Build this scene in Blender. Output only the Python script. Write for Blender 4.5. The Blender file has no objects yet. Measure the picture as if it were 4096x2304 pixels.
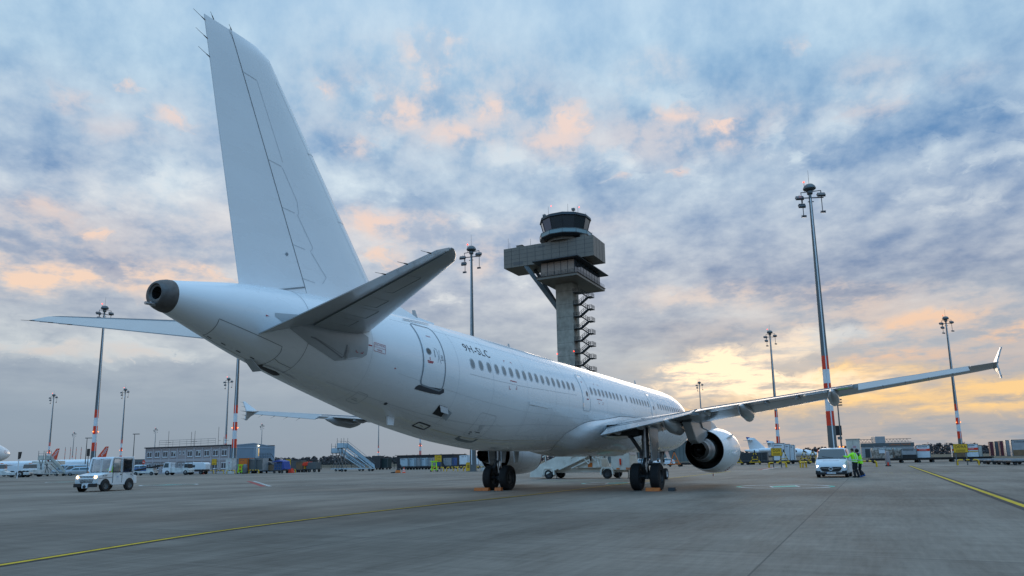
import bpy, bmesh, math, random
from math import sin, cos, pi, radians, sqrt, atan2, asin
from mathutils import Vector, Matrix
random.seed(7)
SC = bpy.context.scene
COL = SC.collection
# ------------------------------------------------------------------ camera
F_PX, CX, CY, HC = 2850.99, 2048.0, 1366.15, 1.42
RW = ((0.99984, 0.00294, -0.01752), (0.01776, -0.16525, 0.98609), (0.0, -0.98625, -0.16527))  # rows: right, up, back
cam = bpy.data.cameras.new('camera'); co = bpy.data.objects.new('camera', cam); COL.objects.link(co)
cam.sensor_width = 36; cam.lens = 36 * F_PX / 4096; cam.shift_y = (CY - 1152) / 4096
cam.clip_start = 0.1; cam.clip_end = 9000
co.matrix_world = Matrix(((RW[0][0], RW[1][0], RW[2][0], 0), (RW[0][1], RW[1][1], RW[2][1], 0), (RW[0][2], RW[1][2], RW[2][2], HC), (0, 0, 0, 1)))
SC.camera = co

def ray(u, v):
    a, b = (u - CX) / F_PX, -(v - CY) / F_PX
    return Vector([RW[0][i] * a + RW[1][i] * b - RW[2][i] for i in range(3)])
def at(u, Y, v=1850):            # plan position seen in image column u at distance Y
    d = ray(u, v); return d.x / d.y * Y, Y
def zat(u, v, Y):                # height of an image point at distance Y
    d = ray(u, v); return HC + d.z / d.y * Y

# ------------------------------------------------------------------ mesh helpers
def lin(c):
    return tuple((x / 12.92 if x <= .04045 else ((x + .055) / 1.055) ** 2.4) for x in [k / 255. for k in c])
class MB:
    def __init__(s): s.v = []; s.f = []; s.m = []; s.cur = 0; s.T = None
    def add(s, vs, fs, m=None):
        n = len(s.v); m = s.cur if m is None else m
        for p in vs:
            p = Vector(p); s.v.append(s.T @ p if s.T is not None else p)
        for f in fs: s.f.append([i + n for i in f]); s.m.append(m)
        return s
    def box(s, c, d, rz=0, m=None, top=1.0, topy=None, R=None):
        topy = top if topy is None else topy
        x, y, z = [k / 2. for k in d]; M_ = R or Matrix.Rotation(rz, 3, 'Z'); c = Vector(c)
        vs = [c + M_ @ Vector((sx * x * (top if sz > 0 else 1), sy * y * (topy if sz > 0 else 1), sz * z)) for sz in (-1, 1) for sy in (-1, 1) for sx in (-1, 1)]
        return s.add(vs, [(0, 2, 3, 1), (4, 5, 7, 6), (0, 1, 5, 4), (2, 6, 7, 3), (0, 4, 6, 2), (1, 3, 7, 5)], m)
    def bar(s, a, b, w, h=None, m=None):
        a, b = Vector(a), Vector(b); d = b - a; h = h or w
        q = d.to_track_quat('X', 'Z').to_matrix()
        return s.box((a + b) / 2, (d.length, w, h), R=q, m=m)
    def cyl(s, a, b, r0, r1=None, n=16, caps=True, m=None):
        a, b = Vector(a), Vector(b); r1 = r0 if r1 is None else r1
        q = (b - a).to_track_quat('Z', 'Y').to_matrix(); vs = []
        for p, r in ((a, r0), (b, r1)):
            for i in range(n):
                t = 2 * pi * i / n; vs.append(p + q @ Vector((r * cos(t), r * sin(t), 0)))
        fs = [(i, (i + 1) % n, n + (i + 1) % n, n + i) for i in range(n)]
        if caps: fs += [tuple(range(n))[::-1], tuple(range(n, 2 * n))]
        return s.add(vs, fs, m)
    def tube(s, pts, r, n=8, m=None):
        pts = [Vector(p) for p in pts]; rings = []; up = Vector((0, 0, 1))
        for i, p in enumerate(pts):
            d = (pts[min(i + 1, len(pts) - 1)] - pts[max(i - 1, 0)]).normalized()
            x = d.cross(up)
            if x.length < .05: x = d.cross(Vector((1, 0, 0)))
            x.normalize(); y = x.cross(d)
            rr = r[i] if isinstance(r, (list, tuple)) else r
            rings.append([p + x * rr * cos(2 * pi * k / n) + y * rr * sin(2 * pi * k / n) for k in range(n)])
        return s.loft(rings, m=m)
    def loft(s, rings, m=None, cap0=True, cap1=True, closed=True):
        n = len(rings[0]); vs = [p for r in rings for p in r]; fs = []
        for i in range(len(rings) - 1):
            for k in range(n if closed else n - 1):
                k2 = (k + 1) % n; fs.append((i * n + k, i * n + k2, (i + 1) * n + k2, (i + 1) * n + k))
        if cap0 and closed: fs.append(tuple(range(n))[::-1])
        if cap1 and closed: fs.append(tuple(range((len(rings) - 1) * n, len(rings) * n)))
        return s.add(vs, fs, m)
    def lathe(s, prof, o=(0, 0, 0), ax='Z', n=24, m=None, cap0=False, cap1=False, a0=0, wob=None):
        rings = []; o = Vector(o)
        for (r, h) in prof:
            ring = []
            for i in range(n):
                t = a0 + 2 * pi * i / n; c_, s_ = r * cos(t), r * sin(t)
                hh = h + (wob(i, r, h) if wob else 0)
                ring.append(o + Vector({'Z': (c_, s_, hh), 'X': (hh, c_, s_), 'Y': (s_, hh, c_)}[ax]))
            rings.append(ring)
        return s.loft(rings, m, cap0, cap1)
    def prism(s, poly, lo, hi, ax='Y', m=None):        # polygon in the two other axes, extruded lo..hi
        f = {'Y': lambda a, b, h: (a, h, b), 'X': lambda a, b, h: (h, a, b), 'Z': lambda a, b, h: (a, b, h)}[ax]
        n = len(poly); vs = [f(a, b, lo) for a, b in poly] + [f(a, b, hi) for a, b in poly]
        fs = [(i, (i + 1) % n, n + (i + 1) % n, n + i) for i in range(n)] + [tuple(range(n))[::-1], tuple(range(n, 2 * n))]
        return s.add(vs, fs, m)
    def quad(s, a, b, c, d, m=None): return s.add([a, b, c, d], [(0, 1, 2, 3)], m)
    def build(s, name, mats, parent=None, smooth=None, bev=0, loc=None, rz=0, recalc=True):
        me = bpy.data.meshes.new(name); me.from_pydata([tuple(p) for p in s.v], [], s.f)
        mats = mats if isinstance(mats, (list, tuple)) else [mats]
        for k in mats: me.materials.append(k)
        me.polygons.foreach_set('material_index', s.m)
        if recalc:
            b = bmesh.new(); b.from_mesh(me); bmesh.ops.recalc_face_normals(b, faces=b.faces); b.to_mesh(me); b.free()
        if smooth is not None:
            me.polygons.foreach_set('use_smooth', [True] * len(me.polygons))
            if smooth < 180: me.set_sharp_from_angle(angle=radians(smooth))
        me.update()
        o = bpy.data.objects.new(name, me); COL.objects.link(o)
        if parent: o.parent = parent
        if loc is not None: o.location = loc
        o.rotation_euler.z = rz
        if bev:
            md = o.modifiers.new('edge', 'BEVEL'); md.width = bev; md.segments = 2; md.limit_method = 'ANGLE'; md.angle_limit = radians(40); md.harden_normals = False
        return o
def tag(o, label, cat, group=None):
    o['label'] = label; o['category'] = cat
    if group: o['group'] = group
    return o
def thing(name, label, cat, loc=(0, 0, 0), rz=0, group=None):
    o = bpy.data.objects.new(name, None); COL.objects.link(o); o.location = loc; o.rotation_euler.z = rz
    o.empty_display_size = .2
    return tag(o, label, cat, group)
def kids(o): return [c for c in bpy.data.objects if c.parent == o]
def copy_tree(o, loc=None, rz=None, label=None, parent=None, scale=None):
    c = o.copy(); COL.objects.link(c)
    if parent is not None: c.parent = parent
    for ch in kids(o): copy_tree(ch, parent=c)
    if loc is not None: c.location = loc
    if rz is not None: c.rotation_euler.z = rz
    if label: c['label'] = label
    if scale: c.scale = scale
    return c
def struct(o): o['kind'] = 'structure'; return o
def stuff(o): o['kind'] = 'stuff'; return o

# ------------------------------------------------------------------ materials
def nt(m): m.use_nodes = True; t = m.node_tree; return t, t.nodes['Principled BSDF']
def mat(name, c, rough=.5, metal=0, var=0, vs=2.0, bump=0, bs=30, coat=0, emit=None, es=1, spec=None, stretch=(1, 1, 1), trans=0, rv=0, alpha=1, c2=None, thr=(.35, .7)):
    m = bpy.data.materials.new(name); t, b = nt(m); c = lin(c) if max(c) > 1 else c
    b.inputs['Base Color'].default_value = (*c, 1); b.inputs['Roughness'].default_value = rough; b.inputs['Metallic'].default_value = metal
    if coat: b.inputs['Coat Weight'].default_value = coat; b.inputs['Coat Roughness'].default_value = .08
    if spec is not None: b.inputs['Specular IOR Level'].default_value = spec
    if trans: b.inputs['Transmission Weight'].default_value = trans
    if emit: b.inputs['Emission Color'].default_value = (*(lin(emit) if max(emit) > 1 else emit), 1); b.inputs['Emission Strength'].default_value = es
    if var or bump or rv:
        tc = t.nodes.new('ShaderNodeTexCoord'); mp = t.nodes.new('ShaderNodeMapping'); mp.inputs['Scale'].default_value = stretch
        t.links.new(tc.outputs['Object'], mp.inputs['Vector'])
        n = t.nodes.new('ShaderNodeTexNoise'); n.inputs['Scale'].default_value = vs; n.inputs['Detail'].default_value = 6; n.inputs['Roughness'].default_value = .6
        t.links.new(mp.outputs[0], n.inputs['Vector'])
        if var:
            r = t.nodes.new('ShaderNodeMapRange'); r.inputs['From Min'].default_value = thr[0]; r.inputs['From Max'].default_value = thr[1]
            t.links.new(n.outputs['Fac'], r.inputs['Value'])
            x = t.nodes.new('ShaderNodeMix'); x.data_type = 'RGBA'
            d = (lin(c2) if max(c2) > 1 else c2) if c2 else tuple(k * (1 - var) for k in c)
            x.inputs[6].default_value = (*d, 1); x.inputs[7].default_value = (*c, 1)
            t.links.new(r.outputs[0], x.inputs[0]); t.links.new(x.outputs[2], b.inputs['Base Color'])
        if rv:
            r2 = t.nodes.new('ShaderNodeMapRange'); r2.inputs['To Min'].default_value = rough - rv; r2.inputs['To Max'].default_value = rough + rv
            t.links.new(n.outputs['Fac'], r2.inputs['Value']); t.links.new(r2.outputs[0], b.inputs['Roughness'])
        if bump:
            n2 = t.nodes.new('ShaderNodeTexNoise'); n2.inputs['Scale'].default_value = bs; n2.inputs['Detail'].default_value = 4
            t.links.new(mp.outputs[0], n2.inputs['Vector'])
            bp = t.nodes.new('ShaderNodeBump'); bp.inputs['Strength'].default_value = bump; bp.inputs['Distance'].default_value = .01
            t.links.new(n2.outputs['Fac'], bp.inputs['Height']); t.links.new(bp.outputs[0], b.inputs['Normal'])
    return m
M = {}
M['air_white'] = mat('aircraft_white_paint', (.80, .81, .82), .28, coat=.6, var=.055, vs=1.3, rv=.07, stretch=(.35, 1, 1), bump=.012, bs=1.6)
M['air_grey'] = mat('aircraft_grey_paint', (.40, .42, .43), .35, coat=.3, var=.1, vs=3)
M['air_wing'] = mat('wing_grey_paint', (.35, .36, .365), .28, coat=.5, var=.1, vs=2)
M['panel_line'] = mat('panel_gap', (.22, .23, .24), .7)
M['panel_soft'] = mat('panel_gap_soft', (.50, .52, .54), .6)
M['door_line'] = mat('door_edge_grey', (.22, .25, .28), .5)
M['black'] = mat('black_plastic', (.012, .012, .013), .5)
M['soot'] = mat('sooty_metal', (.03, .029, .028), .55, .5, var=.4, vs=6)
M['exh'] = mat('exhaust_metal', (.30, .27, .24), .38, .9, var=.4, vs=5, stretch=(1, 4, 4))
M['apu'] = mat('exhaust_muffler_metal', (.14, .125, .118), .5, .4, var=.35, vs=9)
M['steel'] = mat('brushed_steel', (.45, .45, .46), .32, .9, var=.25, vs=9)
M['chrome'] = mat('polished_metal', (.75, .75, .76), .12, 1)
M['rubber'] = mat('tyre_rubber', (.016, .016, .017), .8, var=.3, vs=12)
M['glass'] = mat('dark_glass', (.02, .03, .035), .06, spec=.8)
M['cabin_glass'] = mat('cabin_window_glass', (.145, .18, .195), .12, spec=.7)
M['win_rim'] = mat('window_rim', (.50, .53, .55), .4)
M['ink'] = mat('dark_grey_lettering', (.05, .055, .065), .6)
M['red_ink'] = mat('red_lettering', (.40, .02, .035), .6)
M['red'] = mat('signal_red_paint', (.80, .045, .010), .5, var=.15, vs=1.5)
M['white'] = mat('white_paint', (.74, .75, .76), .45, var=.12, vs=1.5)
M['dirty_white'] = mat('dirty_white_paint', (.66, .66, .63), .5, var=.45, vs=1.6, thr=(.28, .6))
M['cream'] = mat('cream_paint', (.62, .58, .50), .5, var=.35, vs=1.2, thr=(.3, .62))
M['galv'] = mat('galvanised_steel', (.135, .15, .155), .45, .35, var=.2, vs=.6)
M['galv_dark'] = mat('weathered_steel', (.06, .065, .07), .5, .3, var=.3, vs=4)
M['yellow'] = mat('yellow_paint', (.72, .42, .012), .45, var=.15, vs=3)
M['sign_yellow'] = mat('sign_yellow_sheet', (.74, .42, .015), .5)
M['orange'] = mat('orange_paint', (.72, .17, .012), .5, var=.3, vs=6)
M['concrete'] = mat('tower_concrete', (.44, .385, .315), .85, var=.5, vs=.55, bump=.2, bs=6, stretch=(1, 1, .8), thr=(.3, .65))
M['clad'] = mat('grey_metal_cladding', (.20, .168, .138), .45, .3, var=.12, vs=.5)
M['clad_dark'] = mat('dark_steel_cladding', (.03, .034, .04), .45, .3)
M['tower_glass'] = mat('tinted_tower_glass', (.02, .026, .034), .04, spec=1)
M['lime'] = mat('fluorescent_fabric', (.30, .85, .02), .7, emit=(.30, .85, .02), es=.06)  # faint glow added to the cloth colour, though the cloth is no lamp
M['lime_paint'] = mat('fluorescent_paint', (.42, .8, .02), .5)
M['reflect'] = mat('reflective_tape', (.6, .6, .58), .4)
M['cloth_black'] = mat('black_workwear', (.012, .012, .014), .9)
M['skin'] = mat('skin', (.42, .24, .17), .6)
M['hair'] = mat('dark_hair', (.02, .015, .012), .8)
M['blue'] = mat('blue_tarpaulin', (.02, .06, .28), .5, var=.3, vs=2)
M['lamp_warm'] = mat('headlamp_warm', (1, .85, .5), .3, emit=(1, .62, .22), es=9)
M['lamp_white'] = mat('headlamp_white', (1, .95, .85), .3, emit=(1, .86, .6), es=7)
M['lamp_red'] = mat('obstruction_lamp_red', (.8, .03, .01), .3, emit=(1, .05, .015), es=5)
M['lamp_orange'] = mat('obstruction_lamp_orange', (.9, .2, .02), .3, emit=(1, .22, .03), es=5)
M['floodglass'] = mat('floodlight_glass', (.06, .07, .08), .2)
M['foil'] = mat('pallet_foil', (.42, .38, .33), .3, .5, var=.6, vs=3, bump=.8, bs=4, thr=(.4, .6))
M['uld'] = mat('container_aluminium', (.42, .44, .46), .4, .5, var=.25, vs=2)
M['uld_blue'] = mat('container_blue', (.03, .10, .28), .5)

M['uld_light'] = mat('container_pale_blue', (.46, .55, .60), .5, var=.2)
M['wood'] = mat('cardboard_brown', (.23, .14, .075), .8, var=.3, vs=2)
M['dkgreen'] = mat('dark_green_box', (.012, .03, .03), .6)
M['maroon'] = mat('maroon_strip', (.13, .02, .03), .6)
M['easy'] = mat('bright_orange_red_livery', (.70, .06, .01), .35, coat=.3)

# ------------------------------------------------------------------ world: sunset sky with broken cloud
SUN_AZ, SUN_EL = radians(13.5), radians(6.0)
def comb(a, b, nd, L):
    n = nd('ShaderNodeCombineXYZ'); L.new(a, n.inputs[0]); L.new(b, n.inputs[1]); return n.outputs[0]
def make_world():
    w = bpy.data.worlds.new('World'); SC.world = w; w.use_nodes = True; t = w.node_tree; N, L = t.nodes, t.links
    N.clear()
    def nd(k, **kw):
        n = N.new(k)
        for a, b in kw.items(): setattr(n, a, b)
        return n
    def mth(op, a, b=None, c=None, clamp=False):
        n = nd('ShaderNodeMath', operation=op, use_clamp=clamp)
        for i, x in enumerate((a, b, c)):
            if x is None: continue
            if isinstance(x, (int, float)): n.inputs[i].default_value = x
            else: L.new(x, n.inputs[i])
        return n.outputs[0]
    def vm(op, a, b=None, c=None, out=0):
        n = nd('ShaderNodeVectorMath', operation=op)
        for i, x in enumerate((a, b, c)):
            if x is None: continue
            if isinstance(x, tuple): n.inputs[i].default_value = x
            else: L.new(x, n.inputs[i])
        return n.outputs[out]
    def mr(v, a, b, c=0., d=1., kind='SMOOTHSTEP'):
        n = nd('ShaderNodeMapRange', interpolation_type=kind); L.new(v, n.inputs[0])
        for i, x in enumerate((a, b, c, d)): n.inputs[i + 1].default_value = x
        return n.outputs[0]
    def mix(f, a, b):
        n = nd('ShaderNodeMix', data_type='RGBA')
        if isinstance(f, float): n.inputs[0].default_value = f
        else: L.new(f, n.inputs[0])
        for i, x in ((6, a), (7, b)):
            if isinstance(x, tuple): n.inputs[i].default_value = (*x, 1)
            else: L.new(x, n.inputs[i])
        return n.outputs[2]
    def ramp(v, stops):
        n = nd('ShaderNodeValToRGB'); L.new(v, n.inputs[0]); e = n.color_ramp.elements
        while len(e) < len(stops): e.new(.5)
        for q, (p, c) in zip(e, stops): q.position = p; q.color = (*lin(c), 1)
        return n.outputs[0]
    def noise(v, s, det=5, ro=.55):
        n = nd('ShaderNodeTexNoise'); L.new(v, n.inputs['Vector']); n.inputs['Scale'].default_value = s; n.inputs['Detail'].default_value = det; n.inputs['Roughness'].default_value = ro
        return n
    tc = nd('ShaderNodeTexCoord'); D = vm('NORMALIZE', tc.outputs['Generated'])
    sp = nd('ShaderNodeSeparateXYZ'); L.new(D, sp.inputs[0]); X, Y, Z = sp.outputs
    el = mth('ARCSINE', Z); az = mth('ARCTAN2', X, Y)
    zz = mth('ADD', mth('MAXIMUM', Z, 0.), .24)
    P = nd('ShaderNodeCombineXYZ'); L.new(mth('DIVIDE', X, zz), P.inputs[0]); L.new(mth('DIVIDE', Y, zz), P.inputs[1])
    P = P.outputs[0]
    def n2d(v, s, det, ro=.55, off=0.):
        n = noise(v, s, det, ro); n.noise_dimensions = '2D'; n.inputs['Lacunarity'].default_value = 2.1
        return n
    Q = comb(mth('MULTIPLY', az, 1.0), mth('DIVIDE', -.76, mth('ADD', mth('MAXIMUM', el, -.05), .33)), nd, L)      # flatter cells towards the horizon
    n0 = n2d(Q, 3.6, 2, .5).outputs['Fac']; n1 = n2d(vm('ADD', Q, (5.1, 2.2, 0)), 9.5, 6, .54).outputs['Fac']; n2 = n2d(vm('ADD', Q, (1.3, 7.7, 0)), 27, 4, .58).outputs['Fac']
    n3 = n2d(vm('MULTIPLY', comb(az, el, nd, L), (1, 5.5, 0)), 11, 5, .6).outputs['Fac']
    A = nd('ShaderNodeCombineXYZ'); L.new(az, A.inputs[0]); L.new(el, A.inputs[1]); A = A.outputs[0]
    wn2 = n2d(vm('MULTIPLY', A, (1, 1.6, 1)), 10, 3, .6)
    A = vm('MULTIPLY_ADD', vm('SUBTRACT', wn2.outputs['Color'], (.5, .5, .5)), (.075, .042, 0), A)
    w3 = mth('SUBTRACT', n2d(vm('MULTIPLY', A, (1, 1.9, 1)), 55, 3, .65).outputs['Fac'], .5)
    A = vm('MULTIPLY_ADD', comb(w3, mth('MULTIPLY', w3, w3), nd, L), (.040, .10, 0), A)
    elf = mth('DIVIDE', el, radians(60), clamp=True)
    damp = mr(el, radians(0), radians(13), .12, 1.)         # less contrast near the horizon
    nn = mth('MULTIPLY', mth('ADD', mth('MULTIPLY', mth('SUBTRACT', n0, .5), .7), mth('ADD', mth('MULTIPLY', mth('SUBTRACT', n1, .5), 1.42), mth('MULTIPLY', mth('SUBTRACT', n2, .5), .66))), damp)
    dark = ramp(elf, [(0, (138, 154, 170)), (.05, (136, 153, 171)), (.14, (133, 149, 172)), (.22, (126, 147, 180)), (.30, (110, 144, 187)), (.40, (102, 148, 195)), (.52, (126, 172, 213)), (.62, (150, 191, 228)), (.85, (172, 204, 232))])
    lite = ramp(elf, [(0, (148, 162, 177)), (.06, (160, 175, 189)), (.13, (204, 212, 217)), (.22, (234, 236, 236)), (.33, (222, 234, 242)), (.45, (200, 226, 243)), (.6, (192, 219, 241)), (.8, (190, 218, 244))])
    wcol = ramp(elf, [(0, (203, 188, 176)), (.07, (214, 190, 170)), (.1, (238, 196, 164)), (.2, (250, 218, 194)), (.35, (240, 216, 208)), (.55, (246, 224, 214))])
    wmod = mr(mth('ADD', n1, mth('MULTIPLY', mth('SUBTRACT', n2, .5), .7)), .30, .62, .15, 1.0); omod = mr(n3, .28, .62, .35, 1.15); hmod = mr(n3, .34, .60, .12, 1.25)
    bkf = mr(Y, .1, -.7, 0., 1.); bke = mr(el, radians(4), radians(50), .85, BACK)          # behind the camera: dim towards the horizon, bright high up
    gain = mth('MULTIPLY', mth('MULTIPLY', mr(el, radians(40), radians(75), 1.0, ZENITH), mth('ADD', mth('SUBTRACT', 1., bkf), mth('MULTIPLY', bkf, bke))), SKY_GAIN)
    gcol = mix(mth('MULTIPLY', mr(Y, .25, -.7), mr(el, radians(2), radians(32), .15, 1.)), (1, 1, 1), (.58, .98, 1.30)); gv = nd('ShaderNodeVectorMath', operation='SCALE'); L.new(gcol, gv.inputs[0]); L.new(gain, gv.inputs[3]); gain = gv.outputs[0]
    SH = dict(A=(A, 'NodeSocketVector'), nn=(nn, 'NodeSocketFloat'), dark=(dark, 'NodeSocketColor'), lite=(lite, 'NodeSocketColor'), wcol=(wcol, 'NodeSocketColor'),
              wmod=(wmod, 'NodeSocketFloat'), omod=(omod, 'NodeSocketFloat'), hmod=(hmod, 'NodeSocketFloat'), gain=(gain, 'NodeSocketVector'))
    def compose(tile):
        g = bpy.data.node_groups.new('sky_patch', 'ShaderNodeTree')
        for k, (_, ty) in SH.items(): g.interface.new_socket(k, in_out='INPUT', socket_type=ty)
        g.interface.new_socket('sky', in_out='OUTPUT', socket_type='NodeSocketShader')
        GN, GL = g.nodes, g.links; gi = GN.new('NodeGroupInput'); go_ = GN.new('NodeGroupOutput'); I = gi.outputs
        def gm(op, a, b, clamp=False):
            n = GN.new('ShaderNodeMath'); n.operation = op; n.use_clamp = clamp
            for q, x in enumerate((a, b)):
                if isinstance(x, (int, float)): n.inputs[q].default_value = x
                else: GL.new(x, n.inputs[q])
            return n.outputs[0]
        def gr(v, a, b, c, d, kind):
            n = GN.new('ShaderNodeMapRange'); n.interpolation_type = kind; GL.new(v, n.inputs[0])
            for q, x in enumerate((a, b, c, d)): n.inputs[q + 1].default_value = x
            return n.outputs[0]
        def gx(f, a, b):
            n = GN.new('ShaderNodeMix'); n.data_type = 'RGBA'; GL.new(f, n.inputs[0])
            for q, x in ((6, a), (7, b)):
                if isinstance(x, tuple): n.inputs[q].default_value = (*x, 1)
                else: GL.new(x, n.inputs[q])
            return n.outputs[2]
        def blobs(lst):
            acc = None
            for (u, v, su, sv, amp) in lst:
                d = ray(u, v).normalized(); a0, e0 = atan2(d.x, d.y), asin(d.z)
                ra, re = su * 2.0 / F_PX, sv * 2.0 / F_PX
                if a0 + ra + .03 < tile[0] or a0 - ra - .03 > tile[1] or e0 + re + .025 < tile[2] or e0 - re - .025 > tile[3]: continue
                a = GN.new('ShaderNodeVectorMath'); a.operation = 'MULTIPLY_ADD'; GL.new(I['A'], a.inputs[0]); a.inputs[1].default_value = (1 / ra, 1 / re, 0); a.inputs[2].default_value = (-a0 / ra, -e0 / re, 0)
                b = GN.new('ShaderNodeVectorMath'); b.operation = 'LENGTH'; GL.new(a.outputs[0], b.inputs[0])
                q = gr(b.outputs['Value'], 1., 0., 0., amp, 'SMOOTHSTEP'); acc = q if acc is None else gm('ADD', acc, q)
            return acc
        b = [blobs(x) if tile else None for x in (SKY_LIGHT, SKY_WARM, SKY_ORANGE, SKY_HOT)]
        tt = gm('ADD', I['nn'], SKY_BASE)
        if b[0] is not None: tt = gm('ADD', tt, b[0])
        c = gx(gr(tt, -.28, 1.08, 0., 1., 'LINEAR'), I['dark'], I['lite'])
        if b[1] is not None: c = gx(gm('MULTIPLY', b[1], I['wmod'], True), c, I['wcol'])
        if b[2] is not None: c = gx(gm('MULTIPLY', b[2], I['omod'], True), c, (1.0, .66, .31))
        if b[3] is not None: c = gx(gm('MULTIPLY', b[3], I['hmod'], True), c, (1.2, .95, .68))
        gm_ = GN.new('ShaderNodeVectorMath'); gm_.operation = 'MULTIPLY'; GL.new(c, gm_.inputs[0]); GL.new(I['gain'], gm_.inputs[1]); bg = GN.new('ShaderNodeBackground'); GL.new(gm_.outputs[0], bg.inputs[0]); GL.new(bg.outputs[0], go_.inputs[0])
        n = nd('ShaderNodeGroup'); n.node_tree = g
        for k, (x, _) in SH.items(): L.new(x, n.inputs[k])
        return n.outputs[0]
    def msh(f, a, b):
        n = nd('ShaderNodeMixShader'); L.new(f, n.inputs[0]); L.new(a, n.inputs[1]); L.new(b, n.inputs[2]); return n.outputs[0]
    azs = [-.80, -.46, -.22, 0., .20, .42, .80]; els = [-.05, .17, .34, .80]   # the sky in front is worked out patch by patch
    cols = []
    for i in range(6):
        q = [compose((azs[i], azs[i + 1], els[k], els[k + 1])) for k in range(3)]
        cols.append(msh(mth('GREATER_THAN', el, els[1]), q[0], msh(mth('GREATER_THAN', el, els[2]), q[1], q[2])))
    def tree(a, b):
        if b - a == 1: return cols[a]
        m_ = (a + b) // 2; return msh(mth('GREATER_THAN', az, azs[m_]), tree(a, m_), tree(m_, b))
    front = tree(0, 6)
    inside = mth('MULTIPLY', mth('LESS_THAN', mth('ABSOLUTE', az), .80), mth('LESS_THAN', mth('ABSOLUTE', mth('SUBTRACT', el, .36)), .44))
    cloud = msh(inside, compose(None), front)
    sky = nd('ShaderNodeTexSky', sky_type='NISHITA', sun_disc=False, sun_elevation=SUN_EL, sun_rotation=SUN_AZ)
    b2 = nd('ShaderNodeBackground'); L.new(sky.outputs[0], b2.inputs[0]); b2.inputs[1].default_value = .05
    fin = nd('ShaderNodeMixShader'); fin.inputs[0].default_value = .95; L.new(b2.outputs[0], fin.inputs[1]); L.new(cloud, fin.inputs[2])   # the clear sky shows faintly through the cloud
    out = nd('ShaderNodeOutputWorld'); L.new(fin.outputs[0], out.inputs[0])
    w.cycles.sampling_method = 'MANUAL'; w.cycles.sample_map_resolution = 256
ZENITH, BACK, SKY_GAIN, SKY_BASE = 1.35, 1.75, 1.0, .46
# broken cloud: where the sky is lighter (+) or darker (-) than its surroundings: column, row of the photo, half-widths, amount
SKY_LIGHT = [(576,748,150,55,.35),(715,708,110,45,.35),(60,690,90,50,.35),(430,820,80,35,.3),(1309,688,130,50,.4),(1434,781,90,35,.4),(1527,735,110,22,.35),
 (2004,616,120,50,.4),(1905,880,50,25,.4),(1534,563,60,40,.35),(1474,377,30,45,.3),(2419,331,180,60,.35),(2670,397,120,40,.5),(2432,662,60,45,.5),(2366,596,90,50,.35),
 (2068,622,70,25,.3),(2207,669,50,30,.4),(2770,669,40,40,.4),(2545,708,45,18,.35),(3516,371,70,35,.3),(3370,364,70,40,.3),(3112,543,50,45,.5),(3204,616,32,28,.55),
 (3330,490,75,30,.35),(3780,589,85,28,.55),(4012,622,95,30,.6),(4006,417,40,18,.4),(3681,755,60,25,.4),(3926,795,65,30,.45),(3761,828,40,18,.4),(3257,735,70,40,.35),
 (596,1417,110,20,.6),(152,1384,130,28,.6),(516,1384,130,30,.45),(291,1430,80,14,.5),(761,1423,70,20,.5),(26,1324,90,45,.5),(1818,1191,45,26,.6),(2096,1105,60,32,.5),
 (3400,1324,120,26,.75),(3240,1364,80,28,.8),(600,100,700,180,.25),(2000,60,900,120,.3),(3300,60,600,90,.3),
 (1673,795,190,60,-0.273),(1740,410,90,50,-0.273),(1342,570,90,45,-0.234),(1421,285,110,50,-0.195),(2697,93,95,50,-0.273),(2400,126,150,55,-0.172),(2955,265,170,75,-0.234),(2200,371,140,50,-0.234),
 (2644,662,120,45,-0.195),(2710,861,220,60,-0.234),(3635,530,180,75,-0.273),(3900,477,160,70,-0.273),(3867,689,180,45,-0.273),(3370,649,110,60,-0.234),(3700,900,450,120,-0.234),(3650,560,600,350,-0.140),
 (130,1000,260,45,-0.172),(463,1013,210,40,-0.172),(200,1225,260,38,-0.156),(200,1476,620,42,-0.195),(1685,1211,150,70,-0.273),(2460,1240,220,120,-0.312),(2963,1080,330,70,-0.273),(2665,1350,220,60,-0.312),
 (2930,1330,190,40,-0.273),(3660,1120,420,90,-0.312),(3432,1642,90,20,-0.234),(120,850,200,40,-0.156),(300,640,160,50,-0.195),(900,720,60,40,-0.078),(560,930,260,40,-0.156),(850,560,160,50,-0.156),(250,480,200,40,-0.094),
 (3763,1569,140,22,-0.390),(4060,1572,70,13,-0.390),(1900,1330,250,110,-0.156),(2250,980,260,90,-0.195)]
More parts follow.
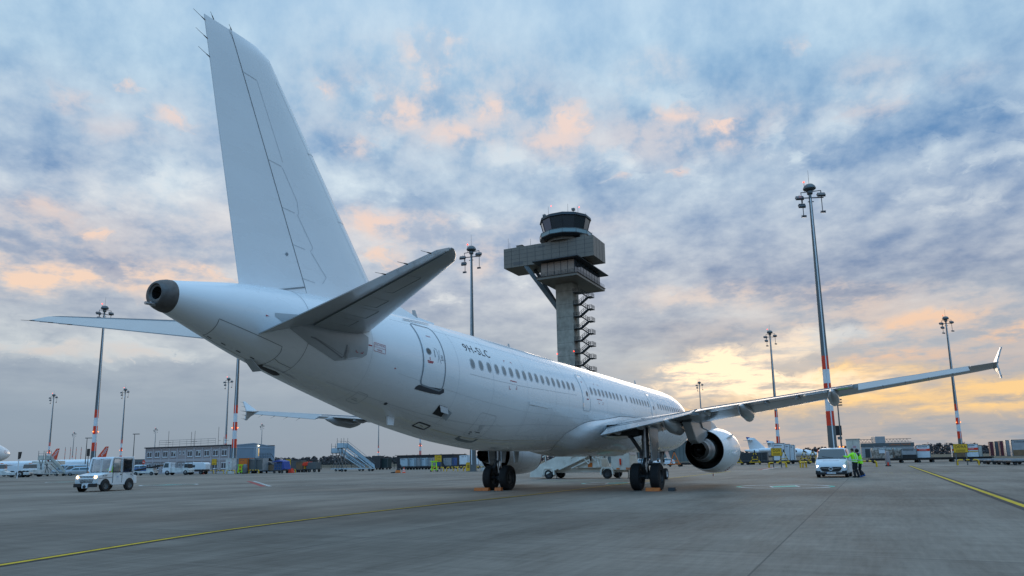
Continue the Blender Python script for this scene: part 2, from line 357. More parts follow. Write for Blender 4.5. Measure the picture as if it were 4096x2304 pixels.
SKY_WARM = [(1700,330,420,170,0.17),(1850,480,700,160,0.14),(2350,520,600,110,0.14),(2800,560,450,90,0.14),(600,470,500,120,0.10),(400,1000,600,110,0.17),(1600,960,500,90,0.17),(530,351,38,14,0.69),(715,477,65,20,0.73),(298,390,55,28,0.39),(463,530,95,38,0.30),(350,933,45,14,0.82),(185,830,60,28,0.43),(1805,150,55,34,0.56),(1686,192,70,60,0.45),
 (1746,245,50,45,0.82),(1593,443,85,55,0.71),(1745,344,50,24,0.60),(1944,424,62,40,0.64),(1812,530,95,40,0.60),(1355,350,55,28,0.56),(1448,586,50,28,0.56),(1686,907,170,48,0.60),(1480,907,70,45,0.52),
 (2306,463,58,40,0.75),(2227,530,80,44,0.52),(2723,450,60,26,0.69),(2876,536,66,38,0.43),(2922,500,56,16,0.69),(2617,258,120,50,0.26),(2710,675,34,14,0.69),(2445,718,36,12,0.60),
 (3509,278,120,55,0.26),(3482,430,65,32,0.39),(3158,205,40,26,0.43),(3867,305,90,32,0.17),(245,1086,140,44,0.86),(53,1106,100,48,0.77),(543,1112,150,46,0.82),(834,1079,50,22,0.77),(760,1110,90,42,0.39),
 (1520,1026,60,24,0.86),(1937,1032,80,55,0.43),(2818,1178,200,34,0.43),(3096,1191,170,38,0.43),(3262,1165,70,34,0.34),(4028,1304,80,20,0.77),(3704,1271,100,20,0.69),(3432,1191,140,34,0.39),(3564,1423,140,24,0.52),
 (3800,1400,420,150,0.39),(700,820,400,110,0.15),(100,900,220,70,0.21),(1300,900,300,60,0.26),(2700,540,500,60,0.17),(596,1417,110,16,0.26),(152,1384,130,22,0.30),(3330,1300,420,60,0.30),(3500,1790,800,110,0.53),(2300,900,200,60,0.17)]
SKY_HOT = [(2870,1496,170,44,.95),(2818,1462,110,55,.8),(2750,1480,60,34,.7),(2975,1440,130,34,.75),(3150,1530,230,36,.8),(2930,1580,160,26,.7),(3162,1377,110,38,.45),(2850,1420,60,30,.6),
 (3080,1490,200,36,.6),(3300,1560,200,24,.5),(2930,1539,70,14,-.9),(3096,1456,90,22,-.5),(3240,1450,150,26,-.5)]
SKY_ORANGE = [(3465,1496,230,24,.75),(3366,1477,60,16,.7),(3750,1595,430,40,.75),(3929,1540,290,34,.75),(4000,1630,250,26,.3),(2960,1490,330,100,.22),(3300,1590,420,36,.4),(2750,1665,130,14,.5),(3763,1569,140,22,-.75),(4060,1572,70,13,-.6),(3432,1650,100,18,-.3)]
make_world()
sun = bpy.data.lights.new('sun', 'SUN'); sun.energy = .5; sun.angle = radians(25); sun.color = (1, .80, .60)
so = bpy.data.objects.new('sun', sun); COL.objects.link(so)
so.rotation_euler = Vector((-sin(SUN_AZ) * cos(SUN_EL), -cos(SUN_AZ) * cos(SUN_EL), -sin(SUN_EL))).to_track_quat('-Z', 'Y').to_euler()
vs = SC.view_settings; SC.display_settings.display_device = 'sRGB'; vs.view_transform = 'Standard'; vs.look = 'None'; vs.exposure = 0; vs.gamma = 1
SC.cycles.max_bounces = 6; SC.cycles.diffuse_bounces = 3; SC.cycles.glossy_bounces = 3; SC.cycles.transmission_bounces = 4
SC.cycles.sample_clamp_indirect = 4; SC.cycles.caustics_reflective = False; SC.cycles.caustics_refractive = False
SC.cycles.use_denoising = True
# ------------------------------------------------------------------ ground
AX = radians(-116.42)            # stand axis: +x of the aircraft (nose to tail) in plan
ux, uy = Vector((cos(AX), sin(AX), 0)), Vector((-sin(AX), cos(AX), 0))     # aft, starboard
NOSE = Vector((12.418, 54.368, 0))
def AC(s, y, z=0): return NOSE + ux * s + uy * y + Vector((0, 0, z))
def apron_mat():
    m = bpy.data.materials.new('apron_concrete'); t, b = nt(m); N, L = t.nodes, t.links
    def nd(k, **kw):
        n = N.new(k)
        for a, c in kw.items(): setattr(n, a, c)
        return n
    tc = nd('ShaderNodeTexCoord'); mp = nd('ShaderNodeMapping'); L.new(tc.outputs['Object'], mp.inputs[0])
    P = mp.outputs[0]
    def noise(vec, s, det=4, ro=.55):
        n = nd('ShaderNodeTexNoise'); L.new(vec, n.inputs['Vector']); n.inputs['Scale'].default_value = s; n.inputs['Detail'].default_value = det; n.inputs['Roughness'].default_value = ro; return n.outputs['Fac']
    def mapv(sc):
        q = nd('ShaderNodeMapping'); q.inputs['Scale'].default_value = sc; L.new(P, q.inputs[0]); return q.outputs[0]
    def mth(op, a, b_=None, c=None, clamp=False):
        n = nd('ShaderNodeMath', operation=op, use_clamp=clamp)
        for i, x in enumerate((a, b_, c)):
            if x is None: continue
            if isinstance(x, (int, float)): n.inputs[i].default_value = x
            else: L.new(x, n.inputs[i])
        return n.outputs[0]
    big = noise(mapv((.05, .09, 1)), 1.0, 4)                      # broad patches of wear
    mid = noise(mapv((.09, .55, 1)), 1.3, 6, .6)                  # drag marks across the slabs
    fine = noise(mapv((.6, 4.5, 1)), 2.0, 4, .6)                  # broom finish
    grit = noise(P, 55, 3, .6)
    lng = noise(mapv((3.2, .22, 1)), 2.0, 5, .62)                # long scrape marks along the stand axis
    pat = noise(mapv((.30, .30, 1)), 1.0, 6, .65)
    sep = nd('ShaderNodeSeparateXYZ'); L.new(P, sep.inputs[0])
    slab = nd('ShaderNodeTexWhiteNoise', noise_dimensions='2D'); fl = nd('ShaderNodeVectorMath', operation='FLOOR')
    q = nd('ShaderNodeVectorMath', operation='MULTIPLY_ADD'); L.new(P, q.inputs[0]); q.inputs[1].default_value = (1 / 7.5, 1 / 7.5, 0); q.inputs[2].default_value = (.31, .455, 0)
    L.new(q.outputs[0], fl.inputs[0]); L.new(fl.outputs[0], slab.inputs[0])
    fr = nd('ShaderNodeVectorMath', operation='FRACTION'); L.new(q.outputs[0], fr.inputs[0]); s2 = nd('ShaderNodeSeparateXYZ'); L.new(fr.outputs[0], s2.inputs[0])
    def joint(o, w):
        a = mth('ABSOLUTE', mth('SUBTRACT', o, .5)); return mth('GREATER_THAN', a, .5 - w)
    jx = joint(s2.outputs[0], .0026); jy = joint(s2.outputs[1], .0019)
    v = mth('ADD', mth('MULTIPLY', big, .42), mth('MULTIPLY', mid, .40))
    v = mth('ADD', v, mth('MULTIPLY', fine, .20)); v = mth('ADD', v, mth('MULTIPLY', grit, .14)); v = mth('ADD', v, mth('MULTIPLY', slab.outputs[0], .08)); v = mth('ADD', v, mth('MULTIPLY', mth('SUBTRACT', lng, .5), .22)); v = mth('ADD', v, mth('MULTIPLY', mth('SUBTRACT', pat, .5), .28))
    r = nd('ShaderNodeValToRGB'); L.new(v, r.inputs[0]); e = r.color_ramp.elements
    e[0].position = .44; e[0].color = (.068, .056, .044, 1); e[1].position = .74; e[1].color = (.252, .212, .172, 1)
    # small dark oil spots
    sp = noise(mapv((.35, .35, 1)), 1.0, 5, .7); spm = nd('ShaderNodeMapRange'); L.new(sp, spm.inputs[0]); spm.inputs[1].default_value = .66; spm.inputs[2].default_value = .74; spm.inputs[3].default_value = 0; spm.inputs[4].default_value = .35
    x = nd('ShaderNodeMix', data_type='RGBA'); L.new(spm.outputs[0], x.inputs[0]); L.new(r.outputs[0], x.inputs[6]); x.inputs[7].default_value = (.05, .048, .046, 1)
    y = nd('ShaderNodeMix', data_type='RGBA'); L.new(mth('MULTIPLY', mth('MAXIMUM', mth('MULTIPLY', jx, .6), mth('MULTIPLY', jy, .75)), .8), y.inputs[0]); L.new(x.outputs[2], y.inputs[6]); y.inputs[7].default_value = (.03, .03, .032, 1)
    L.new(y.outputs[2], b.inputs['Base Color'])
    rg = nd('ShaderNodeMapRange'); L.new(mid, rg.inputs[0]); rg.inputs[1].default_value = .3; rg.inputs[2].default_value = .7; rg.inputs[3].default_value = .72; rg.inputs[4].default_value = .88; b.inputs['Specular IOR Level'].default_value = .3; L.new(rg.outputs[0], b.inputs['Roughness'])
    bp = nd('ShaderNodeBump'); bp.inputs['Strength'].default_value = .35; bp.inputs['Distance'].default_value = .01; L.new(mth('ADD', mth('MULTIPLY', grit, .5), fine), bp.inputs['Height']); L.new(bp.outputs[0], b.inputs['Normal'])
    return m
g = MB(); g.quad((-4500, -900, 0), (4500, -900, 0), (4500, 5200, 0), (-4500, 5200, 0))
go = g.build('ground', apron_mat(), loc=NOSE, rz=AX); struct(go)
M['field'] = mat('dry_grass_field', (.075, .07, .04), .95, var=.4, vs=.05)
def gsheet(name, pts, z, m, kind=struct):
    b = MB(); b.add([(p[0], p[1], z) for p in pts], [tuple(range(len(pts)))]); return kind(b.build(name, m))
def strip(name, pts, w, z, m):
    b = MB(); pts = [Vector((p[0], p[1], z)) for p in pts]; vs = []
    for i, p in enumerate(pts):
        d = (pts[min(i + 1, len(pts) - 1)] - pts[max(i - 1, 0)]).normalized(); n = Vector((-d.y, d.x, 0)); vs += [p + n * w / 2, p - n * w / 2]
    b.add(vs, [(2 * i, 2 * i + 1, 2 * i + 3, 2 * i + 2) for i in range(len(pts) - 1)]); return struct(b.build(name, m))
def smooth_pts(pts, n=12):
    P = [Vector((p[0], p[1])) for p in pts]; out = []
    for i in range(len(P) - 1):
        p0, p1, p2, p3 = P[max(i - 1, 0)], P[i], P[i + 1], P[min(i + 2, len(P) - 1)]
        for k in range(n):
            t = k / n; out.append(.5 * ((2 * p1) + (p2 - p0) * t + (2 * p0 - 5 * p1 + 4 * p2 - p3) * t * t + (3 * p1 - p0 - 3 * p2 + p3) * t ** 3))
    return out + [P[-1]]
M['mk_yellow'] = mat('yellow_road_paint', (.62, .41, .015), .6, spec=.12, var=.4, vs=2.5, thr=(.32, .5))
M['mk_dark'] = mat('dark_line_border', (.055, .055, .056), .7, spec=.12, var=.3, vs=2)
M['mk_white'] = mat('white_road_paint', (.62, .63, .62), .6, spec=.12, var=.35, vs=2.5, thr=(.3, .5))
M['mk_red'] = mat('red_road_paint', (.40, .05, .05), .6, spec=.12, var=.4, vs=2.5)
M['mk_green'] = mat('green_road_paint', (.03, .42, .33), .6, spec=.12, var=.3, vs=2.5)
M['mk_faint'] = mat('worn_yellow_paint', (.30, .25, .09), .6, spec=.12, var=.6, vs=3, thr=(.4, .6))
lead = smooth_pts([(-9.6, 2.0), (-8.9, 6.5), (-7.8, 11.1), (-6.2, 17.3), (-3.0, 24.2), (.1, 29.6), (3.3, 35.9), (7.8, 45.1), (13.2, 56.0), (22, 73.6)])
strip('taxi_line_border', lead, .36, .004, M['mk_dark']); strip('taxi_line', lead, .15, .008, M['mk_yellow'])
rl = [(47.8, 87.6), (5.2, 2.9)]
strip('taxi_line_border', rl, .52, .004, M['mk_dark']); strip('taxi_line', rl, .18, .008, M['mk_yellow'])
def circle_mark(x, y, r=2.2, ang=AX):
    b = MB(); n = 72
    for k in range(n):
        t0, t1 = 2 * pi * k / n, 2 * pi * (k + 1) / n
        col = 1 if (k // 9) % 4 == 3 else 0
        b.quad((x + r * cos(t0), y + r * sin(t0), .004), (x + r * cos(t1), y + r * sin(t1), .004), (x + (r - .2) * cos(t1), y + (r - .2) * sin(t1), .004), (x + (r - .2) * cos(t0), y + (r - .2) * sin(t0), .004), m=col)
    struct(b.build('circle_marking', [M['mk_white'], M['mk_green']]))
    b = MB()
    for z, w, d, m in ((.004, 1.5, 1.6, 0), (.008, 1.3, 1.4, 1)):
        c = [(-w / 2, -d / 2), (w / 2, -d / 2), (w / 2, d / 2), (-w / 2, d / 2)]
        b.add([(x + p * cos(.25) * -1 - q * sin(.25) * -1, y + p * sin(-.25) + q * cos(.25), z) for p, q in c], [(0, 1, 2, 3)], m)
    struct(b.build('rectangle_marking', [M['mk_white'], M['mk_green']]))
circle_mark(12.8, 34.5); circle_mark(6.2, 43.6); circle_mark(-27.9, 58.6); circle_mark(-49.6, 80, 1.9)
# stand boundary lines: red with white dashes beside
def dashes(a, b_, w, m, z=.006, on=1.5, off=1.5):
    a, b_ = Vector((*a, 0)), Vector((*b_, 0)); L = (b_ - a).length; d = (b_ - a).normalized(); k = 0; B = MB(); n = Vector((-d.y, d.x, 0)) * w / 2
    while k < L:
        p, q = a + d * k, a + d * min(k + on, L); B.quad(p + n, p - n, q - n, q + n); k += on + off
    for i in range(len(B.v)): B.v[i].z = z
    return struct(B.build('dashed_marking', m))
strip('red_marking', [(-24.6, 67.0), (-17.2, 49.8)], .34, .004, M['mk_red']); dashes((-24.1, 67.1), (-16.8, 49.9), .25, M['mk_white'], on=1.1, off=.9)
strip('white_marking', [(-23.8, 67.6), (-10, 70), (24, 76)], .13, .004, M['mk_white']); strip('white_marking', [(-16.4, 49.8), (-2, 54), (8, 57)], .1, .004, M['mk_white'])
strip('red_marking', [(26.2, 77.9), (34.4, 95.7)], .3, .004, M['mk_red']); strip('white_marking', [(26.6, 77.7), (34.8, 95.5)], .18, .008, M['mk_white'])
def rowline(y0, x0, x1, m, w=.12, z=.004):    # line along the row of stands
    strip('line_marking', [(x0, y0 - x0 * .5), (x1, y0 - x1 * .5)], w, z, m)
rowline(116, -75, 60, M['mk_white'], .2); rowline(104, -60, 12, M['mk_white'], .14); dashes((-60, 112), (10, 77), .14, M['mk_red'], on=3, off=2); rowline(101, 4, 34, M['mk_red'], .14)
dashes((-46, 88), (-10, 70), .12, M['mk_white'], on=3, off=3)
B = MB()
random.seed(3)
for (x, y, k) in ((29.0, 58.6, 13), (26.9, 53.6, 16)):
    for i in range(k):
        c = Vector((x, y, .004)) + (-uy if True else ux) * (i * -.42)
        if random.random() < .8: 
            a = ux * random.uniform(.25, .5); d = uy * random.uniform(.1, .17); B.quad(c - a - d, c - a + d, c + a + d, c + a - d)
struct(B.build('text_marking', M['mk_faint']))
for dy in (0, 2.2): strip('faint_marking', [(33 - dy, 60 - dy * 2), (52 - dy, 50.4 - dy * 2)], .12, .004, M['mk_faint'])
strip('faint_marking', [(2.0, 50.5), (7.4, 47.6)], .5, .004, M['mk_faint']); strip('faint_marking', [(8, 60), (26, 75)], .12, .004, M['mk_faint']); strip('faint_marking', [(-46, 66), (-30, 66.5), (-24, 64)], .16, .004, M['mk_faint'])
gsheet('field', [(-2500, 1500), (-330, 420), (-60, 285), (60, 225), (110, 190), (1200, -350), (4400, -300), (4400, 5000), (-4400, 5000)], .02, M['field'])
# ------------------------------------------------------------------ airliner (local frame: x = metres aft of the nose, y = starboard, z = up)
KS = [0, .12, .4, 1, 2, 3, 4, 5, 6, 7.5, 27, 30, 33, 36, 39, 42, 44.28]
KT = [3.3, 3.56, 3.84, 4.2, 4.72, 5.27, 5.62, 5.82, 5.91, 5.95, 5.95, 5.97, 5.965, 5.95, 5.90, 5.71, 5.34]
KB = [3.3, 3.04, 2.78, 2.47, 2.18, 2.01, 1.91, 1.855, 1.825, 1.81, 1.81, 1.81, 2.02, 2.46, 3.11, 3.89, 4.63]
KW = [0.01, .27, .54, .9, 1.32, 1.6, 1.77, 1.88, 1.94, 1.975, 1.975, 1.97, 1.93, 1.79, 1.43, .94, .37]
def hermite(k, v):
    n = len(k); h = [k[i + 1] - k[i] for i in range(n - 1)]; d = [(v[i + 1] - v[i]) / h[i] for i in range(n - 1)]; m = [0.] * n
    for i in range(1, n - 1):
        if d[i - 1] * d[i] > 0:
            a, b = 2 * h[i] + h[i - 1], h[i] + 2 * h[i - 1]; m[i] = (a + b) / (a / d[i - 1] + b / d[i])
    m[0], m[-1] = d[0], d[-1]
    def f(s):
        i = 0
        while i < n - 2 and s > k[i + 1]: i += 1
        t = min(max((s - k[i]) / h[i], 0), 1)
        return v[i] * (2 * t ** 3 - 3 * t * t + 1) + h[i] * m[i] * (t ** 3 - 2 * t * t + t) + v[i + 1] * (-2 * t ** 3 + 3 * t * t) + h[i] * m[i + 1] * (t ** 3 - t * t)
    return f
fT, fB, fW = hermite(KS, KT), hermite(KS, KB), hermite(KS, KW)
def fp(s, t, off=0.):
    a, b, w = fT(s), fB(s), fW(s); h = (a - b) / 2; t = radians(t)
    n = Vector((0, cos(t) / w, sin(t) / h)).normalized()
    return Vector((s, w * cos(t), (a + b) / 2 + h * sin(t))) + n * off
def fnorm(s, t):
    p = fp(s, t); return (fp(s, t + 1) - p).cross(fp(s + .05, t) - p).normalized()
def onfus(poly, n=3):            # refine a closed outline in (s, t)
    out = []
    for i, (a, b) in enumerate(poly):
        c, d = poly[(i + 1) % len(poly)]
        k = max(1, int(max(abs(d - b) / 4, abs(c - a) / .3)))
        out += [(a + (c - a) * j / k, b + (d - b) * j / k) for j in range(k)]
    return out
def fstrip(mb, pts, w, off=.004, closed=False, m=0):
    q = []
    n = len(pts)
    for i in range(n if closed else n - 1):
        a, b = pts[i]; c, d = pts[(i + 1) % n]; k = max(1, int(max(abs(d - b) / 3, abs(c - a) / .25)))
        q += [(a + (c - a) * j / k, b + (d - b) * j / k) for j in range(k)]
    if not closed: q.append(pts[-1])
    P = [fp(s, t, off) for s, t in q]; vs = []; N = len(P)
    for i in range(N):
        d = (P[(i + 1) % N] - P[i - 1]) if closed else (P[min(i + 1, N - 1)] - P[max(i - 1, 0)])
        nn = fnorm(*q[i]); x = nn.cross(d).normalized() * w / 2; vs += [P[i] + x, P[i] - x]
    return mb.add(vs, [(2 * i, 2 * i + 1, (2 * i + 3) % (2 * N), (2 * i + 2) % (2 * N)) for i in range(N if closed else N - 1)], m)
def ffill(mb, poly, off=.005, m=0, cuts=0):
    bm = bmesh.new(); pts = onfus(poly); vs = [bm.verts.new((a, b / 30, 0)) for a, b in pts]; f = bm.faces.new(vs)
    bmesh.ops.triangulate(bm, faces=[f], ngon_method='EAR_CLIP')
    for _ in range(6):
        e = [x for x in bm.edges if x.calc_length() > .25]
        if not e: break
        bmesh.ops.subdivide_edges(bm, edges=e, cuts=1, use_grid_fill=False); bmesh.ops.triangulate(bm, faces=[x for x in bm.faces if len(x.verts) > 3])
    bm.verts.index_update()
    mb.add([fp(v.co.x, v.co.y * 30, off) for v in bm.verts], [[v.index for v in x.verts] for x in bm.faces], m); bm.free()
    return mb
def rrect(s0, s1, t0, t1, rs, rt, n=4):
    out = []
    for (cx, cy, a) in ((s1 - rs, t1 - rt, 0), (s0 + rs, t1 - rt, 90), (s0 + rs, t0 + rt, 180), (s1 - rs, t0 + rt, 270)):
        out += [(cx + rs * cos(radians(a + 90 * k / n)), cy + rt * sin(radians(a + 90 * k / n))) for k in range(n + 1)]
    return out
def oval(s, t, a, b, n=20, e=2.5):
    f = lambda x: math.copysign(abs(x) ** (2 / e), x)
    return [(s + a * f(cos(2 * pi * k / n)), t + b * f(sin(2 * pi * k / n))) for k in range(n)]
_txt = {}
def text2d(body, size=1., spacing=1.):
    k = (body, spacing)
    if k not in _txt:
        c = bpy.data.curves.new('t', 'FONT'); c.body = body; c.space_character = spacing; c.align_x = 'CENTER'; c.align_y = 'CENTER'; c.resolution_u = 3
        o = bpy.data.objects.new('t', c); COL.objects.link(o); bpy.context.view_layer.update()
        me = bpy.data.meshes.new_from_object(o.evaluated_get(bpy.context.evaluated_depsgraph_get()))
        _txt[k] = ([(v.co.x, v.co.y) for v in me.vertices], [tuple(p.vertices) for p in me.polygons])
        bpy.data.objects.remove(o); bpy.data.curves.remove(c); bpy.data.meshes.remove(me)
    v, f = _txt[k]; return [(a * size, b * size) for a, b in v], f
def ftext(mb, body, s, t, size, m=0, off=.006, wide=1., spacing=1.):   # reads tail to nose on the starboard side
    v, f = text2d(body, size, spacing); k = 180 / pi / 1.98
    return mb.add([fp(s - a * wide, t + b * k, off) for a, b in v], f, m)
def foil(n=9, cut=1.):           # closed aerofoil outline: list of (x, half thickness, sign)
    X = [cut * (1 - cos(pi * i / n)) / 2 for i in range(n + 1)]
    th = lambda x: 5 * (.2969 * sqrt(x) - .126 * x - .3516 * x * x + .2843 * x ** 3 - .1015 * x ** 4)
    return [(x, th(x)) for x in reversed(X)] + [(x, -th(x)) for x in X[1:]]
def sect(le, te, tk, axis, cut=1., camber=0.):  # le, te 3D points; tk thickness / chord; axis = thickness direction
    le, te = Vector(le), Vector(te); c = te - le; L = c.length
    return [le + c * x + axis * (L * (t * tk + camber * 4 * x * (1 - x))) for x, t in foil(9, cut)]

def airliner_fuselage(par, mats=None):
    mb = MB(); S = [0.005, .05, .12, .25, .4, .6, .8] + [1 + .25 * i for i in range(20)] + [6.2 + .8 * i for i in range(26)] + [27 + .4 * i for i in range(42)] + [43.6, 43.9, 44.1, 44.28]
    S = sorted(set(x for x in S if x <= 44.28)); n = 96
    mb.loft([[fp(s, 360 * k / n) for k in range(n)] for s in S])
    return mb.build('fuselage', mats or M['air_white'], par, smooth=40)
PL = thing('airliner', 'large plain white twin-engine airliner seen from its tail, filling the picture', 'airliner', NOSE, AX)
fus = airliner_fuselage(PL)
# tail cone exhaust
mb = MB(); rings = []
for s, k in ((44.28, 1.005), (44.36, .985), (44.47, .90), (44.55, .80), (44.585, .72), (44.60, .64)):
    rings.append([Vector((s, .37 * k * cos(2 * pi * i / 40), 4.985 + .356 * k * sin(2 * pi * i / 40))) for i in range(40)])
def hole(s, r): return [Vector((s, .03 + r * 1.08 * cos(2 * pi * i / 40), 5.005 + r * sin(2 * pi * i / 40))) for i in range(40)]
mb.loft(rings + [hole(44.595, .19), hole(44.57, .175), hole(44.56, .138)], cap0=False, cap1=False, m=0)
mb.loft([hole(44.56, .138), hole(43.9, .138)], cap0=False, cap1=True, m=1)
mb.cyl((44.5, .02, 4.77), (44.68, .015, 4.755), .05, n=14, m=2); mb.cyl((44.68, .015, 4.755), (44.79, .01, 4.748), .034, n=12, m=2)
mb.build('tail_cone_exhaust', [M['apu'], M['black'], M['steel']], PL, smooth=35)
# registration and cabin windows
mb = MB(); ftext(mb, '9H-SLC', 33.84, 30.9, .455, wide=1.06, spacing=1.10); mb.build('registration_lettering', M['ink'], fus)
WIN = [(34.46 - .5334 * i, (13.7, 14.7, 15.2, 15.6, 16.1, 16.6, 17.1, 17.3)[i] if i < 8 else 17.5) for i in range(17)]
WIN += [(23.72 - .533 * i, 17.3) for i in range(8)] + [(19.35, 17.2), (18.52, 17.1)] + [(17.69 - .537 * i, 16.9) for i in range(7)] + [(12.32 - .555 * i, 16.6) for i in range(12)] + [(5.6, 19)]
for s, t in WIN:
    mb = MB(); ffill(mb, oval(s, t, .148, 5.6), .006, 0); ffill(mb, oval(s, t, .112, 4.5), .009, 1)
    mb.build('cabin_window', [M['win_rim'], M['cabin_glass']], fus, smooth=180)
# doors
def door(name, s0, s1, t0, t1, w=.055, win=None, mname='door_line', sill=False, rs=.14, rt=6):
    mb = MB(); o = rrect(s0, s1, t0, t1, rs, rt); ffill(mb, o, .004, 0); fstrip(mb, o, w, .009, True, 1)
    d = mb.build(name, [M['air_white'], M[mname]], PL, smooth=180)
    if win:
        mb = MB(); ffill(mb, oval(win[0], win[1], .12, 3.6, e=2), .011, 0); ffill(mb, oval(win[0], win[1], .085, 2.6, e=2), .014, 1); mb.build('door_window', [M['door_line'], M['glass']], d, smooth=180)
    return d
d4 = door('passenger_door', 36.05, 37.08, -23.5, 46.5, .048, (36.8, 12.5))
mb = MB(); ffill(mb, [(37.20, -29.8), (37.18, -26.8), (37.10, -24.3), (37.02, -25.3), (36.9, -26.0), (36.5, -25.6), (36.2, -24.6), (36.07, -22.0), (35.96, -20.4), (35.90, -23.6), (36.05, -26.8), (36.5, -28.6)], .007); mb.build('sill_plate', M['ink'], d4)
mb = MB()
fstrip(mb, [(37.24, 51), (35.76, 57)], .06, .03); mb.build('rain_gutter', M['door_line'], d4)
mb = MB(); ftext(mb, 'EXIT', 36.55, 31, .10, wide=1.1); fstrip(mb, [(36.78, 3.5), (36.78, 6.5)], .03, .008); fstrip(mb, [(36.9, 2.2), (36.62, 2.5)], .03, .008); fstrip(mb, [(36.88, .8), (36.66, 1.2)], .03, .008); mb.build('red_placard', M['red_ink'], d4)
mb = MB(); fstrip(mb, [(36.52, 8), (36.52, 16)], .035, .008); fstrip(mb, [(36.42, 3), (36.35, 9), (36.40, 17), (36.50, 18)], .015, .008); fstrip(mb, [(36.25, 3), (36.33, 9), (36.27, 17)], .015, .008)
for k in range(4): fstrip(mb, [(36.24, 11.5 - k * 1.5), (36.12, 11.6 - k * 1.5)], .02, .008)
mb.build('handle_marking', M['door_line'], d4)
d3 = door('emergency_exit_door', 24.12, 25.02, -9.3, 37.5, .03, (24.4, 12), mname='panel_soft')
mb = MB(); ftext(mb, 'EXIT', 24.6, 27, .09); fstrip(mb, [(24.55, 5), (24.3, 5.2)], .05, .008); mb.build('red_placard', M['red_ink'], d3)
d2 = door('emergency_exit_door', 13.16, 14.06, -9.3, 37.5, .03, (13.5, 12), mname='panel_soft')
# red marks and placards
mb = MB()
for s, t in ((32.11, -1.5), (31.52, .2), (23.0, 2.2), (22.4, 2.2)):
    k = 1 if s in (32.11, 23.0) else -1
    fstrip(mb, [(s, t + 3.0), (s, t), (s - k * .1, t)], .024, .006)
for s, t in ((32.09, 28.5), (31.47, 29), (23.0, 29), (22.4, 29)):
    k = 1 if s in (32.09, 23.0) else -1
    fstrip(mb, [(s, t - 2.0), (s, t), (s - k * .1, t)], .022, .006)
for s, t in ((39.66, -12.7), (39.42, -12.1)):
    k = 1 if s > 39.5 else -1; fstrip(mb, [(s, t + 2.2), (s, t), (s - k * .08, t)], .018, .012)
fstrip(mb, [(32.0, 7.2), (31.5, 7.4)], .03, .006); fstrip(mb, [(23.2, 7.4), (22.5, 7.4)], .03, .006)
o = rrect(38.62, 39.05, -5.0, 4.2, .01, .3, 1); fstrip(mb, o, .010, .006, True)
ftext(mb, 'CAUTION', 38.84, 2.2, .085); ftext(mb, 'FLIGHT RECORDERS', 38.84, -.4, .05); ftext(mb, 'HERE', 38.84, -3.0, .085); fstrip(mb, [(39.25, -.6), (39.12, -.5)], .03, .006)
ffill(mb, [(38.2, -17), (38.2, -15.4), (38.13, -16.2)], .006); ffill(mb, [(42.35, -2), (42.35, .6), (42.26, -.8)], .006)
mb.build('red_marking', M['red_ink'], fus)
# fine panel joints
mb = MB()
fstrip(mb, [(41.12, t) for t in range(-176, 181, 8)], .012, .003, True)
fstrip(mb, [(43.36, -31.4), (43.34, -46.4), (43.33, -69.2), (43.3, -93.2), (42.94, -95.2), (42.56, -92.5), (42.14, -91), (41.72, -88), (41.70, -76.1), (41.68, -57.9), (41.68, -46.2), (41.73, -37.5)], .016, .003, True)
fstrip(mb, [(41.66, -60), (41.5, -63), (41.14, -63)], .016, .003)
mb.build('tail_panel_joint', M['panel_line'], fus)
mb = MB()
fstrip(mb, [(34.7, 2.2), (30, 5.5), (25.67, 7.6)], .014, .003)
for s in (39.1, 36.0 - .7, 33.2, 30.6, 28.0, 26.6, 21.8, 19.8, 15.2, 10.4): fstrip(mb, [(s, t) for t in range(-86 if s > 26 else -8, 88, 4)], .008, .002)
for t0 in (44, -20, -58): fstrip(mb, [(s, t0) for s in range(8, 39)], .007, .002)
fstrip(mb, [(40.0, -60), (36, -52), (33, -44), (30, -33), (26.2, -30)], .012, .003)
o = rrect(38.52, 38.92, -75, -55, .06, 3); fstrip(mb, o, .02, .003, True); fstrip(mb, [(38.84, -69), (38.6, -69)], .04, .004); fstrip(mb, [(38.84, -66), (38.7, -66)], .03, .004)
o = rrect(32.5, 33.6, -61, -31, .12, 4); fstrip(mb, o, .02, .003, True)
o = rrect(28.3, 30.48, -48, -12.5, .1, 3); fstrip(mb, o, .014, .003, True)
o = rrect(24.3, 24.75, -24, -15, .04, 1); fstrip(mb, o, .014, .003, True)
for k in range(7): fstrip(mb, [(33.2 - .02 * k, -44.5 - k * 1.2), (32.85 + .05 * (k % 3), -44.5 - k * 1.2)], .022, .003)
for k in range(5): fstrip(mb, [(30.9, -73 - k * 1.1), (30.3, -73 - k * 1.1)], .02, .003)
mb.build('panel_joint', M['panel_soft'], fus)
mb = MB()
fstrip(mb, [(35.08, -67.2), (33.14, -65.0), (30.36, -55.5), (27.02, -53.5), (26, -52)], .035, .002); mb.build('faded_stripe', mat('faded_yellow_stripe', (.62, .57, .47), .5), fus)
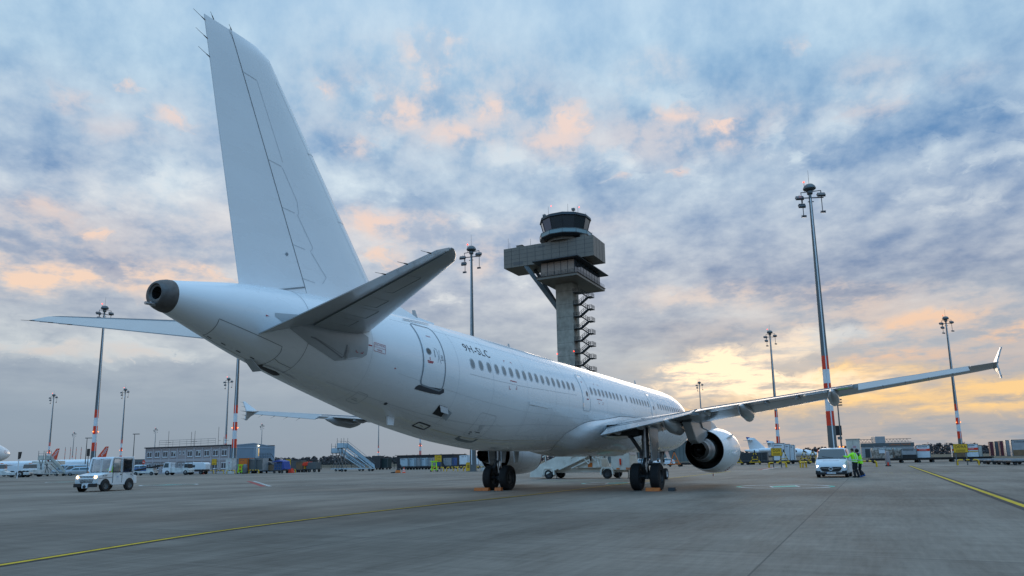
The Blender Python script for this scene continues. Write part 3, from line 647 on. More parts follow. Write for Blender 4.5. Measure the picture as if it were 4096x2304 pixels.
# black framed service panel, dark u-shaped plate, small black marks
mb = MB(); fstrip(mb, rrect(35.38, 35.98, -72, -63.5, .05, 1), .065, .005, True); fstrip(mb, [(35.75, -67.6), (35.6, -67.6)], .02, .005); mb.build('service_panel_frame', M['ink'], fus)
mb = MB(); fstrip(mb, [(33.56, -64.5), (33.56, -69), (33.3, -71), (32.75, -71), (32.52, -69), (32.52, -63)], .16, .005); mb.build('cargo_sill_plate', M['door_line'], fus)
mb = MB(); ffill(mb, [(33.22, -53.6), (32.98, -54.5), (32.8, -54.3), (32.82, -53.2)], .005); ffill(mb, oval(37.78, -56.6, .06, 2), .005)
fstrip(mb, [(33.42, -55.5), (33.36, -54.6), (33.28, -55.3), (33.37, -57), (33.33, -58.4), (33.24, -58.0)], .03, .005)
for s, t in ((43.25, -88), (42.9, -84), (42.5, -82), (42.12, -80)): ffill(mb, [(s, t), (s - .12, t), (s - .12, t + 2.5), (s, t + 2.5)], .005)
mb.build('black_marking', M['ink'], fus)
mb = MB(); fstrip(mb, [(30.49, -10.2), (28.72, -11.4)], .12, .012); mb.build('cargo_door_hinge', M['air_white'], fus)
# open outflow valve
mb = MB(); ffill(mb, [(35.86, -48.3), (35.85, -36.8), (35.42, -36.8), (35.38, -48.5)], .006); v = mb.build('outflow_valve', M['black'], PL)
mb = MB(); a = [fp(35.84, -36.9, .02), fp(35.44, -36.9, .02)]; n = fnorm(35.6, -42)
q = [a[0], a[1], fp(35.38, -41, .01) + n * .13, fp(35.78, -41, .01) + n * .13]; mb.add(q, [(0, 1, 2, 3)]); mb.add([p + n * .02 for p in q], [(0, 1, 2, 3)])
q = [fp(35.40, -38, .0), fp(35.38, -48, .0), fp(35.26, -48.5, .14), fp(35.28, -39, .14)]; mb.add(q, [(0, 1, 2, 3)]); mb.add([p + Vector((-.02, 0, 0)) for p in q], [(0, 1, 2, 3)]); mb.build('valve_flap', M['air_grey'], v)
# drain mast, tail intake flap, aerials
mb = MB(); p = fp(37.05, -72, -.02); n = fnorm(37.05, -72)
mb.add([p + Vector((x, 0, 0)) * sc + n * hgt + Vector((sh, y, 0)) for hgt, sc, sh in ((0, 1., 0), (.27, .8, .06)) for y in (-.025, .025) for x in (-.17, .17)], [(0, 1, 3, 2), (4, 6, 7, 5), (0, 4, 5, 1), (2, 3, 7, 6), (0, 2, 6, 4), (1, 5, 7, 3)]); mb.build('drain_mast', M['air_white'], PL)
mb = MB(); q = [fp(42.05, -96, .0), fp(42.05, -82, .0), fp(41.72, -83, .17), fp(41.72, -97, .17)]; mb.add(q + [p + Vector((0, 0, .03)) for p in q], [(0, 1, 2, 3), (4, 5, 6, 7), (0, 1, 5, 4), (1, 2, 6, 5), (2, 3, 7, 6), (3, 0, 4, 7)])
ffill(mb, [(41.7, -97), (41.7, -82), (41.3, -80), (41.05, -86), (41.05, -97)], .006, 1); fstrip(mb, [(41.69, -81), (41.35, -78), (41.05, -78), (40.7, -79)], .07, .03, m=2)
mb.build('air_intake_flap', [M['air_grey'], M['black'], M['air_white']], PL)
mb = MB(); mb.prism([(34.75, 5.9), (35.15, 5.9), (35.2, 6.35), (35.05, 6.37)], -.012, .012); mb.prism([(28.0, 5.9), (28.3, 5.9), (28.3, 6.2), (28.2, 6.2)], -.01, .01); mb.prism([(10.2, 5.9), (10.6, 5.9), (10.65, 6.3), (10.5, 6.3)], -.01, .01); mb.build('aerial_blade', M['air_grey'], PL)
# belly fairing
sE = hermite([-90, -80, -68, -56, -43.5, -34.4, -25.5, -21, -18.5, -12.9, -9.5, -8.2], [24.9, 25.04, 25.6, 26.02, 26.05, 25.5, 24.63, 23.66, 22.63, 20.71, 19.53, 17.8])
sS = hermite([-90, -60, -30, -10.9, -8.2], [13.2, 13.3, 14.2, 15.74, 17.5])
mb = MB(); T = [-90 + (81.8) * i / 34 for i in range(35)]; ss = lambda x: (lambda y: y * y * (3 - 2 * y))(min(max(x, 0), 1))
def fairing(t, u):
    s = sS(t) + (sE(t) - sS(t)) * u; D = .005 + .23 * ss((-8.2 - t) / 24) * ss(u / .2) * ss((1 - u) / .14); return fp(s, t, D)
for side in (1, -1):
    rows = [[(lambda p: Vector((p.x, p.y * side, p.z)))(fairing(t, u / 30)) for u in range(31)] for t in T]
    mb.loft(rows, closed=False)
bf = mb.build('belly_fairing', M['air_white'], PL, smooth=180)
mb = MB(); fstrip(mb, [(sE(t), t) for t in [-90 + 81.5 * i / 40 for i in range(41)]] + [(16.5, -9.2)], .035, .007); mb.build('fairing_seal', M['panel_line'], bf)
# ---- fin and rudder
LEz = lambda z: 37.55 + (z - 6.81) * .854 if z < 11.45 else [41.513 + (z - 11.45) * .80, 41.75 + (z - 11.73) * 2.6][z > 11.73]
HGz = lambda z: 40.43 + (z - 6.06) * .4553
TEz = lambda z: 42.39 + (z - 5.69) * .2264
ty = Vector((0, 1, 0)); Z = [5.3, 6, 7, 8, 9, 10, 11, 11.45, 11.6, 11.73, 11.82, 11.88]
def finsec(z):
    c = TEz(z) - LEz(z); cut = (HGz(z) - LEz(z)) / c; return sect((LEz(z), 0, z), (TEz(z), 0, z), .105 if z < 11.5 else .105 * (1 - ((z - 11.5) / .5) ** 2), ty, cut)
mb = MB(); mb.loft([finsec(z) for z in Z])
mb.loft([[Vector((s, y * w, z)) for y, z in ((-1, 5.6), (-.6, 5.6 + h), (0, 5.75 + h * 1.25), (.6, 5.6 + h), (1, 5.6))] for s, w, h in ((33.9, .05, .3), (35, .12, .34), (36.2, .25, .5), (37.6, .4, .9))], closed=False)
for s0, s1, w0 in ((36.4, 42.0, .55),):   # root fillet
    pass
fin = mb.build('tail_fin', M['air_white'], PL, smooth=50)
def rudsec(z):
    a, b = HGz(z) + .025, TEz(z); c = TEz(z) - LEz(z); x = (a - LEz(z)) / c; w = 5 * (.2969 * sqrt(x) - .126 * x - .3516 * x * x + .2843 * x ** 3 - .1015 * x ** 4) * c * .105 * (1 if z < 11.5 else 1 - ((z - 11.5) / .5) ** 2)
    return [Vector((a, -w, z)), Vector((b, -.012, z)), Vector((b, .012, z)), Vector((a, w, z))]
mb = MB(); mb.loft([rudsec(z) for z in (5.63, 6.0, 7, 8, 9, 10, 11, 11.5, 11.7, 11.86)]); rud = mb.build('rudder', M['air_white'], PL, smooth=30)
def finY(s, z):
    c = TEz(z) - LEz(z); x = min(max((s - LEz(z)) / c, 0.001), 1); return 5 * (.2969 * sqrt(x) - .126 * x - .3516 * x * x + .2843 * x ** 3 - .1015 * x ** 4) * c * .105
def finstrip(mb, pts, w, m=0, off=.004):
    q = []
    for (a, b), (c, d) in zip(pts, pts[1:]): q += [(a + (c - a) * k / 10, b + (d - b) * k / 10) for k in range(10)]
    q.append(pts[-1]); P = [Vector((s, finY(s, z) + off, z)) for s, z in q]; vs = []
    for i, p in enumerate(P):
        d = P[min(i + 1, len(P) - 1)] - P[max(i - 1, 0)]; x = d.cross(ty).normalized() * w / 2; vs += [p + x, p - x]
    mb.add(vs, [(2 * i, 2 * i + 1, 2 * i + 3, 2 * i + 2) for i in range(len(P) - 1)], m)
mb = MB(); finstrip(mb, [(HGz(5.95) + .012, 5.95), (HGz(11.87) + .012, 11.87)], .013, off=.008); finstrip(mb, [(40.42, 5.98), (41.35, 5.72)], .035, off=.01); mb.build('rudder_gap', M['panel_line'], fin)
mb = MB(); box = lambda z, d: HGz(z) - d
for z in (10.95, 9.0, 7.9, 7.02, 6.2): finstrip(mb, [(box(z, 0), z), (box(z, .42), z - .03)], .016, 0)
finstrip(mb, [(box(10.95, .42), 10.92), (box(9.1, .5), 9.1)], .01); finstrip(mb, [(box(9.0, .45), 8.95), (box(8.2, .62), 8.2), (box(7.9, .55), 7.87)], .012); finstrip(mb, [(box(7.9, .5), 7.86), (box(7.1, .72), 7.1), (box(7.02, .6), 6.98)], .014); finstrip(mb, [(box(7.0, .62), 6.96), (box(6.4, .92), 6.4), (box(6.25, .72), 6.2)], .016)
finstrip(mb, [(LEz(11.2) + .28, 11.2), (LEz(6.6) + .5, 6.6)], .008); finstrip(mb, [(LEz(9.75), 9.75), (LEz(9.75) + .35, 9.70)], .014); finstrip(mb, [(LEz(8.2), 8.2), (LEz(8.2) + .4, 8.15)], .014)
mb.build('fin_panel_joint', M['panel_soft'], fin)
mb = MB(); v = [Vector((41.05 + .045 * cos(2 * pi * k / 16), finY(41.05, 6.75) + .006, 6.72 + .045 * sin(2 * pi * k / 16))) for k in range(16)]; mb.add(v, [tuple(range(16))]); mb.build('round_mark', M['door_line'], rud)
def wick(mb, p, d, l=.30):
    p = Vector(p); d = Vector(d).normalized(); mb.cyl(p, p + d * .12, .014, .01, n=6); mb.cyl(p + d * .1, p + d * l, .006, .004, n=5)
for z in (11.72, 11.3, 10.88): mb = MB(); wick(mb, (TEz(z) - .02, 0, z), (.9, 0, .25), .36); mb.build('static_wick', M['black'], rud)
for s_ in (43.5, 42.95): mb = MB(); wick(mb, (s_, 0, 11.86), (.35, 0, .5), .2); mb.build('static_wick', M['black'], rud)
# ---- tailplanes with drooped elevators
up = Vector((0, 0, 1))
for sg in (1, -1):
    HL = lambda y: 38.8 + (y - .9) * .705; HH = lambda y: 40.961 + (y - .9) * .3875; HT = lambda y: 42.442 + (y - .9) * .2019; HZ = lambda y: 4.89 + (y - .9) * .096
    Ys = [.5, 1.5, 2.5, 3.5, 4.5, 5.5, 5.95, 6.15, 6.24, 6.28]
    def hsec(y):
        le = HL(y) + (0 if y < 5.9 else (y - 5.9) ** 2 * 2.6); c = HT(y) - le; k = 1 if y < 5.9 else sqrt(max(1 - ((y - 5.9) / .39) ** 2, .02)); cut = (HH(y) - le) / c
        return sect((le, sg * y, HZ(y) + .02), (HT(y), sg * y, HZ(y)), .115 * k, up, cut)
    mb = MB(); mb.loft([hsec(y) for y in Ys]); st = mb.build('tailplane', M['air_wing'], PL, smooth=50)
    def esec(y):
        a = HH(y) + .03; c = HT(y) - HH(y); w = (HT(y) - HL(y)) * .115 * .30; z = HZ(y); b = HT(y); zt = z - .312 * c
        return [Vector((a, sg * y, z + w)), Vector((b, sg * y, zt + .012)), Vector((b, sg * y, zt - .012)), Vector((a + .02, sg * y, z - w))]
    mb = MB(); mb.loft([esec(y) for y in (.62, 2, 4, 6.24)]); ev = mb.build('elevator', M['air_wing'], PL, smooth=30)
    for y in (4.9, 5.5, 6.1): mb = MB(); wick(mb, (HT(y), sg * y, HZ(y) - .312 * (HT(y) - HH(y))), (.95, 0, -.1), .33); mb.build('static_wick', M['black'], ev)
    if sg > 0:
        mb = MB()
        for y0, y1, d in ((1.6, 2.05, .8), (2.3, 2.85, .85), (3.0, 3.5, .6), (3.9, 4.9, .35)):
            P = [(HH(y0) - .02, y0), (HH(y0) - d, y0 + .1), (HH(y1) - d, y1 + .1), (HH(y1) - .02, y1)]
            for (a, b), (c, e) in zip(P, P[1:]):
                f = lambda s, y: Vector((s, y, HZ(y) + .02 - (lambda x, cc: 5 * (.2969 * sqrt(x) - .126 * x - .3516 * x * x + .2843 * x ** 3 - .1015 * x ** 4) * cc * .115)(min(max((s - HL(y)) / (HT(y) - HL(y)), .01), 1), HT(y) - HL(y)) - .006))
                mb.tube([f(a, b), f((a + c) / 2, (b + e) / 2), f(c, e)], .007, 4)
        mb.build('tailplane_joint', M['panel_line'], st)
mb = MB(); ffill(mb, [(42.12, 2), (41.66, -11), (41.09, -21.8), (40.21, -30.7), (39.40, -16.5), (39.28, -12), (39.25, 8), (40, 20), (41.5, 13), (42.12, 7)], .008); rp = mb.build('tailplane_rub_plate', M['air_grey'], PL, smooth=180)
mb = MB(); fstrip(mb, [(41.1, -12), (40.95, -12.5), (40.05, -24.2), (40.0, -22), (39.98, -8)], .035, .014); fstrip(mb, [(41.0, -11), (40.05, -21)], .012, .012); mb.build('plate_joint', M['panel_line'], rp)
mb = MB(); fstrip(mb, [(39.93, -23.5), (39.93, -10)], .06, .02); mb.build('plate_strip', M['steel'], rp)
# ---- wings, engines, landing gear
def interp1(x, pts):
    for (a, b), (c, d) in zip(pts, pts[1:]):
        if x <= c: return b + (d - b) * (x - a) / (c - a)
    return pts[-1][1]
WLE = lambda y: 17.3 + .52 * (y - 2)
WLZ = lambda y: interp1(y, [(0, 2.78), (2, 2.95), (6.4, 3.26), (8.3, 3.43), (11.6, 3.77), (16.5, 4.23), (17, 4.29)])
WTE = lambda y: 23.75 if y < 6.4 else 23.8 + (y - 6.4) * .2594
WTZ = lambda y: interp1(y, [(0, 2.25), (2.2, 2.63), (6.05, 3.29), (6.4, 3.385), (17, 4.33)])
WTK = lambda y: interp1(y, [(0, .152), (2, .148), (6.4, .118), (17, .105)])
CUT = .755
def wpt(y, x, side):      # point on the wing skin at chord fraction x; side +1 upper, -1 lower
    le, te = Vector((WLE(y), y, WLZ(y))), Vector((WTE(y), y, WTZ(y))); c = te - le
    th = 5 * (.2969 * sqrt(x) - .126 * x - .3516 * x * x + .2843 * x ** 3 - .1015 * x ** 4)
    return le + c * x + up * c.length * (side * th * WTK(y) + .012 * 4 * x * (1 - x))
def mirror(p, sg): return Vector((p[0], p[1] * sg, p[2]))
for sg in (1, -1):
    Ys = [1.2, 2.2, 3.3, 4.5, 5.5, 6.4, 8, 9.7, 11.3, 12.75]
    def wsec(y, cut): return [mirror(p, sg) for p in sect((WLE(y), y, WLZ(y)), (WTE(y), y, WTZ(y)), WTK(y), up, cut, .012)]
    mb = MB(); mb.loft([wsec(y, CUT) for y in Ys + [14, 15.2, 16.24]]); mb.loft([wsec(y, 1.) for y in (16.24, 16.6, 17.0)])
    wg = mb.build('wing', M['air_wing'], PL, smooth=45)
    def surf(y0, y1, droop, x0=CUT - .012, n=4, gap=.03):
        rings = []
        for k in range(n + 1):
            y = y0 + (y1 - y0) * k / n; u0, l0 = wpt(y, x0, 1), wpt(y, x0, -1); te = Vector((WTE(y), y, WTZ(y))); h = (u0 + l0) / 2
            c = (te - h).length; d = radians(droop); e = h + Vector((cos(d) * c, 0, (te.z - h.z) - sin(d) * c)); m_ = (u0 + e) / 2 + up * .012 * c
            rings.append([mirror(p, sg) for p in (l0 + up * .01, u0 + up * .004, m_, e + up * .012, e - up * .012, (l0 + e) / 2)])
        mb = MB(); mb.loft(rings); return mb
    fl1 = surf(2.25, 6.3, 5.5).build('flap', M['air_wing'], wg, smooth=30); fl2 = surf(6.5, 12.62, 3.5, n=8).build('flap', M['air_wing'], wg, smooth=30)
    ail = surf(12.8, 16.2, 19).build('aileron', M['air_wing'], wg, smooth=30)
    mb = MB()      # spoiler joint and dark gap along the flap edge
    for y0, y1 in ((2.3, 6.2), (6.6, 12.6)):
        for f in (.80, .90): mb.tube([mirror(wpt(y0 + (y1 - y0) * k / 6, f, 1) + up * .002, sg) for k in range(7)], .012, 4)
    mb.build('spoiler_joint', M['panel_line'], wg)
    for y in (13.6, 14.3, 15.0, 15.7):
        mb = MB(); c = .245 * (WTE(y) - WLE(y)); p = Vector((WTE(y) - .02, y * sg, WTZ(y) - sin(radians(19)) * c)); wick(mb, p, (.9, 0, -.45), .34); mb.build('static_wick', M['black'], ail)
    # flap track fairings
    def canoe(y, L0, L1, w, h, drop, nm='flap_track_fairing', mt='air_wing'):
        mb = MB(); rings = []; n = 16; sT = WTE(y)
        for k in range(13):
            u = k / 12; s = sT - L0 + (L0 + L1) * u; x = min(max((s - WLE(y)) / (WTE(y) - WLE(y)), .05), .97); z0 = wpt(y, x, -1).z if s < sT else WTZ(y) - .04
            f = (u / .35) ** .6 if u < .35 else (1 if u < .62 else max(1 - ((u - .62) / .38) ** 1.7, .02)); f = max(f, .03)
            zc = z0 - drop * f - (.10 * max(0, u - .6) / .4); 
            rings.append([mirror((s, y + w * f * cos(2 * pi * i / n), zc + (h * f * .8 if sin(2 * pi * i / n) > 0 else h * f) * sin(2 * pi * i / n)), sg) for i in range(n)])
        mb.loft(rings); return mb.build(nm, M[mt], wg, smooth=60)
    canoe(5.25, 3.6, .45, .27, .36, .20); canoe(8.5, 3.1, .55, .24, .33, .17); canoe(11.9, 2.6, .5, .21, .29, .14)
    for y in (2.9, 3.95, 6.95, 9.45, 10.65): canoe(y, 1.1, .1, .10, .13, .07, 'hinge_fairing')
    mb = MB(); c_ = [(26.2, 4.85, .17), (26.09, 4.86, .17), (25.32, 4.36, .0), (25.1, 4.28, 0), (25.5, 4.20, 0), (25.78, 4.05, .03), (25.97, 3.84, .08), (26.1, 3.84, .08), (26.09, 4.33, 0)]
    mb.add([mirror((s, 17.0 + d + e, z), sg) for e in (-.025, .025) for s, z, d in c_], [tuple(range(9)), tuple(range(17, 8, -1))] + [(i, (i + 1) % 9, 9 + (i + 1) % 9, 9 + i) for i in range(9)])
    fe = mb.build('wingtip_fence', M['air_white'], wg)
    for z, d in ((4.78, .15), (4.55, .07), (4.1, .03), (3.9, .07)):
        mb = MB(); wick(mb, mirror((26.1, 17 + d, z), sg), (1, 0, .1), .28); mb.build('static_wick', M['black'], fe)
    # engine
    ey, ez = 5.75 * sg, 1.78; n = 48
    mb = MB(); mb.lathe([(.92, 17.35), (.94, 17.36), (1.02, 16.8), (1.085, 16.2), (1.125, 15.5), (1.14, 14.8), (1.13, 14.0), (1.09, 13.5)], (1.35, ey, ez), 'X', n, 0)
    mb.lathe([(1.09, 13.5), (1.06, 13.32), (1.02, 13.2)], (1.35, ey, ez), 'X', n, 2); mb.lathe([(1.02, 13.2), (.97, 13.1), (.90, 13.2), (.86, 13.6), (.87, 14.6)], (1.35, ey, ez), 'X', n, 1)
    mb.lathe([(.87, 14.6), (.05, 14.6)], (1.35, ey, ez), 'X', n, 3); mb.lathe([(.92, 17.35), (.90, 16.8), (.88, 15.9)], (1.35, ey, ez), 'X', n, 3); mb.lathe([(.88, 15.9), (.3, 15.9)], (1.35, ey, ez), 'X', n, 3)
    nac = mb.build('engine', [M['air_white'], M['steel'], M['maroon'], M['black']], PL, smooth=40)
    mb = MB(); mb.lathe([(.60, 15.9), (.625, 16.6), (.61, 17.2), (.57, 17.6)], (1.35, ey, ez), 'X', n, 0); mb.lathe([(.57, 17.6), (.555, 17.62), (.50, 18.0), (.43, 18.4)], (1.35, ey, ez), 'X', n, 1); mb.build('core_cowl', [M['exh'], M['steel']], nac, smooth=50)
    chev = lambda i, r, h: (.10 * (1 - abs(((i % 6) - 3) / 3.)) if h > 18.6 else 0)
    mb = MB(); mb.lathe([(.44, 18.38), (.40, 18.5), (.365, 18.72), (.355, 18.72), (.37, 18.5), (.36, 17.9)], (1.35, ey, ez), 'X', n, 0, wob=chev); mb.lathe([(.36, 17.9), (.22, 17.9), (.20, 18.3), (.12, 18.7), (.02, 18.95)], (1.35, ey, ez), 'X', n, 1); mb.build('exhaust_nozzle', [M['soot'], M['black']], nac, smooth=40)
    mb = MB(); mb.prism([(15.7, 2.86), (16.6, 3.10), (18.2, 3.34), (19.6, 3.35), (21.4, 3.28), (22.2, 2.98), (21.2, 2.2), (20.6, 2.06), (19.9, 2.12), (18.7, 2.45), (17.4, 2.82)], ey - .2, ey + .2); mb.build('pylon', M['air_grey'], nac, bev=.04)
    mb = MB(); mb.prism([(17.9, 2.66), (19.9, 2.8), (20.3, 3.15), (18.0, 3.3)], ey - .26, ey + .26); mb.build('pylon_fairing', M['steel'], nac, bev=.03)
    for k in ((1,) if sg > 0 else (-1,)):
        a = radians(32); mb = MB(); d = Vector((0, cos(a) * k, sin(a))); o = Vector((1.35, ey, ez)); tq = Vector((0, -sin(a) * k, cos(a))) * .012
        q = [o + d * 1.12 + Vector((15.2, 0, 0)), o + d * 1.05 + Vector((16.4, 0, 0)), o + d * 1.42 + Vector((16.35, 0, 0)), o + d * 1.42 + Vector((16.05, 0, 0))]
        mb.add([p + tq for p in q] + [p - tq for p in q], [(0, 1, 2, 3), (7, 6, 5, 4)] + [(i, (i + 1) % 4, 4 + (i + 1) % 4, 4 + i) for i in range(4)]); mb.build('nacelle_strake', M['air_white'], nac)
    mb = MB(); mb.cyl((16.9, ey, .62), (16.92, ey, .48), .02, n=6); mb.build('drain_pipe', M['red_ink'], nac)
    mb = MB(); o = Vector((1.35, ey, ez))
    for a0 in (-70, -62, -54):
        a = radians(a0); b_ = radians(a0 + 5); s0 = 14.5 + (a0 + 70) * .02
        mb.tube([o + Vector((s0, cos(a) * 1.145 * sg, sin(a) * 1.145)), o + Vector((s0 + .12, cos(b_) * 1.145 * sg, sin(b_) * 1.145))], .015, 4)
    mb.build('red_hand_lettering', M['red_ink'], nac)
    mb = MB(); mb.lathe([(1.143, 14.79), (1.143, 14.81)], (1.35, ey, ez), 'X', n); mb.lathe([(1.093, 16.1), (1.09, 16.12)], (1.35, ey, ez), 'X', n); mb.build('cowl_joint', M['panel_soft'], nac, smooth=180)
    # main gear
    gy = 3.795 * sg
    mb = MB(); mb.cyl((21.98, gy, 3.25), (21.98, gy, 1.45), .165, n=20, m=0); mb.cyl((21.98, gy, 1.45), (21.98, gy, .62), .105, n=18, m=1); mb.cyl((21.98, gy, 2.2), (21.98, gy, 2.3), .19, n=20, m=0); mb.cyl((21.98, gy, 1.42), (21.98, gy, 1.56), .19, n=20, m=0)
    mb.cyl((21.98, gy - .62, .62), (21.98, gy + .62, .62), .09, n=14, m=2); mb.cyl((21.98, gy, .5), (21.98, gy, .8), .13, n=14, m=2)
    mb.bar((22.15, gy, 1.45), (22.55, gy, 1.1), .12, .05, 2); mb.bar((22.55, gy, 1.1), (22.12, gy, .72), .12, .05, 2)
    for dy in (-.1, .1): mb.tube([(22.17, gy + dy, 2.9), (22.18, gy + dy, 1.6), (22.35, gy + dy * 1.5, 1.2), (22.15, gy + dy * 1.8, .7)], .022, 6, 2)
    gear = mb.build('main_gear_leg', [M['steel'], M['chrome'], M['galv_dark']], PL, smooth=40)
    mb = MB(); mb.bar((21.95, gy - .12 * sg, 1.55), (21.9, gy - .72 * sg, 2.45), .16, .14); mb.bar((21.9, gy - .7 * sg, 2.4), (21.85, gy - 1.15 * sg, 3.1), .2, .16); mb.cyl((21.9, gy - .02 * sg, 2.55), (21.9, gy - .7 * sg, 2.42), .045, n=8); mb.cyl((21.92, gy - .3 * sg, 2.47), (21.95, gy - .85 * sg, 2.9), .05, n=8); mb.build('side_brace', M['galv_dark'], gear, bev=.02)
    mb = MB(); mb.prism([(22.6, 3.15), (21.1, 3.2), (21.15, 1.95), (21.55, 1.32), (22.35, 1.3)], gy + (.34 if sg > 0 else -.38), gy + (.38 if sg > 0 else -.34)); mb.bar((21.9, gy, 2.0), (21.9, gy + .35 * sg, 2.0), .06); mb.bar((21.9, gy, 1.5), (21.9, gy + .35 * sg, 1.5), .06); mb.build('gear_door', M['air_grey'], gear, bev=.01)
    mb = MB(); mb.prism([(22.4, 3.15), (21.2, 3.2), (21.6, 2.62)], gy + (.72 if sg > 0 else -.75), gy + (.75 if sg > 0 else -.72)); mb.build('gear_door', M['air_grey'], gear)
    mb = MB(); mb.box((21.9, gy - .9 * sg, 2.74), (1.3, 1.5, .5)); mb.build('wheel_well', M['black'], gear)
    def wheel(y, s, r, w, par, rim, nm):
        mb = MB(); mb.lathe([(r * .56, -w * .44), (r * .74, -w * .5), (r * .92, -w * .46), (r * .985, -w * .34)] + [q for i in range(4) for q in ((r * 1.0, -w * .30 + w * .155 * i), (r * 1.0, -w * .30 + w * .155 * i + w * .115), (r * .982, -w * .30 + w * .155 * i + w * .125), (r * .982, -w * .30 + w * .155 * i + w * .145))] + [(r * .985, w * .34), (r * .92, w * .46), (r * .74, w * .5), (r * .56, w * .44)], (s, y, r - .015), 'Y', 48)
        ty_ = mb.build('tyre', M['rubber'], par, smooth=30)
        mb = MB(); mb.lathe([(r * .57, -w * .44), (r * .53, -w * .45), (r * .48, -w * .28), (r * .24, -w * .2), (r * .2, -w * .36), (.01, -w * .38)], (s, y, r - .015), 'Y', 32, 0); mb.lathe([(r * .57, w * .44), (r * .53, w * .45), (r * .48, w * .28), (r * .24, w * .2), (r * .2, w * .36), (.01, w * .38)], (s, y, r - .015), 'Y', 32, 0)
        for k in range(9):
            a = 2 * pi * k / 9; mb.cyl((s + r * .36 * cos(a), y + w * .26 * (1 if y > 0 else -1), r - .015 + r * .36 * sin(a)), (s + r * .36 * cos(a), y + w * .20 * (1 if y > 0 else -1), r - .015 + r * .36 * sin(a)), r * .065, n=8, m=1)
        mb.build('rim', [M[rim], M['black']], par, smooth=30)
    wheel(gy - .46, 21.98, .62, .43, gear, 'galv_dark', 'w'); wheel(gy + .46, 21.98, .62, .43, gear, 'galv_dark', 'w')
# open gear doors hanging under the belly
for y in (-2.35, -3.05):
    mb = MB(); mb.prism([(23.2, 2.0), (22.6, 2.0), (22.8, 1.35), (23.15, 1.35)], y - .02, y + .02); mb.build('gear_door', M['air_grey'], PL)
mb = MB(); mb.prism([(19.2, 1.66), (18.8, 1.66), (18.95, 1.36), (19.1, 1.36)], -.015, .015); mb.build('aerial_blade', M['galv_dark'], PL)
# nose gear
mb = MB(); mb.cyl((5.0, 0, 2.1), (5.05, 0, 1.0), .10, n=16, m=0); mb.cyl((5.05, 0, 1.0), (5.07, 0, .38), .07, n=14, m=1); mb.cyl((5.07, -.34, .38), (5.07, .34, .38), .05, n=10, m=2); mb.bar((5.0, 0, 1.2), (4.3, 0, 2.0), .1, .08, 2); mb.bar((5.15, 0, 1.0), (5.3, 0, .75), .08, .04, 2); mb.bar((5.3, 0, .75), (5.1, 0, .5), .08, .04, 2); mb.box((5.25, .2, 1.25), (.06, .12, .16), m=2); mb.box((5.25, -.2, 1.25), (.06, .12, .16), m=2)
ng = mb.build('nose_gear_leg', [M['steel'], M['chrome'], M['galv_dark']], PL, smooth=40)
for y in (-.25, .25): wheel(y, 5.07, .385, .22, ng, 'white', 'n')
for sg in (1, -1):
    mb = MB(); mb.add([(5.9, sg * .42, 1.95), (4.9, sg * .42, 1.95), (4.95, sg * .62, 1.35), (5.8, sg * .62, 1.35)], [(0, 1, 2, 3)]); mb.build('gear_door', M['air_grey'], ng)
mb = MB(); mb.box((5.2, .12, 1.25), (.02, .22, .5)); mb.build('placard', M['white'], ng)
mb = MB(); mb.box((5.3, 0, 1.95), (1.6, .8, .25)); mb.build('wheel_well', M['black'], ng)
# chocks
def chock(s, y, mname, label, nm='wheel_chock', l=.5):
    p = AC(s, y); mb = MB(); mb.prism([(-.13, 0), (.13, 0), (.07, .15), (-.07, .15)], -l / 2, l / 2); mb.tube([(0, l / 2, .07), (.1, l / 2 + .1, .03), (.25, l / 2 + .15, .02)], .012, 5)
    return tag(mb.build(nm, M[mname], bev=.02, loc=p, rz=AX), label, 'wheel chock', 'wheel chocks')
chock(22.85, -4.3, 'orange', 'bright orange chock behind the outer wheel of the far main gear', l=.8)
chock(22.72, -3.45, 'orange', 'dark orange chock wedged between the two wheels of the far main gear', l=.35)
chock(22.85, 4.28, 'orange', 'orange chock lying against the outermost wheel of the near main gear', l=.62)
chock(22.4, 5.0, 'black', 'small black chock just beyond the orange chock of the near main gear', l=.3)
# ------------------------------------------------------------------ control tower (local x along the long block, y away from the camera)
RRZ = radians(-26.57)            # direction of the row of stands: local x runs along it to the right, -y faces the apron
def R2(x, y, o):
    return Vector((o[0] + x * cos(RRZ) - y * sin(RRZ), o[1] + x * sin(RRZ) + y * cos(RRZ), 0))
TW = thing('control_tower', 'grey airport control tower with glazed cab, overhanging block and zigzag outside stairs', 'control tower', (16.8, 190, 0), RRZ)
mb = MB(); mb.box((-2.5, 2.2, 24.7), (5.0, 4.4, 49.4)); sh = mb.build('concrete_shaft', M['concrete'], TW)
mb = MB()
for k in range(13): mb.box((-2.5, -.004, 4 + k * 3.6), (5.0, .012, .05)); mb.box((.004, 2.2, 4 + k * 3.6), (.012, 4.4, .05))
mb.build('shaft_joint', M['galv_dark'], sh)
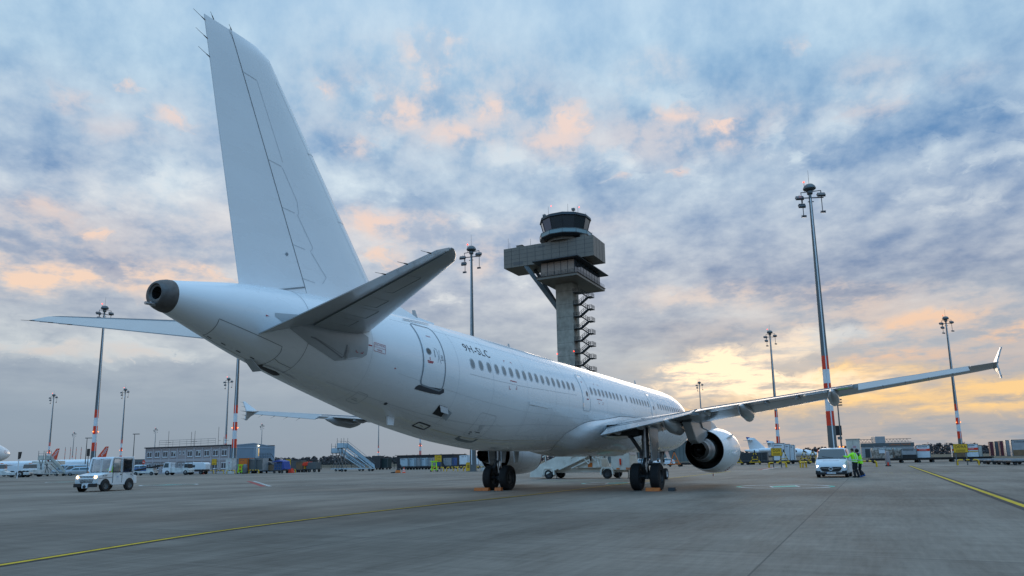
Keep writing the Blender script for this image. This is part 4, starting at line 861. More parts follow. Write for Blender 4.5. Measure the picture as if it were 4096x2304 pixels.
# overhanging block: near right corner seen at (22.24, 184)
def tl(x, y):   # world to tower local
    dx, dy = x - 16.8, y - 190; return dx * cos(RRZ) + dy * sin(RRZ), -dx * sin(RRZ) + dy * cos(RRZ)
bx, by = tl(22.24, 184)
mb = MB(); mb.box((bx - 13.5, by + 4.7, 58.1), (27, 9.4, 5.66)); blk = mb.build('office_block', M['clad'], TW)
mb = MB()
for k in range(1, 11): mb.box((bx - 27 + k * 2.45, by - .01, 58.1), (.07, .03, 5.6))
for z in (56.4, 57.6, 58.8, 60): mb.box((bx - 13.5, by - .006, z), (26.9, .02, .04))
for k in range(1, 4): mb.box((bx + .01, by + k * 2.35, 58.1), (.03, .07, 5.6))
mb.build('cladding_joint', M['clad_dark'], blk)
mb = MB(); mb.box((bx - 22.5, by - .004, 56.2), (3, .03, 1.0)); mb.box((bx - 15.2, by - .004, 60.0), (2.0, .03, .6)); mb.build('louvre_panel', mat('louvre_panel_brown', (.12, .105, .095), .6), blk)
for x, y, w, h in ((-22.5, 1.5, 1.8, .7), (-18, 3, .6, .8), (-3.2, 1.2, 1.6, .8)):
    mb = MB(); mb.box((bx + x, by + y, 60.94 + h / 2), (w, w * .7, h)); mb.box((bx + x, by + y, 60.94 + h + .05), (w + .2, w * .7 + .2, .1)); mb.build('roof_vent', M['clad'], blk)
def rod(mb, x, y, z, h, r=.04): mb.cyl((x, y, z), (x, y, z + h), r, r * .6, n=6)
for x, h in ((-26, 3.4), (-25.5, 2), (-19, 2.2), (-.6, 1.2), (-2, 2)):
    mb = MB(); rod(mb, bx + x, by + 1, 60.9, h, .05); mb.build('roof_aerial', M['galv_dark'], blk)
# glazed storey under the block
gx, gy = tl(17.4, 181.7)
mb = MB(); mb.box((gx - 5.85, gy + 10.9, 49.75), (11.7, 21.8, .7)); fl = mb.build('gallery_floor', M['clad'], TW)
mb = MB(); mb.box((gx - 5.85, gy + 10.9, 50.13), (12.2, 22.3, .08)); mb.build('floor_edge', M['clad_dark'], fl)
mb = MB(); mb.box((gx - 5.9, gy + 11.2, 54.35), (13.2, 24.6, .24)); mb.box((gx - 5.9, gy + 11.2, 54.75), (10.5, 20, .6)); mb.build('gallery_roof', M['clad_dark'], TW)
M['blind'] = mat('brown_window_blind', (.34, .23, .17), .5, coat=.4, var=.1)
x0, y0 = gx - 1.0, gy + 1.0
for k in range(5):
    mb = MB(); mb.box((x0 - 1.0 - k * 1.95, y0, 52.2), (1.85, .08, 3.7)); mb.build('gallery_window', M['blind'], TW)
for k in range(9):
    mb = MB(); mb.box((x0, y0 + 1.1 + k * 2.15, 52.2), (.08, 2.05, 3.7)); mb.build('gallery_window', M['tower_glass'], TW)
mb = MB(); mb.box((x0 - 5, y0 + 10, 52.2), (9.7, 19.6, 3.6)); mb.build('gallery_core', M['clad_dark'], TW)
mb = MB()
for k in range(6): mb.box((x0 - .05 - k * 1.95, y0 - .05, 52.2), (.1, .1, 3.8))
for k in range(10): mb.box((x0 + .03, y0 + .05 + k * 2.15, 52.2), (.1, .1, 3.8))
mb.build('window_mullion', M['clad_dark'], TW)
def rail(mb, a, b, h=1.1, step=1.0, r=.035):
    a, b = Vector(a), Vector(b); n = max(1, int((b - a).length / step))
    for k in range(n + 1): p = a + (b - a) * k / n; mb.cyl(p, p + up * h, r, n=4, caps=False)
    for f in (.4, .7, 1.0): mb.cyl(a + up * h * f, b + up * h * f, r, n=4, caps=False)
mb = MB(); rail(mb, (gx - .1, gy + .1, 50.1), (gx - .1, gy + 21.7, 50.1)); rail(mb, (gx - .1, gy + .1, 50.1), (gx - 11.6, gy + .1, 50.1)); mb.build('gallery_railing', M['galv_dark'], TW)
# diagonal brace
s1 = tl(*at(2093, 192.2, 1067)); s2 = tl(*at(2228, 189.5, 1190))
mb = MB(); mb.bar((s1[0], s1[1] + 1.6, 55.3), (-4.9, 1.4, 42.6), .9, 1.1); mb.build('diagonal_brace', M['galv'], TW, bev=.03)
mb = MB(); mb.bar((s1[0] + .6, s1[1] + 6.5, 55.3), (-4.9, 3.4, 42.6), .7, .9); mb.build('diagonal_brace', M['galv_dark'], TW)
# cab
cx, cy = tl(15.55, 192.0); n = 12
def ring(r, z, a0=15): return [Vector((cx + r * cos(radians(a0 + 30 * k)), cy + r * sin(radians(a0 + 30 * k)), z)) for k in range(n)]
mb = MB(); mb.loft([ring(5.4, 60.9), ring(5.4, 61.4), ring(5.9, 62.0)]); mb.loft([ring(2.8, 60.9), ring(2.8, 62)]); mb.build('cab_neck', M['clad'], TW)
mb = MB(); mb.loft([ring(6.4, 61.5), ring(7.3, 62.0), ring(7.35, 62.25), ring(6, 62.25)]); bal = mb.build('cab_balcony', M['clad_dark'], TW)
mb = MB(); mb.loft([ring(7.28, 62.25), ring(7.28, 63.35)], cap0=False, cap1=False); mb.build('balcony_glass', mat('balcony_glass_green', (.16, .26, .28), .08, spec=.8), bal)
mb = MB()
P = ring(7.33, 63.36); 
for k in range(n): mb.bar(P[k], P[(k + 1) % n], .08); mb.bar(P[k], P[k] - up * 1.1, .07)
mb.build('balcony_handrail', M['galv'], bal)
mb = MB(); mb.loft([ring(5.95, 62.2), ring(6.15, 64.0)], cap1=False); mb.build('cab_parapet', M['clad_dark'], TW)
for k in range(n):
    a, b = ring(6.12, 64.0), ring(6.95, 67.1); k2 = (k + 1) % n; mb = MB(); mb.quad(a[k], a[k2], b[k2], b[k]); mb.build('cab_window', M['tower_glass'] if k not in (6, 7, 1, 2) else mat('cab_glass_lilac', (.10, .09, .13), .06, spec=1), TW)
mb = MB(); a, b = ring(6.16, 64.0), ring(7.0, 67.1)
for k in range(n): mb.bar(a[k], b[k], .14)
mb.build('cab_mullion', M['clad_dark'], TW)
mb = MB(); mb.loft([ring(6.9, 67.0), ring(7.3, 67.2), ring(7.15, 67.9), ring(6.2, 68.3)]); rf = mb.build('cab_roof', M['clad_dark'], TW)
for a, h in ((200, 2.0), (240, 2.6), (300, 2.4), (330, 2.0), (20, 1.6)):
    mb = MB(); rod(mb, cx + 5.8 * cos(radians(a)), cy + 5.8 * sin(radians(a)), 68.2, h, .05); mb.build('roof_aerial', M['galv_dark'], rf)
for a in (215, 315):
    mb = MB(); p = (cx + 5.9 * cos(radians(a)), cy + 5.9 * sin(radians(a))); mb.box((*p, 69.0), (.8, .8, .6)); mb.cyl((*p, 68.2), (*p, 68.8), .06, n=6); mb.build('roof_camera', M['galv'], rf)
def lampball(p, r, m, par, nm='obstruction_lamp'):
    mb = MB(); mb.lathe([(r * .02, -r), (r * .7, -r * .7), (r, 0), (r * .7, r * .7), (r * .02, r)], p, 'Z', 10); return mb.build(nm, m, par, smooth=180)
lampball((cx + 5.6 * cos(radians(250)), cy + 5.6 * sin(radians(250)), 70.7), .14, M['lamp_red'], rf); lampball((cx + 5.8 * cos(radians(335)), cy + 5.8 * sin(radians(335)), 70.0), .14, M['lamp_red'], rf)
for p in ((-5.05, -.1, 30), (-.15, -.1, 30.3), (2.0, .6, 30.0)): lampball(p, .13, M['lamp_red'], TW)
# outside staircase on the right face: landings at the wall, half landings outside
top = 46.6; dz = 3.36
mb = MB()
for k in range(14):
    z = top - k * dz; 
    if z < 1: break
    mb.box((.95, 1.3, z), (1.9, 2.6, .12)); rail(mb, (0.05, .1, z), (1.8, .1, z), 1.05, .6, .05); 
    zo = z - dz / 2
    mb.box((4.7, 1.3, zo), (1.2, 2.6, .12)); rail(mb, (4.2, .05, zo), (5.25, .05, zo), 1.05, .5, .05); rail(mb, (5.25, .05, zo), (5.25, 2.5, zo), 1.05, .6, .05)
    for y, za, zb, xa, xb in ((1.95, z, zo, 1.85, 4.15), (.65, z - dz, zo, 1.85, 4.15)):
        mb.bar((xa, y, za - .08), (xb, y, zb - .08), 1.2, .28)
        for f in (.55, 1.05): mb.cyl((xa, y - .55, za + f), (xb, y - .55, zb + f), .055, n=4, caps=False)
        for i in range(5): t = i / 4; mb.cyl((xa + (xb - xa) * t, y - .55, za + (zb - za) * t), (xa + (xb - xa) * t, y - .55, za + (zb - za) * t + 1.05), .05, n=4, caps=False)
mb.build('outside_staircase', M['clad_dark'], TW)

# ------------------------------------------------------------------ floodlight masts
def mast_proto():
    t = thing('floodlight_mast', 'x', 'floodlight mast')
    m1 = [zat(3290, v, 83.5) for v in (1703, 1645, 1589, 1533.5, 1478, 1424)]
    R = lambda z: .50 - (.33) * z / 33.0
    mb = MB(); zs = [0] + m1 + [33.0]; mats_ = [0, 1, 2, 1, 2, 1, 0]
    for i in range(7):
        k = 1 if i not in (0, 6) else (2 if i == 0 else 5)
        for j in range(k):
            a = zs[i] + (zs[i + 1] - zs[i]) * j / k; b = zs[i] + (zs[i + 1] - zs[i]) * (j + 1) / k
            mb.lathe([(R(a), a), (R(b), b)], (0, 0, 0), 'Z', 16, mats_[i])
    mb.lathe([(.75, 0), (.75, .12), (.5, .12)], n=16)
    mb.build('pole', [M['galv'], M['red'], M['white']], t, smooth=40)
    mb = MB(); mb.bar((-.05, -R(1) - .03, 1), (-.05, -R(33) - .03, 32.5), .12, .06); mb.build('cable_duct', M['white'], t)
    mb = MB(); mb.lathe([(.16, 33.0), (.16, 33.6), (.5, 33.6), (.74, 33.75), (.75, 33.85), (.66, 34.08), (.44, 34.32), (.02, 34.42)], n=24); mb.lathe([(.3, 33.1), (.34, 33.15), (.34, 33.5), (.3, 33.55)], n=12); mb.build('mast_head', M['galv'], t, smooth=40)
    mb = MB(); mb.cyl((0, 0, 34.4), (0, 0, 36.2), .025, .012, n=6); mb.build('lightning_rod', M['galv_dark'], t)
    mb = MB()
    mb.bar((-1.65, -.1, 32.6), (1.55, -.1, 32.6), .11); mb.bar((-1.1, -.1, 33.3), (1.3, -.1, 33.5), .08); mb.bar((-1.1, -.1, 33.35), (-1.1, -.1, 32.0), .07); mb.bar((1.3, -.1, 33.5), (1.3, -.1, 31.0), .07); mb.bar((-1.0, -.1, 32.6), (-1.0, -.1, 30.3), .07)
    mb.bar((-.35, -.1, 32.1), (.35, -.1, 32.1), .09); mb.build('lamp_arm', M['galv_dark'], t)
    def lamp(x, z, w, tilt):
        mb = MB(); Rm = Matrix.Rotation(tilt, 3, 'X'); mb.box((x, -.25, z), (w, .55, .22), R=Rm, top=.7); mb.box((x, -.25, z + .02), (w * .9, .50, .27), R=Rm, m=1); mb.bar((x, -.1, z + .45), (x, -.2, z), .05)
        mb.build('floodlight', [M['galv_dark'], M['floodglass']], t)
    lamp(-1.35, 32.55, 1.0, .9); lamp(-1.15, 31.55, .85, 1.0); lamp(-1.02, 30.2, .5, .3); lamp(1.25, 32.9, 1.0, .9); lamp(1.3, 30.7, .5, .3)
    mb = MB(); mb.cyl((-.6, 0, 33.4), (-.6, 0, 34.6), .03, n=6); mb.build('lamp_post', M['galv_dark'], t)
    lampball((-.6, 0, 34.7), .10, M['lamp_red'], t)
    z = (m1[2] + m1[3]) / 2 - .3
    for x in (-1, 1): lampball((x * (R(z) + .10), -.2, z), .09, M['lamp_orange'], t)
    return t
mp = mast_proto(); first = True
MASTS = [(36.92, 83.5, 'tallest floodlight mast, striped red and white, rising behind the white van', .0), (68.4, 186.3, 'red and white floodlight mast rising behind the D09 stand sign', .1), (105.9, 171.0, 'red and white floodlight mast standing behind the D09A stand sign', .1),
 (81.8, 311.6, 'distant floodlight mast rising just above the near wing by the nose', .2), (-6.05, 106.5, 'floodlight mast with four lamps between the tailplane tip and the control tower', -.2), (-83.6, 143.2, 'tall striped floodlight mast rising behind the white tow tractor', 1.1),
 (-162.9, 298.5, 'mid distance striped floodlight mast just right of the tow tractor roof', .2), (-204.2, 316.1, 'striped floodlight mast beyond the passenger stairs at the left edge', .3), (-107.4, 268, 'slimmer striped floodlight mast close behind the mast of the D11 sign', .2),
 (-402, 656, 'tiny far floodlight mast between the two orange airliner tails', .5), (-305.5, 612, 'tiny far floodlight mast above the left end of the container offices', .4), (-203.5, 580, 'tiny far floodlight mast above the blue grey shed', .4),
 (*at(932, 138, 1890), 'thick striped floodlight mast beside the D11 sign, its head hidden by the tail', .3), (*at(1513, 480), 'thin far striped floodlight mast beside the parked boarding stairs', .3), (*at(1681, 312), 'striped floodlight mast seen under the belly above the dark shed', .3)]
for x, y, lab, rz in MASTS:
    o = mp if first else copy_tree(mp); first = False
    o.location = (x, y, 0); o.rotation_euler.z = RRZ + rz + .4; o['label'] = lab; o['group'] = 'floodlight masts over the apron'
# slim lamp posts and warning poles in the far left
def slim(u, Y, h, label, kind):
    t = thing('street_lamp' if kind else 'warning_pole', label, 'street lamp' if kind else 'pole', (*at(u, Y), 0), group='slim poles on the far left'); mb = MB()
    mb.cyl((0, 0, 0), (0, 0, h), .16, .09, n=8); mb.build('pole', M['galv_dark'], t)
    if kind: mb = MB(); mb.box((.5, 0, h + .05), (2.0, .5, .22)); mb.build('lamp_head', M['galv_dark'], t)
    else:
        mb = MB()
        for k in range(5): mb.cyl((0, 0, h * (.2 + .16 * k)), (0, 0, h * (.28 + .16 * k)), .14, n=8)
        mb.build('red_band', M['red'], t)
slim(341, 230, 11, 'street lamp seen beside the second orange tail', 1); slim(531, 230, 12, 'street lamp between the tow tractor and the container offices', 1)
for u, w in ((257, 'first'), (278, 'second'), (301, 'third'), (321, 'last')): slim(u, 420, 14, w + ' of four thin banded poles left of the second orange tail', 0)

# ------------------------------------------------------------------ stand signs, guard rails, cabinets
M['blacktxt'] = mat('black_sign_lettering', (.012, .012, .012), .5)
def wall_text(mb, body, c, size, m=0, off=0, spacing=1.):     # upright lettering in the local xz plane facing -y
    v, f = text2d(body, 1., spacing); return mb.add([(c[0] + a * size, c[1] - off, c[2] + b * size) for a, b in v], f, m)
def stand_sign(x, y, body, w, h, label, z0=1.45):
    t = thing('stand_sign', label, 'sign', (x, y, 0), RRZ, 'yellow stand number signs'); 
    for s in (-1, 1): mb = MB(); mb.box((s * w * .36, .06, (z0 + h) / 2), (.12, .08, z0 + h)); mb.build('post', M['galv'], t)
    mb = MB(); mb.box((0, 0, z0 + h / 2), (w, .04, h), m=0); bd = mb.build('board', M['blacktxt'], t)
    mb = MB(); mb.box((0, -.022, z0 + h / 2), (w - .09, .012, h - .09)); mb.build('face', M['sign_yellow'], bd)
    mb = MB(); wall_text(mb, body, (0, -.034, z0 + h * .66), .50 if len(body) < 4 else .48, spacing=1.05); mb.build('lettering', M['blacktxt'], bd)
    mb = MB(); random.seed(len(body) + int(x))
    for r in range(2):
        k = -w * .32
        while k < w * .3: d = random.uniform(.03, .07); mb.box((k + d / 2, -.031, z0 + h * (.30 - .13 * r)), (d, .006, .075)); k += d + .025
    mb.build('small_lettering', M['blacktxt'], bd)
stand_sign(33.8, 93, 'D09', 1.34, 1.02, 'yellow stand sign reading D09 near the engine'); stand_sign(52.7, 85.2, 'D09A', 1.5, 1.04, 'yellow stand sign reading D09A at the right')
stand_sign(-12.0, 114.2, 'D10', 1.34, 1.1, 'yellow stand sign reading D10 under the belly'); stand_sign(*at(857, 137.5), 'D11', 1.34, 1.15, 'yellow stand sign reading D11 before the container offices', 1.65)
stand_sign(*at(1153, 133), 'D10A', 1.34, 1.15, 'yellow stand sign half hidden behind the blue covered cart', 1.3)
def hoop(x, y, L, label, rz=RRZ, h=.62, r=.085, cat='guard rail', stripes=True):
    pts = [(-L / 2, 0, 0), (-L / 2, 0, h - .22)] + [(-L / 2 + .22 - .22 * cos(a), 0, h - .22 + .22 * sin(a)) for a in (.4, .8, 1.2, 1.57)]
    k = max(2, int((L - .44) / .28)); pts += [(-L / 2 + .22 + (L - .44) * i / k, 0, h) for i in range(1, k)] + [(-p[0], 0, p[2]) for p in pts[::-1]]
    mb = MB(); mb.tube(pts, r, 10); n = 10
    if stripes:
        for f in range(len(mb.m) - 2):
            s = f // n
            if 6 <= s < 6 + k - 1 and (s % 2 == 0): mb.m[f] = 1
    return tag(mb.build('guard_rail', [M['yellow'], M['black']], smooth=60, loc=(x, y, 0), rz=rz), label, cat, 'yellow and black guard rails')
hoop(33.6, 92.3, 2.1, 'yellow guard rail with black stripes before the D09 sign'); hoop(34.0, 93.6, 2.1, 'yellow guard rail just behind the D09 sign posts')
hoop(52.9, 84.4, 2.1, 'yellow guard rail with black stripes before the D09A sign')
hoop(38.6, 86.1, 8.0, 'long striped guard rail running behind the van and the two men', h=.66, r=.1); hoop(35.2, 88.2, 1.5, 'short thick yellow guard rail end just left of the van', RRZ + 1.2, h=.66, r=.1, stripes=False)
for i, (u, d, L, lab) in enumerate(((1753, 0, 2.0, 'striped guard rail before the D10 sign'), (1809, -2.2, 2.0, 'striped guard rail right of the D10 sign'), (1876, -4, 2.0, 'striped guard rail before the mast seen beside the engine exhaust'), (1930, -5.5, 2.2, 'striped guard rail nearest the far engine exhaust'), (1845, 2, 3.0, 'striped guard rail set back between the D10 sign and the mast'))):
    Y = 114 + d; hoop(*at(u, Y), L, lab)
for u, d, L, lab in ((844, 6, 1.8, 'striped guard rail left of the D11 sign, by the traffic cone'), (881, 3, 2.0, 'striped guard rail right under the D11 sign'), (925, 0, 2.1, 'striped guard rail before the pale cabinet of the D11 mast'), (970, -2, 2.4, 'striped guard rail before the orange container'), (1017, -4, 2.4, 'striped guard rail right of the orange container')):
    Y = 134 + d; hoop(*at(u, Y), L, lab)
hoop(*at(300, 150), 2.2, 'yellow guard rail before the row of silver vans', rz=.2); hoop(*at(335, 152), 2.2, 'yellow guard rail just behind the tow tractor', rz=.2)
hoop(*at(1171, 131), 1.0, 'short yellow guard rail beside the red box', rz=.3)
def cabinet(x, y, w, d, h, mname, label, rz=RRZ, roof=True, notice=True):
    t = thing('switch_cabinet', label, 'cabinet', (x, y, 0), rz, 'switch cabinets at the masts'); mb = MB(); mb.box((0, 0, h / 2 + .05), (w, d, h - .1)); mb.box((0, 0, .05), (w + .1, d + .1, .1)); b = mb.build('housing', M[mname], t, bev=.015)
    if roof: mb = MB(); mb.box((0, 0, h + .04), (w + .16, d + .16, .1)); mb.build('roof', M[mname], t, bev=.01)
    mb = MB(); mb.box((.0, -d / 2 - .004, h / 2), (.02, .006, h - .3)); mb.box((w * .08, -d / 2 - .012, h * .5), (.04, .03, .2)); mb.build('door_gap', M['galv_dark'], b)
    if notice: mb = MB(); mb.box((w * .1, -d / 2 - .01, h * .72), (.46, .012, .4)); mb.build('notice', mat('notice_sheet', (.55, .5, .52), .5), b); mb = MB(); [mb.box((w * .1, -d / 2 - .018, h * .72 + .1 - k * .09), (.34, .006, .04)) for k in range(3)]; mb.build('notice_lettering', M['red_ink'], b)
cabinet(42.9, 91.2, 1.55, 1.1, 3.35, 'cream', 'tall cream switch cabinet with notice behind the two men'); cabinet(-4.0, 111.6, 2.2, 1.0, 2.2, 'dirty_white', 'white cabinet partly hidden behind the far engine')
cabinet(*at(925, 137.0), 1.6, 1.2, 2.8, 'dirty_white', 'pale cabinet at the foot of the D11 mast'); cabinet(*at(950, 138.2), 1.9, 1.2, 2.75, 'uld_light', 'pale blue cabinet between the D11 mast and the orange container', notice=False)
t = thing('waste_bin', 'yellow bin with black print at the foot of the D10 mast', 'bin', (*at(1877, 110), 0), RRZ); mb = MB(); mb.box((0, 0, .62), (.85, .6, 1.2)); b = mb.build('body', M['sign_yellow'], t, bev=.03); mb = MB(); mb.box((0, 0, 1.27), (.6, .66, .12)); mb.build('lid', M['yellow'], t, bev=.02)
mb = MB(); [mb.box((0, -.305, .9 - k * .16), (.4, .01, .09)) for k in range(3)]; mb.build('print', M['blacktxt'], b)
# slim camera pole with a black board, beside the tallest mast
t = thing('camera_pole', 'slim grey pole carrying a black board beside the tallest mast', 'pole', (*at(3372, 104), 0), RRZ); mb = MB(); mb.cyl((0, 0, 0), (0, 0, 9.6), .13, .08, n=10); mb.build('pole', M['galv'], t, smooth=40)
mb = MB(); mb.box((-.35, .15, 4.95), (1.15, .12, 1.4)); mb.build('board', M['black'], t); mb = MB(); mb.box((-.1, -.2, 3.85), (.6, .2, .4)); mb.build('control_box', M['galv'], t)
mb = MB(); [mb.box((.35, 0, 8.6 + .4 * k), (.5, .2, .18)) for k in range(3)]; mb.build('camera', M['galv_dark'], t); lampball((-.25, -.1, 2.6), .09, M['lamp_orange'], t); lampball((.25, -.1, 2.6), .09, M['lamp_orange'], t)
# ------------------------------------------------------------------ vehicles and ground equipment (local: x forward, y left)
def vwheel(par, x, y, r, w=.2, rim='galv', hub=.55):
    mb = MB(); mb.lathe([(r * hub, -w * .5), (r * .9, -w * .5), (r, -w * .32), (r, w * .32), (r * .9, w * .5), (r * hub, w * .5)], (x, y, r), 'Y', 24, 0)
    for s in (-1, 1): mb.lathe([(r * hub, s * w * .5), (r * hub * .9, s * w * .3), (r * .2, s * w * .25), (r * .16, s * w * .42), (.005, s * w * .42)], (x, y, r), 'Y', 20, 1)
    return mb.build('wheel', [M['rubber'], M[rim]], par, smooth=35)
def panel(par, name, quad, m, off=None):
    mb = MB(); mb.add(quad, [tuple(range(len(quad)))]); return mb.build(name, m if not isinstance(m, str) else M[m], par)
M['veh_white'] = mat('vehicle_white_paint', (.72, .74, .76), .35, coat=.4, var=.08, vs=1.5)
M['veh_dirt'] = mat('vehicle_white_paint_dirty', (.70, .71, .71), .45, coat=.2, var=.45, vs=1.4, thr=(.25, .5), stretch=(1, 1, 1.6))
M['veh_silver'] = mat('vehicle_silver_paint', (.38, .42, .45), .3, .4, coat=.4)
M['wscreen'] = mat('windscreen_glass', (.045, .075, .085), .05, spec=.9)
def clear_glass(name, k=.13, tint=(.75, .82, .82)):
    m = bpy.data.materials.new(name); m.use_nodes = True; t = m.node_tree; t.nodes.clear(); o = t.nodes.new('ShaderNodeOutputMaterial'); a = t.nodes.new('ShaderNodeBsdfTransparent'); a.inputs[0].default_value = (*tint, 1)
    b = t.nodes.new('ShaderNodeBsdfGlossy'); b.inputs['Roughness'].default_value = .03; x = t.nodes.new('ShaderNodeMixShader'); f = t.nodes.new('ShaderNodeFresnel'); f.inputs[0].default_value = 1.5
    t.links.new(f.outputs[0], x.inputs[0]); t.links.new(a.outputs[0], x.inputs[1]); t.links.new(b.outputs[0], x.inputs[2]); t.links.new(x.outputs[0], o.inputs[0]); return m
M['clearglass'] = clear_glass('clear_cab_glass', tint=(.62, .68, .69)); M['tintglass'] = clear_glass('tinted_cab_glass', tint=(.22, .25, .26))
# ---- tow tractor
def tow_tractor():
    t = thing('tow_tractor', 'white baggage tow tractor with lit headlamps driving across the apron at the left', 'tow tractor', (-26.05, 46.2, 0), radians(-100))
    W = .80
    mb = MB()
    mb.prism([(1.62, .42), (1.66, .78), (1.60, 1.0), (.55, 1.16), (.42, 1.16), (.42, .42)], -W, W)              # bonnet block
    mb.prism([(.42, .36), (.42, 1.14), (-1.50, 1.14), (-1.50, .36)], -W, W)
    mb.prism([(-1.50, .40), (-1.50, .98), (-1.82, .92), (-1.84, .40)], -W, W)
    body = mb.build('body', M['veh_dirt'], t, bev=.04)
    mb = MB(); mb.prism([(.44, 2.0), (.36, 2.12), (-1.50, 2.14), (-1.54, 2.0)], -W + .02, W - .02); mb.build('roof', M['veh_white'], t, bev=.03)
    mb = MB()
    for y in (-1, 1):
        y *= W - .07
        mb.bar((.60, y, 1.16), (.40, y, 2.02), .11); mb.bar((-.42, y, 1.1), (-.42, y, 2.02), .15, .10); mb.bar((-1.44, y, 1.1), (-1.44, y, 2.02), .14, .14)
    mb.bar((.47, 0, 1.2), (.36, 0, 2.0), .05); mb.build('cab_pillar', M['veh_white'], t)
    panel(t, 'windscreen', [(.56, -W + .12, 1.2), (.56, W - .12, 1.2), (.41, W - .12, 1.98), (.41, -W + .12, 1.98)], 'clearglass')
    panel(t, 'rear_window', [(-1.46, -W + .12, 1.2), (-1.46, W - .12, 1.2), (-1.46, W - .12, 1.98), (-1.46, -W + .12, 1.98)], 'tintglass')
    for s in (1, -1):
        mb = MB(); y = s * (W + .006); mb.add([(.38, y, .55), (.38, y, 1.12), (-.40, y, 1.12), (-.40, y, .55)], [(0, 1, 2, 3)]); d = mb.build('door', M['veh_dirt'], t)
        y = s * (W - .04)
        mb = MB(); mb.add([(.42, y, 1.12), (.33, y, 1.96), (-.34, y, 1.96), (-.34, y, 1.12)], [(0, 1, 2, 3)]); mb.build('door_window', M['tintglass'], d)
        mb = MB(); mb.add([(-.50, y, 1.12), (-.50, y, 1.96), (-1.36, y, 1.96), (-1.36, y, 1.12)], [(0, 1, 2, 3)]); mb.build('side_window', M['tintglass'], t)
        mb = MB()
        for a, b in (((.38, .5), (.38, 2.0)), ((-.42, .5), (-.42, 2.0)), ((-1.42, .9), (-1.42, 2.0)), ((.38, 1.15), (-1.42, 1.15))): mb.bar((a[0], s * (W + .004), a[1]), (b[0], s * (W + .004), b[1]), .022)
        mb.bar((1.55, s * (W + .004), .80), (.42, s * (W + .004), .86), .018); mb.build('door_gap', M['galv_dark'], body)
        mb = MB(); mb.box((-.30, s * (W + .012), 1.02), (.10, .03, .07)); mb.build('door_handle', M['black'], d); mb = MB(); mb.box((-1.25, s * (W + .012), 1.02), (.10, .03, .07)); mb.build('rear_door_handle', M['black'], t)
        mb = MB(); mb.lathe([(.40, -.02), (.40, .02)], (1.02, s * (W - .0), .36), 'Y', 24); mb.lathe([(.42, .01 * s), (.01, .01 * s)], (1.02, s * W, .36), 'Y', 24); mb.lathe([(.42, .01 * s), (.01, .01 * s)], (-1.12, s * W, .36), 'Y', 24); mb.build('wheel_arch', M['black'], body)
    mb = MB(); v, f = text2d('M', .22); mb.add([(-.02 - a * 1.0, W + .014, .86 + b) for a, b in v], f); mb.build('lettering', mat('pale_blue_lettering', (.18, .3, .5), .5), body)
    mb = MB(); mb.tube([(1.25, W + .012, .92), (1.22, W + .012, 1.02)], .02, 4); mb.bar((1.18, W + .012, .95), (.9, W + .012, .99), .06, .01); mb.build('lettering', M['ink'], body)
    for z, n, w in ((.93, 12, .62), (.86, 12, .60), (.74, 9, .5), (.66, 9, .46), (.58, 8, .42)):
        mb = MB()
        for k in range(n): y = -w + 2 * w * (k + .5) / n; mb.box((1.66 - (.03 if z > .8 else .0), y, z), (.03, 2 * w / n * .62, .045))
        mb.build('grille', M['galv_dark'], body)
    for s in (1, -1):
        mb = MB(); mb.lathe([(.085, 0), (.075, .03), (.01, .045)], (1.645, s * .62, .89), 'X', 16); mb.build('headlight', M['lamp_warm'], t, smooth=60)
        mb = MB(); mb.box((1.70, s * .52, .40), (.16, .52, .22)); mb.build('bumper', M['black'], t, bev=.02)
        mb = MB(); mb.box((.62, s * (W - .04), 1.20), (.08, .08, .08)); mb.build('indicator', M['orange'], t)
        vwheel(t, 1.02, s * (W - .05), .35, .24, 'galv'); vwheel(t, -1.12, s * (W - .05), .35, .24, 'galv')
        mb = MB(); mb.bar((.56, s * .15, 1.22), (.50, s * .5, 1.3), .02); mb.build('wiper', M['black'], t)
    mb = MB(); mb.box((1.70, 0, .36), (.12, .4, .26)); mb.build('tow_plate', M['veh_white'], t); mb = MB(); mb.box((1.78, 0, .32), (.1, .16, .12)); mb.cyl((1.8, 0, .2), (1.8, 0, .45), .025, n=8); mb.build('hitch', M['black'], t)
    mb = MB(); mb.prism([(.1, .8), (.1, 1.0), (-.3, 1.02), (-.36, 1.65), (-.46, 1.65), (-.46, .8)], .1, .6); mb.build('seat', M['black'], t); 
    mb = MB(); mb.tube([(.38 + .0, .36 + .17 * cos(a), 1.32 + .17 * sin(a)) for a in [2 * pi * k / 16 for k in range(17)]], .018, 6); mb.bar((.6, .36, 1.0), (.38, .36, 1.3), .05); mb.build('steering_wheel', M['black'], t)
    mb = MB(); mb.box((-1.80, -.45, .98), (.08, .5, .2)); mb.build('tail_board', M['galv_dark'], t)
tow_tractor()
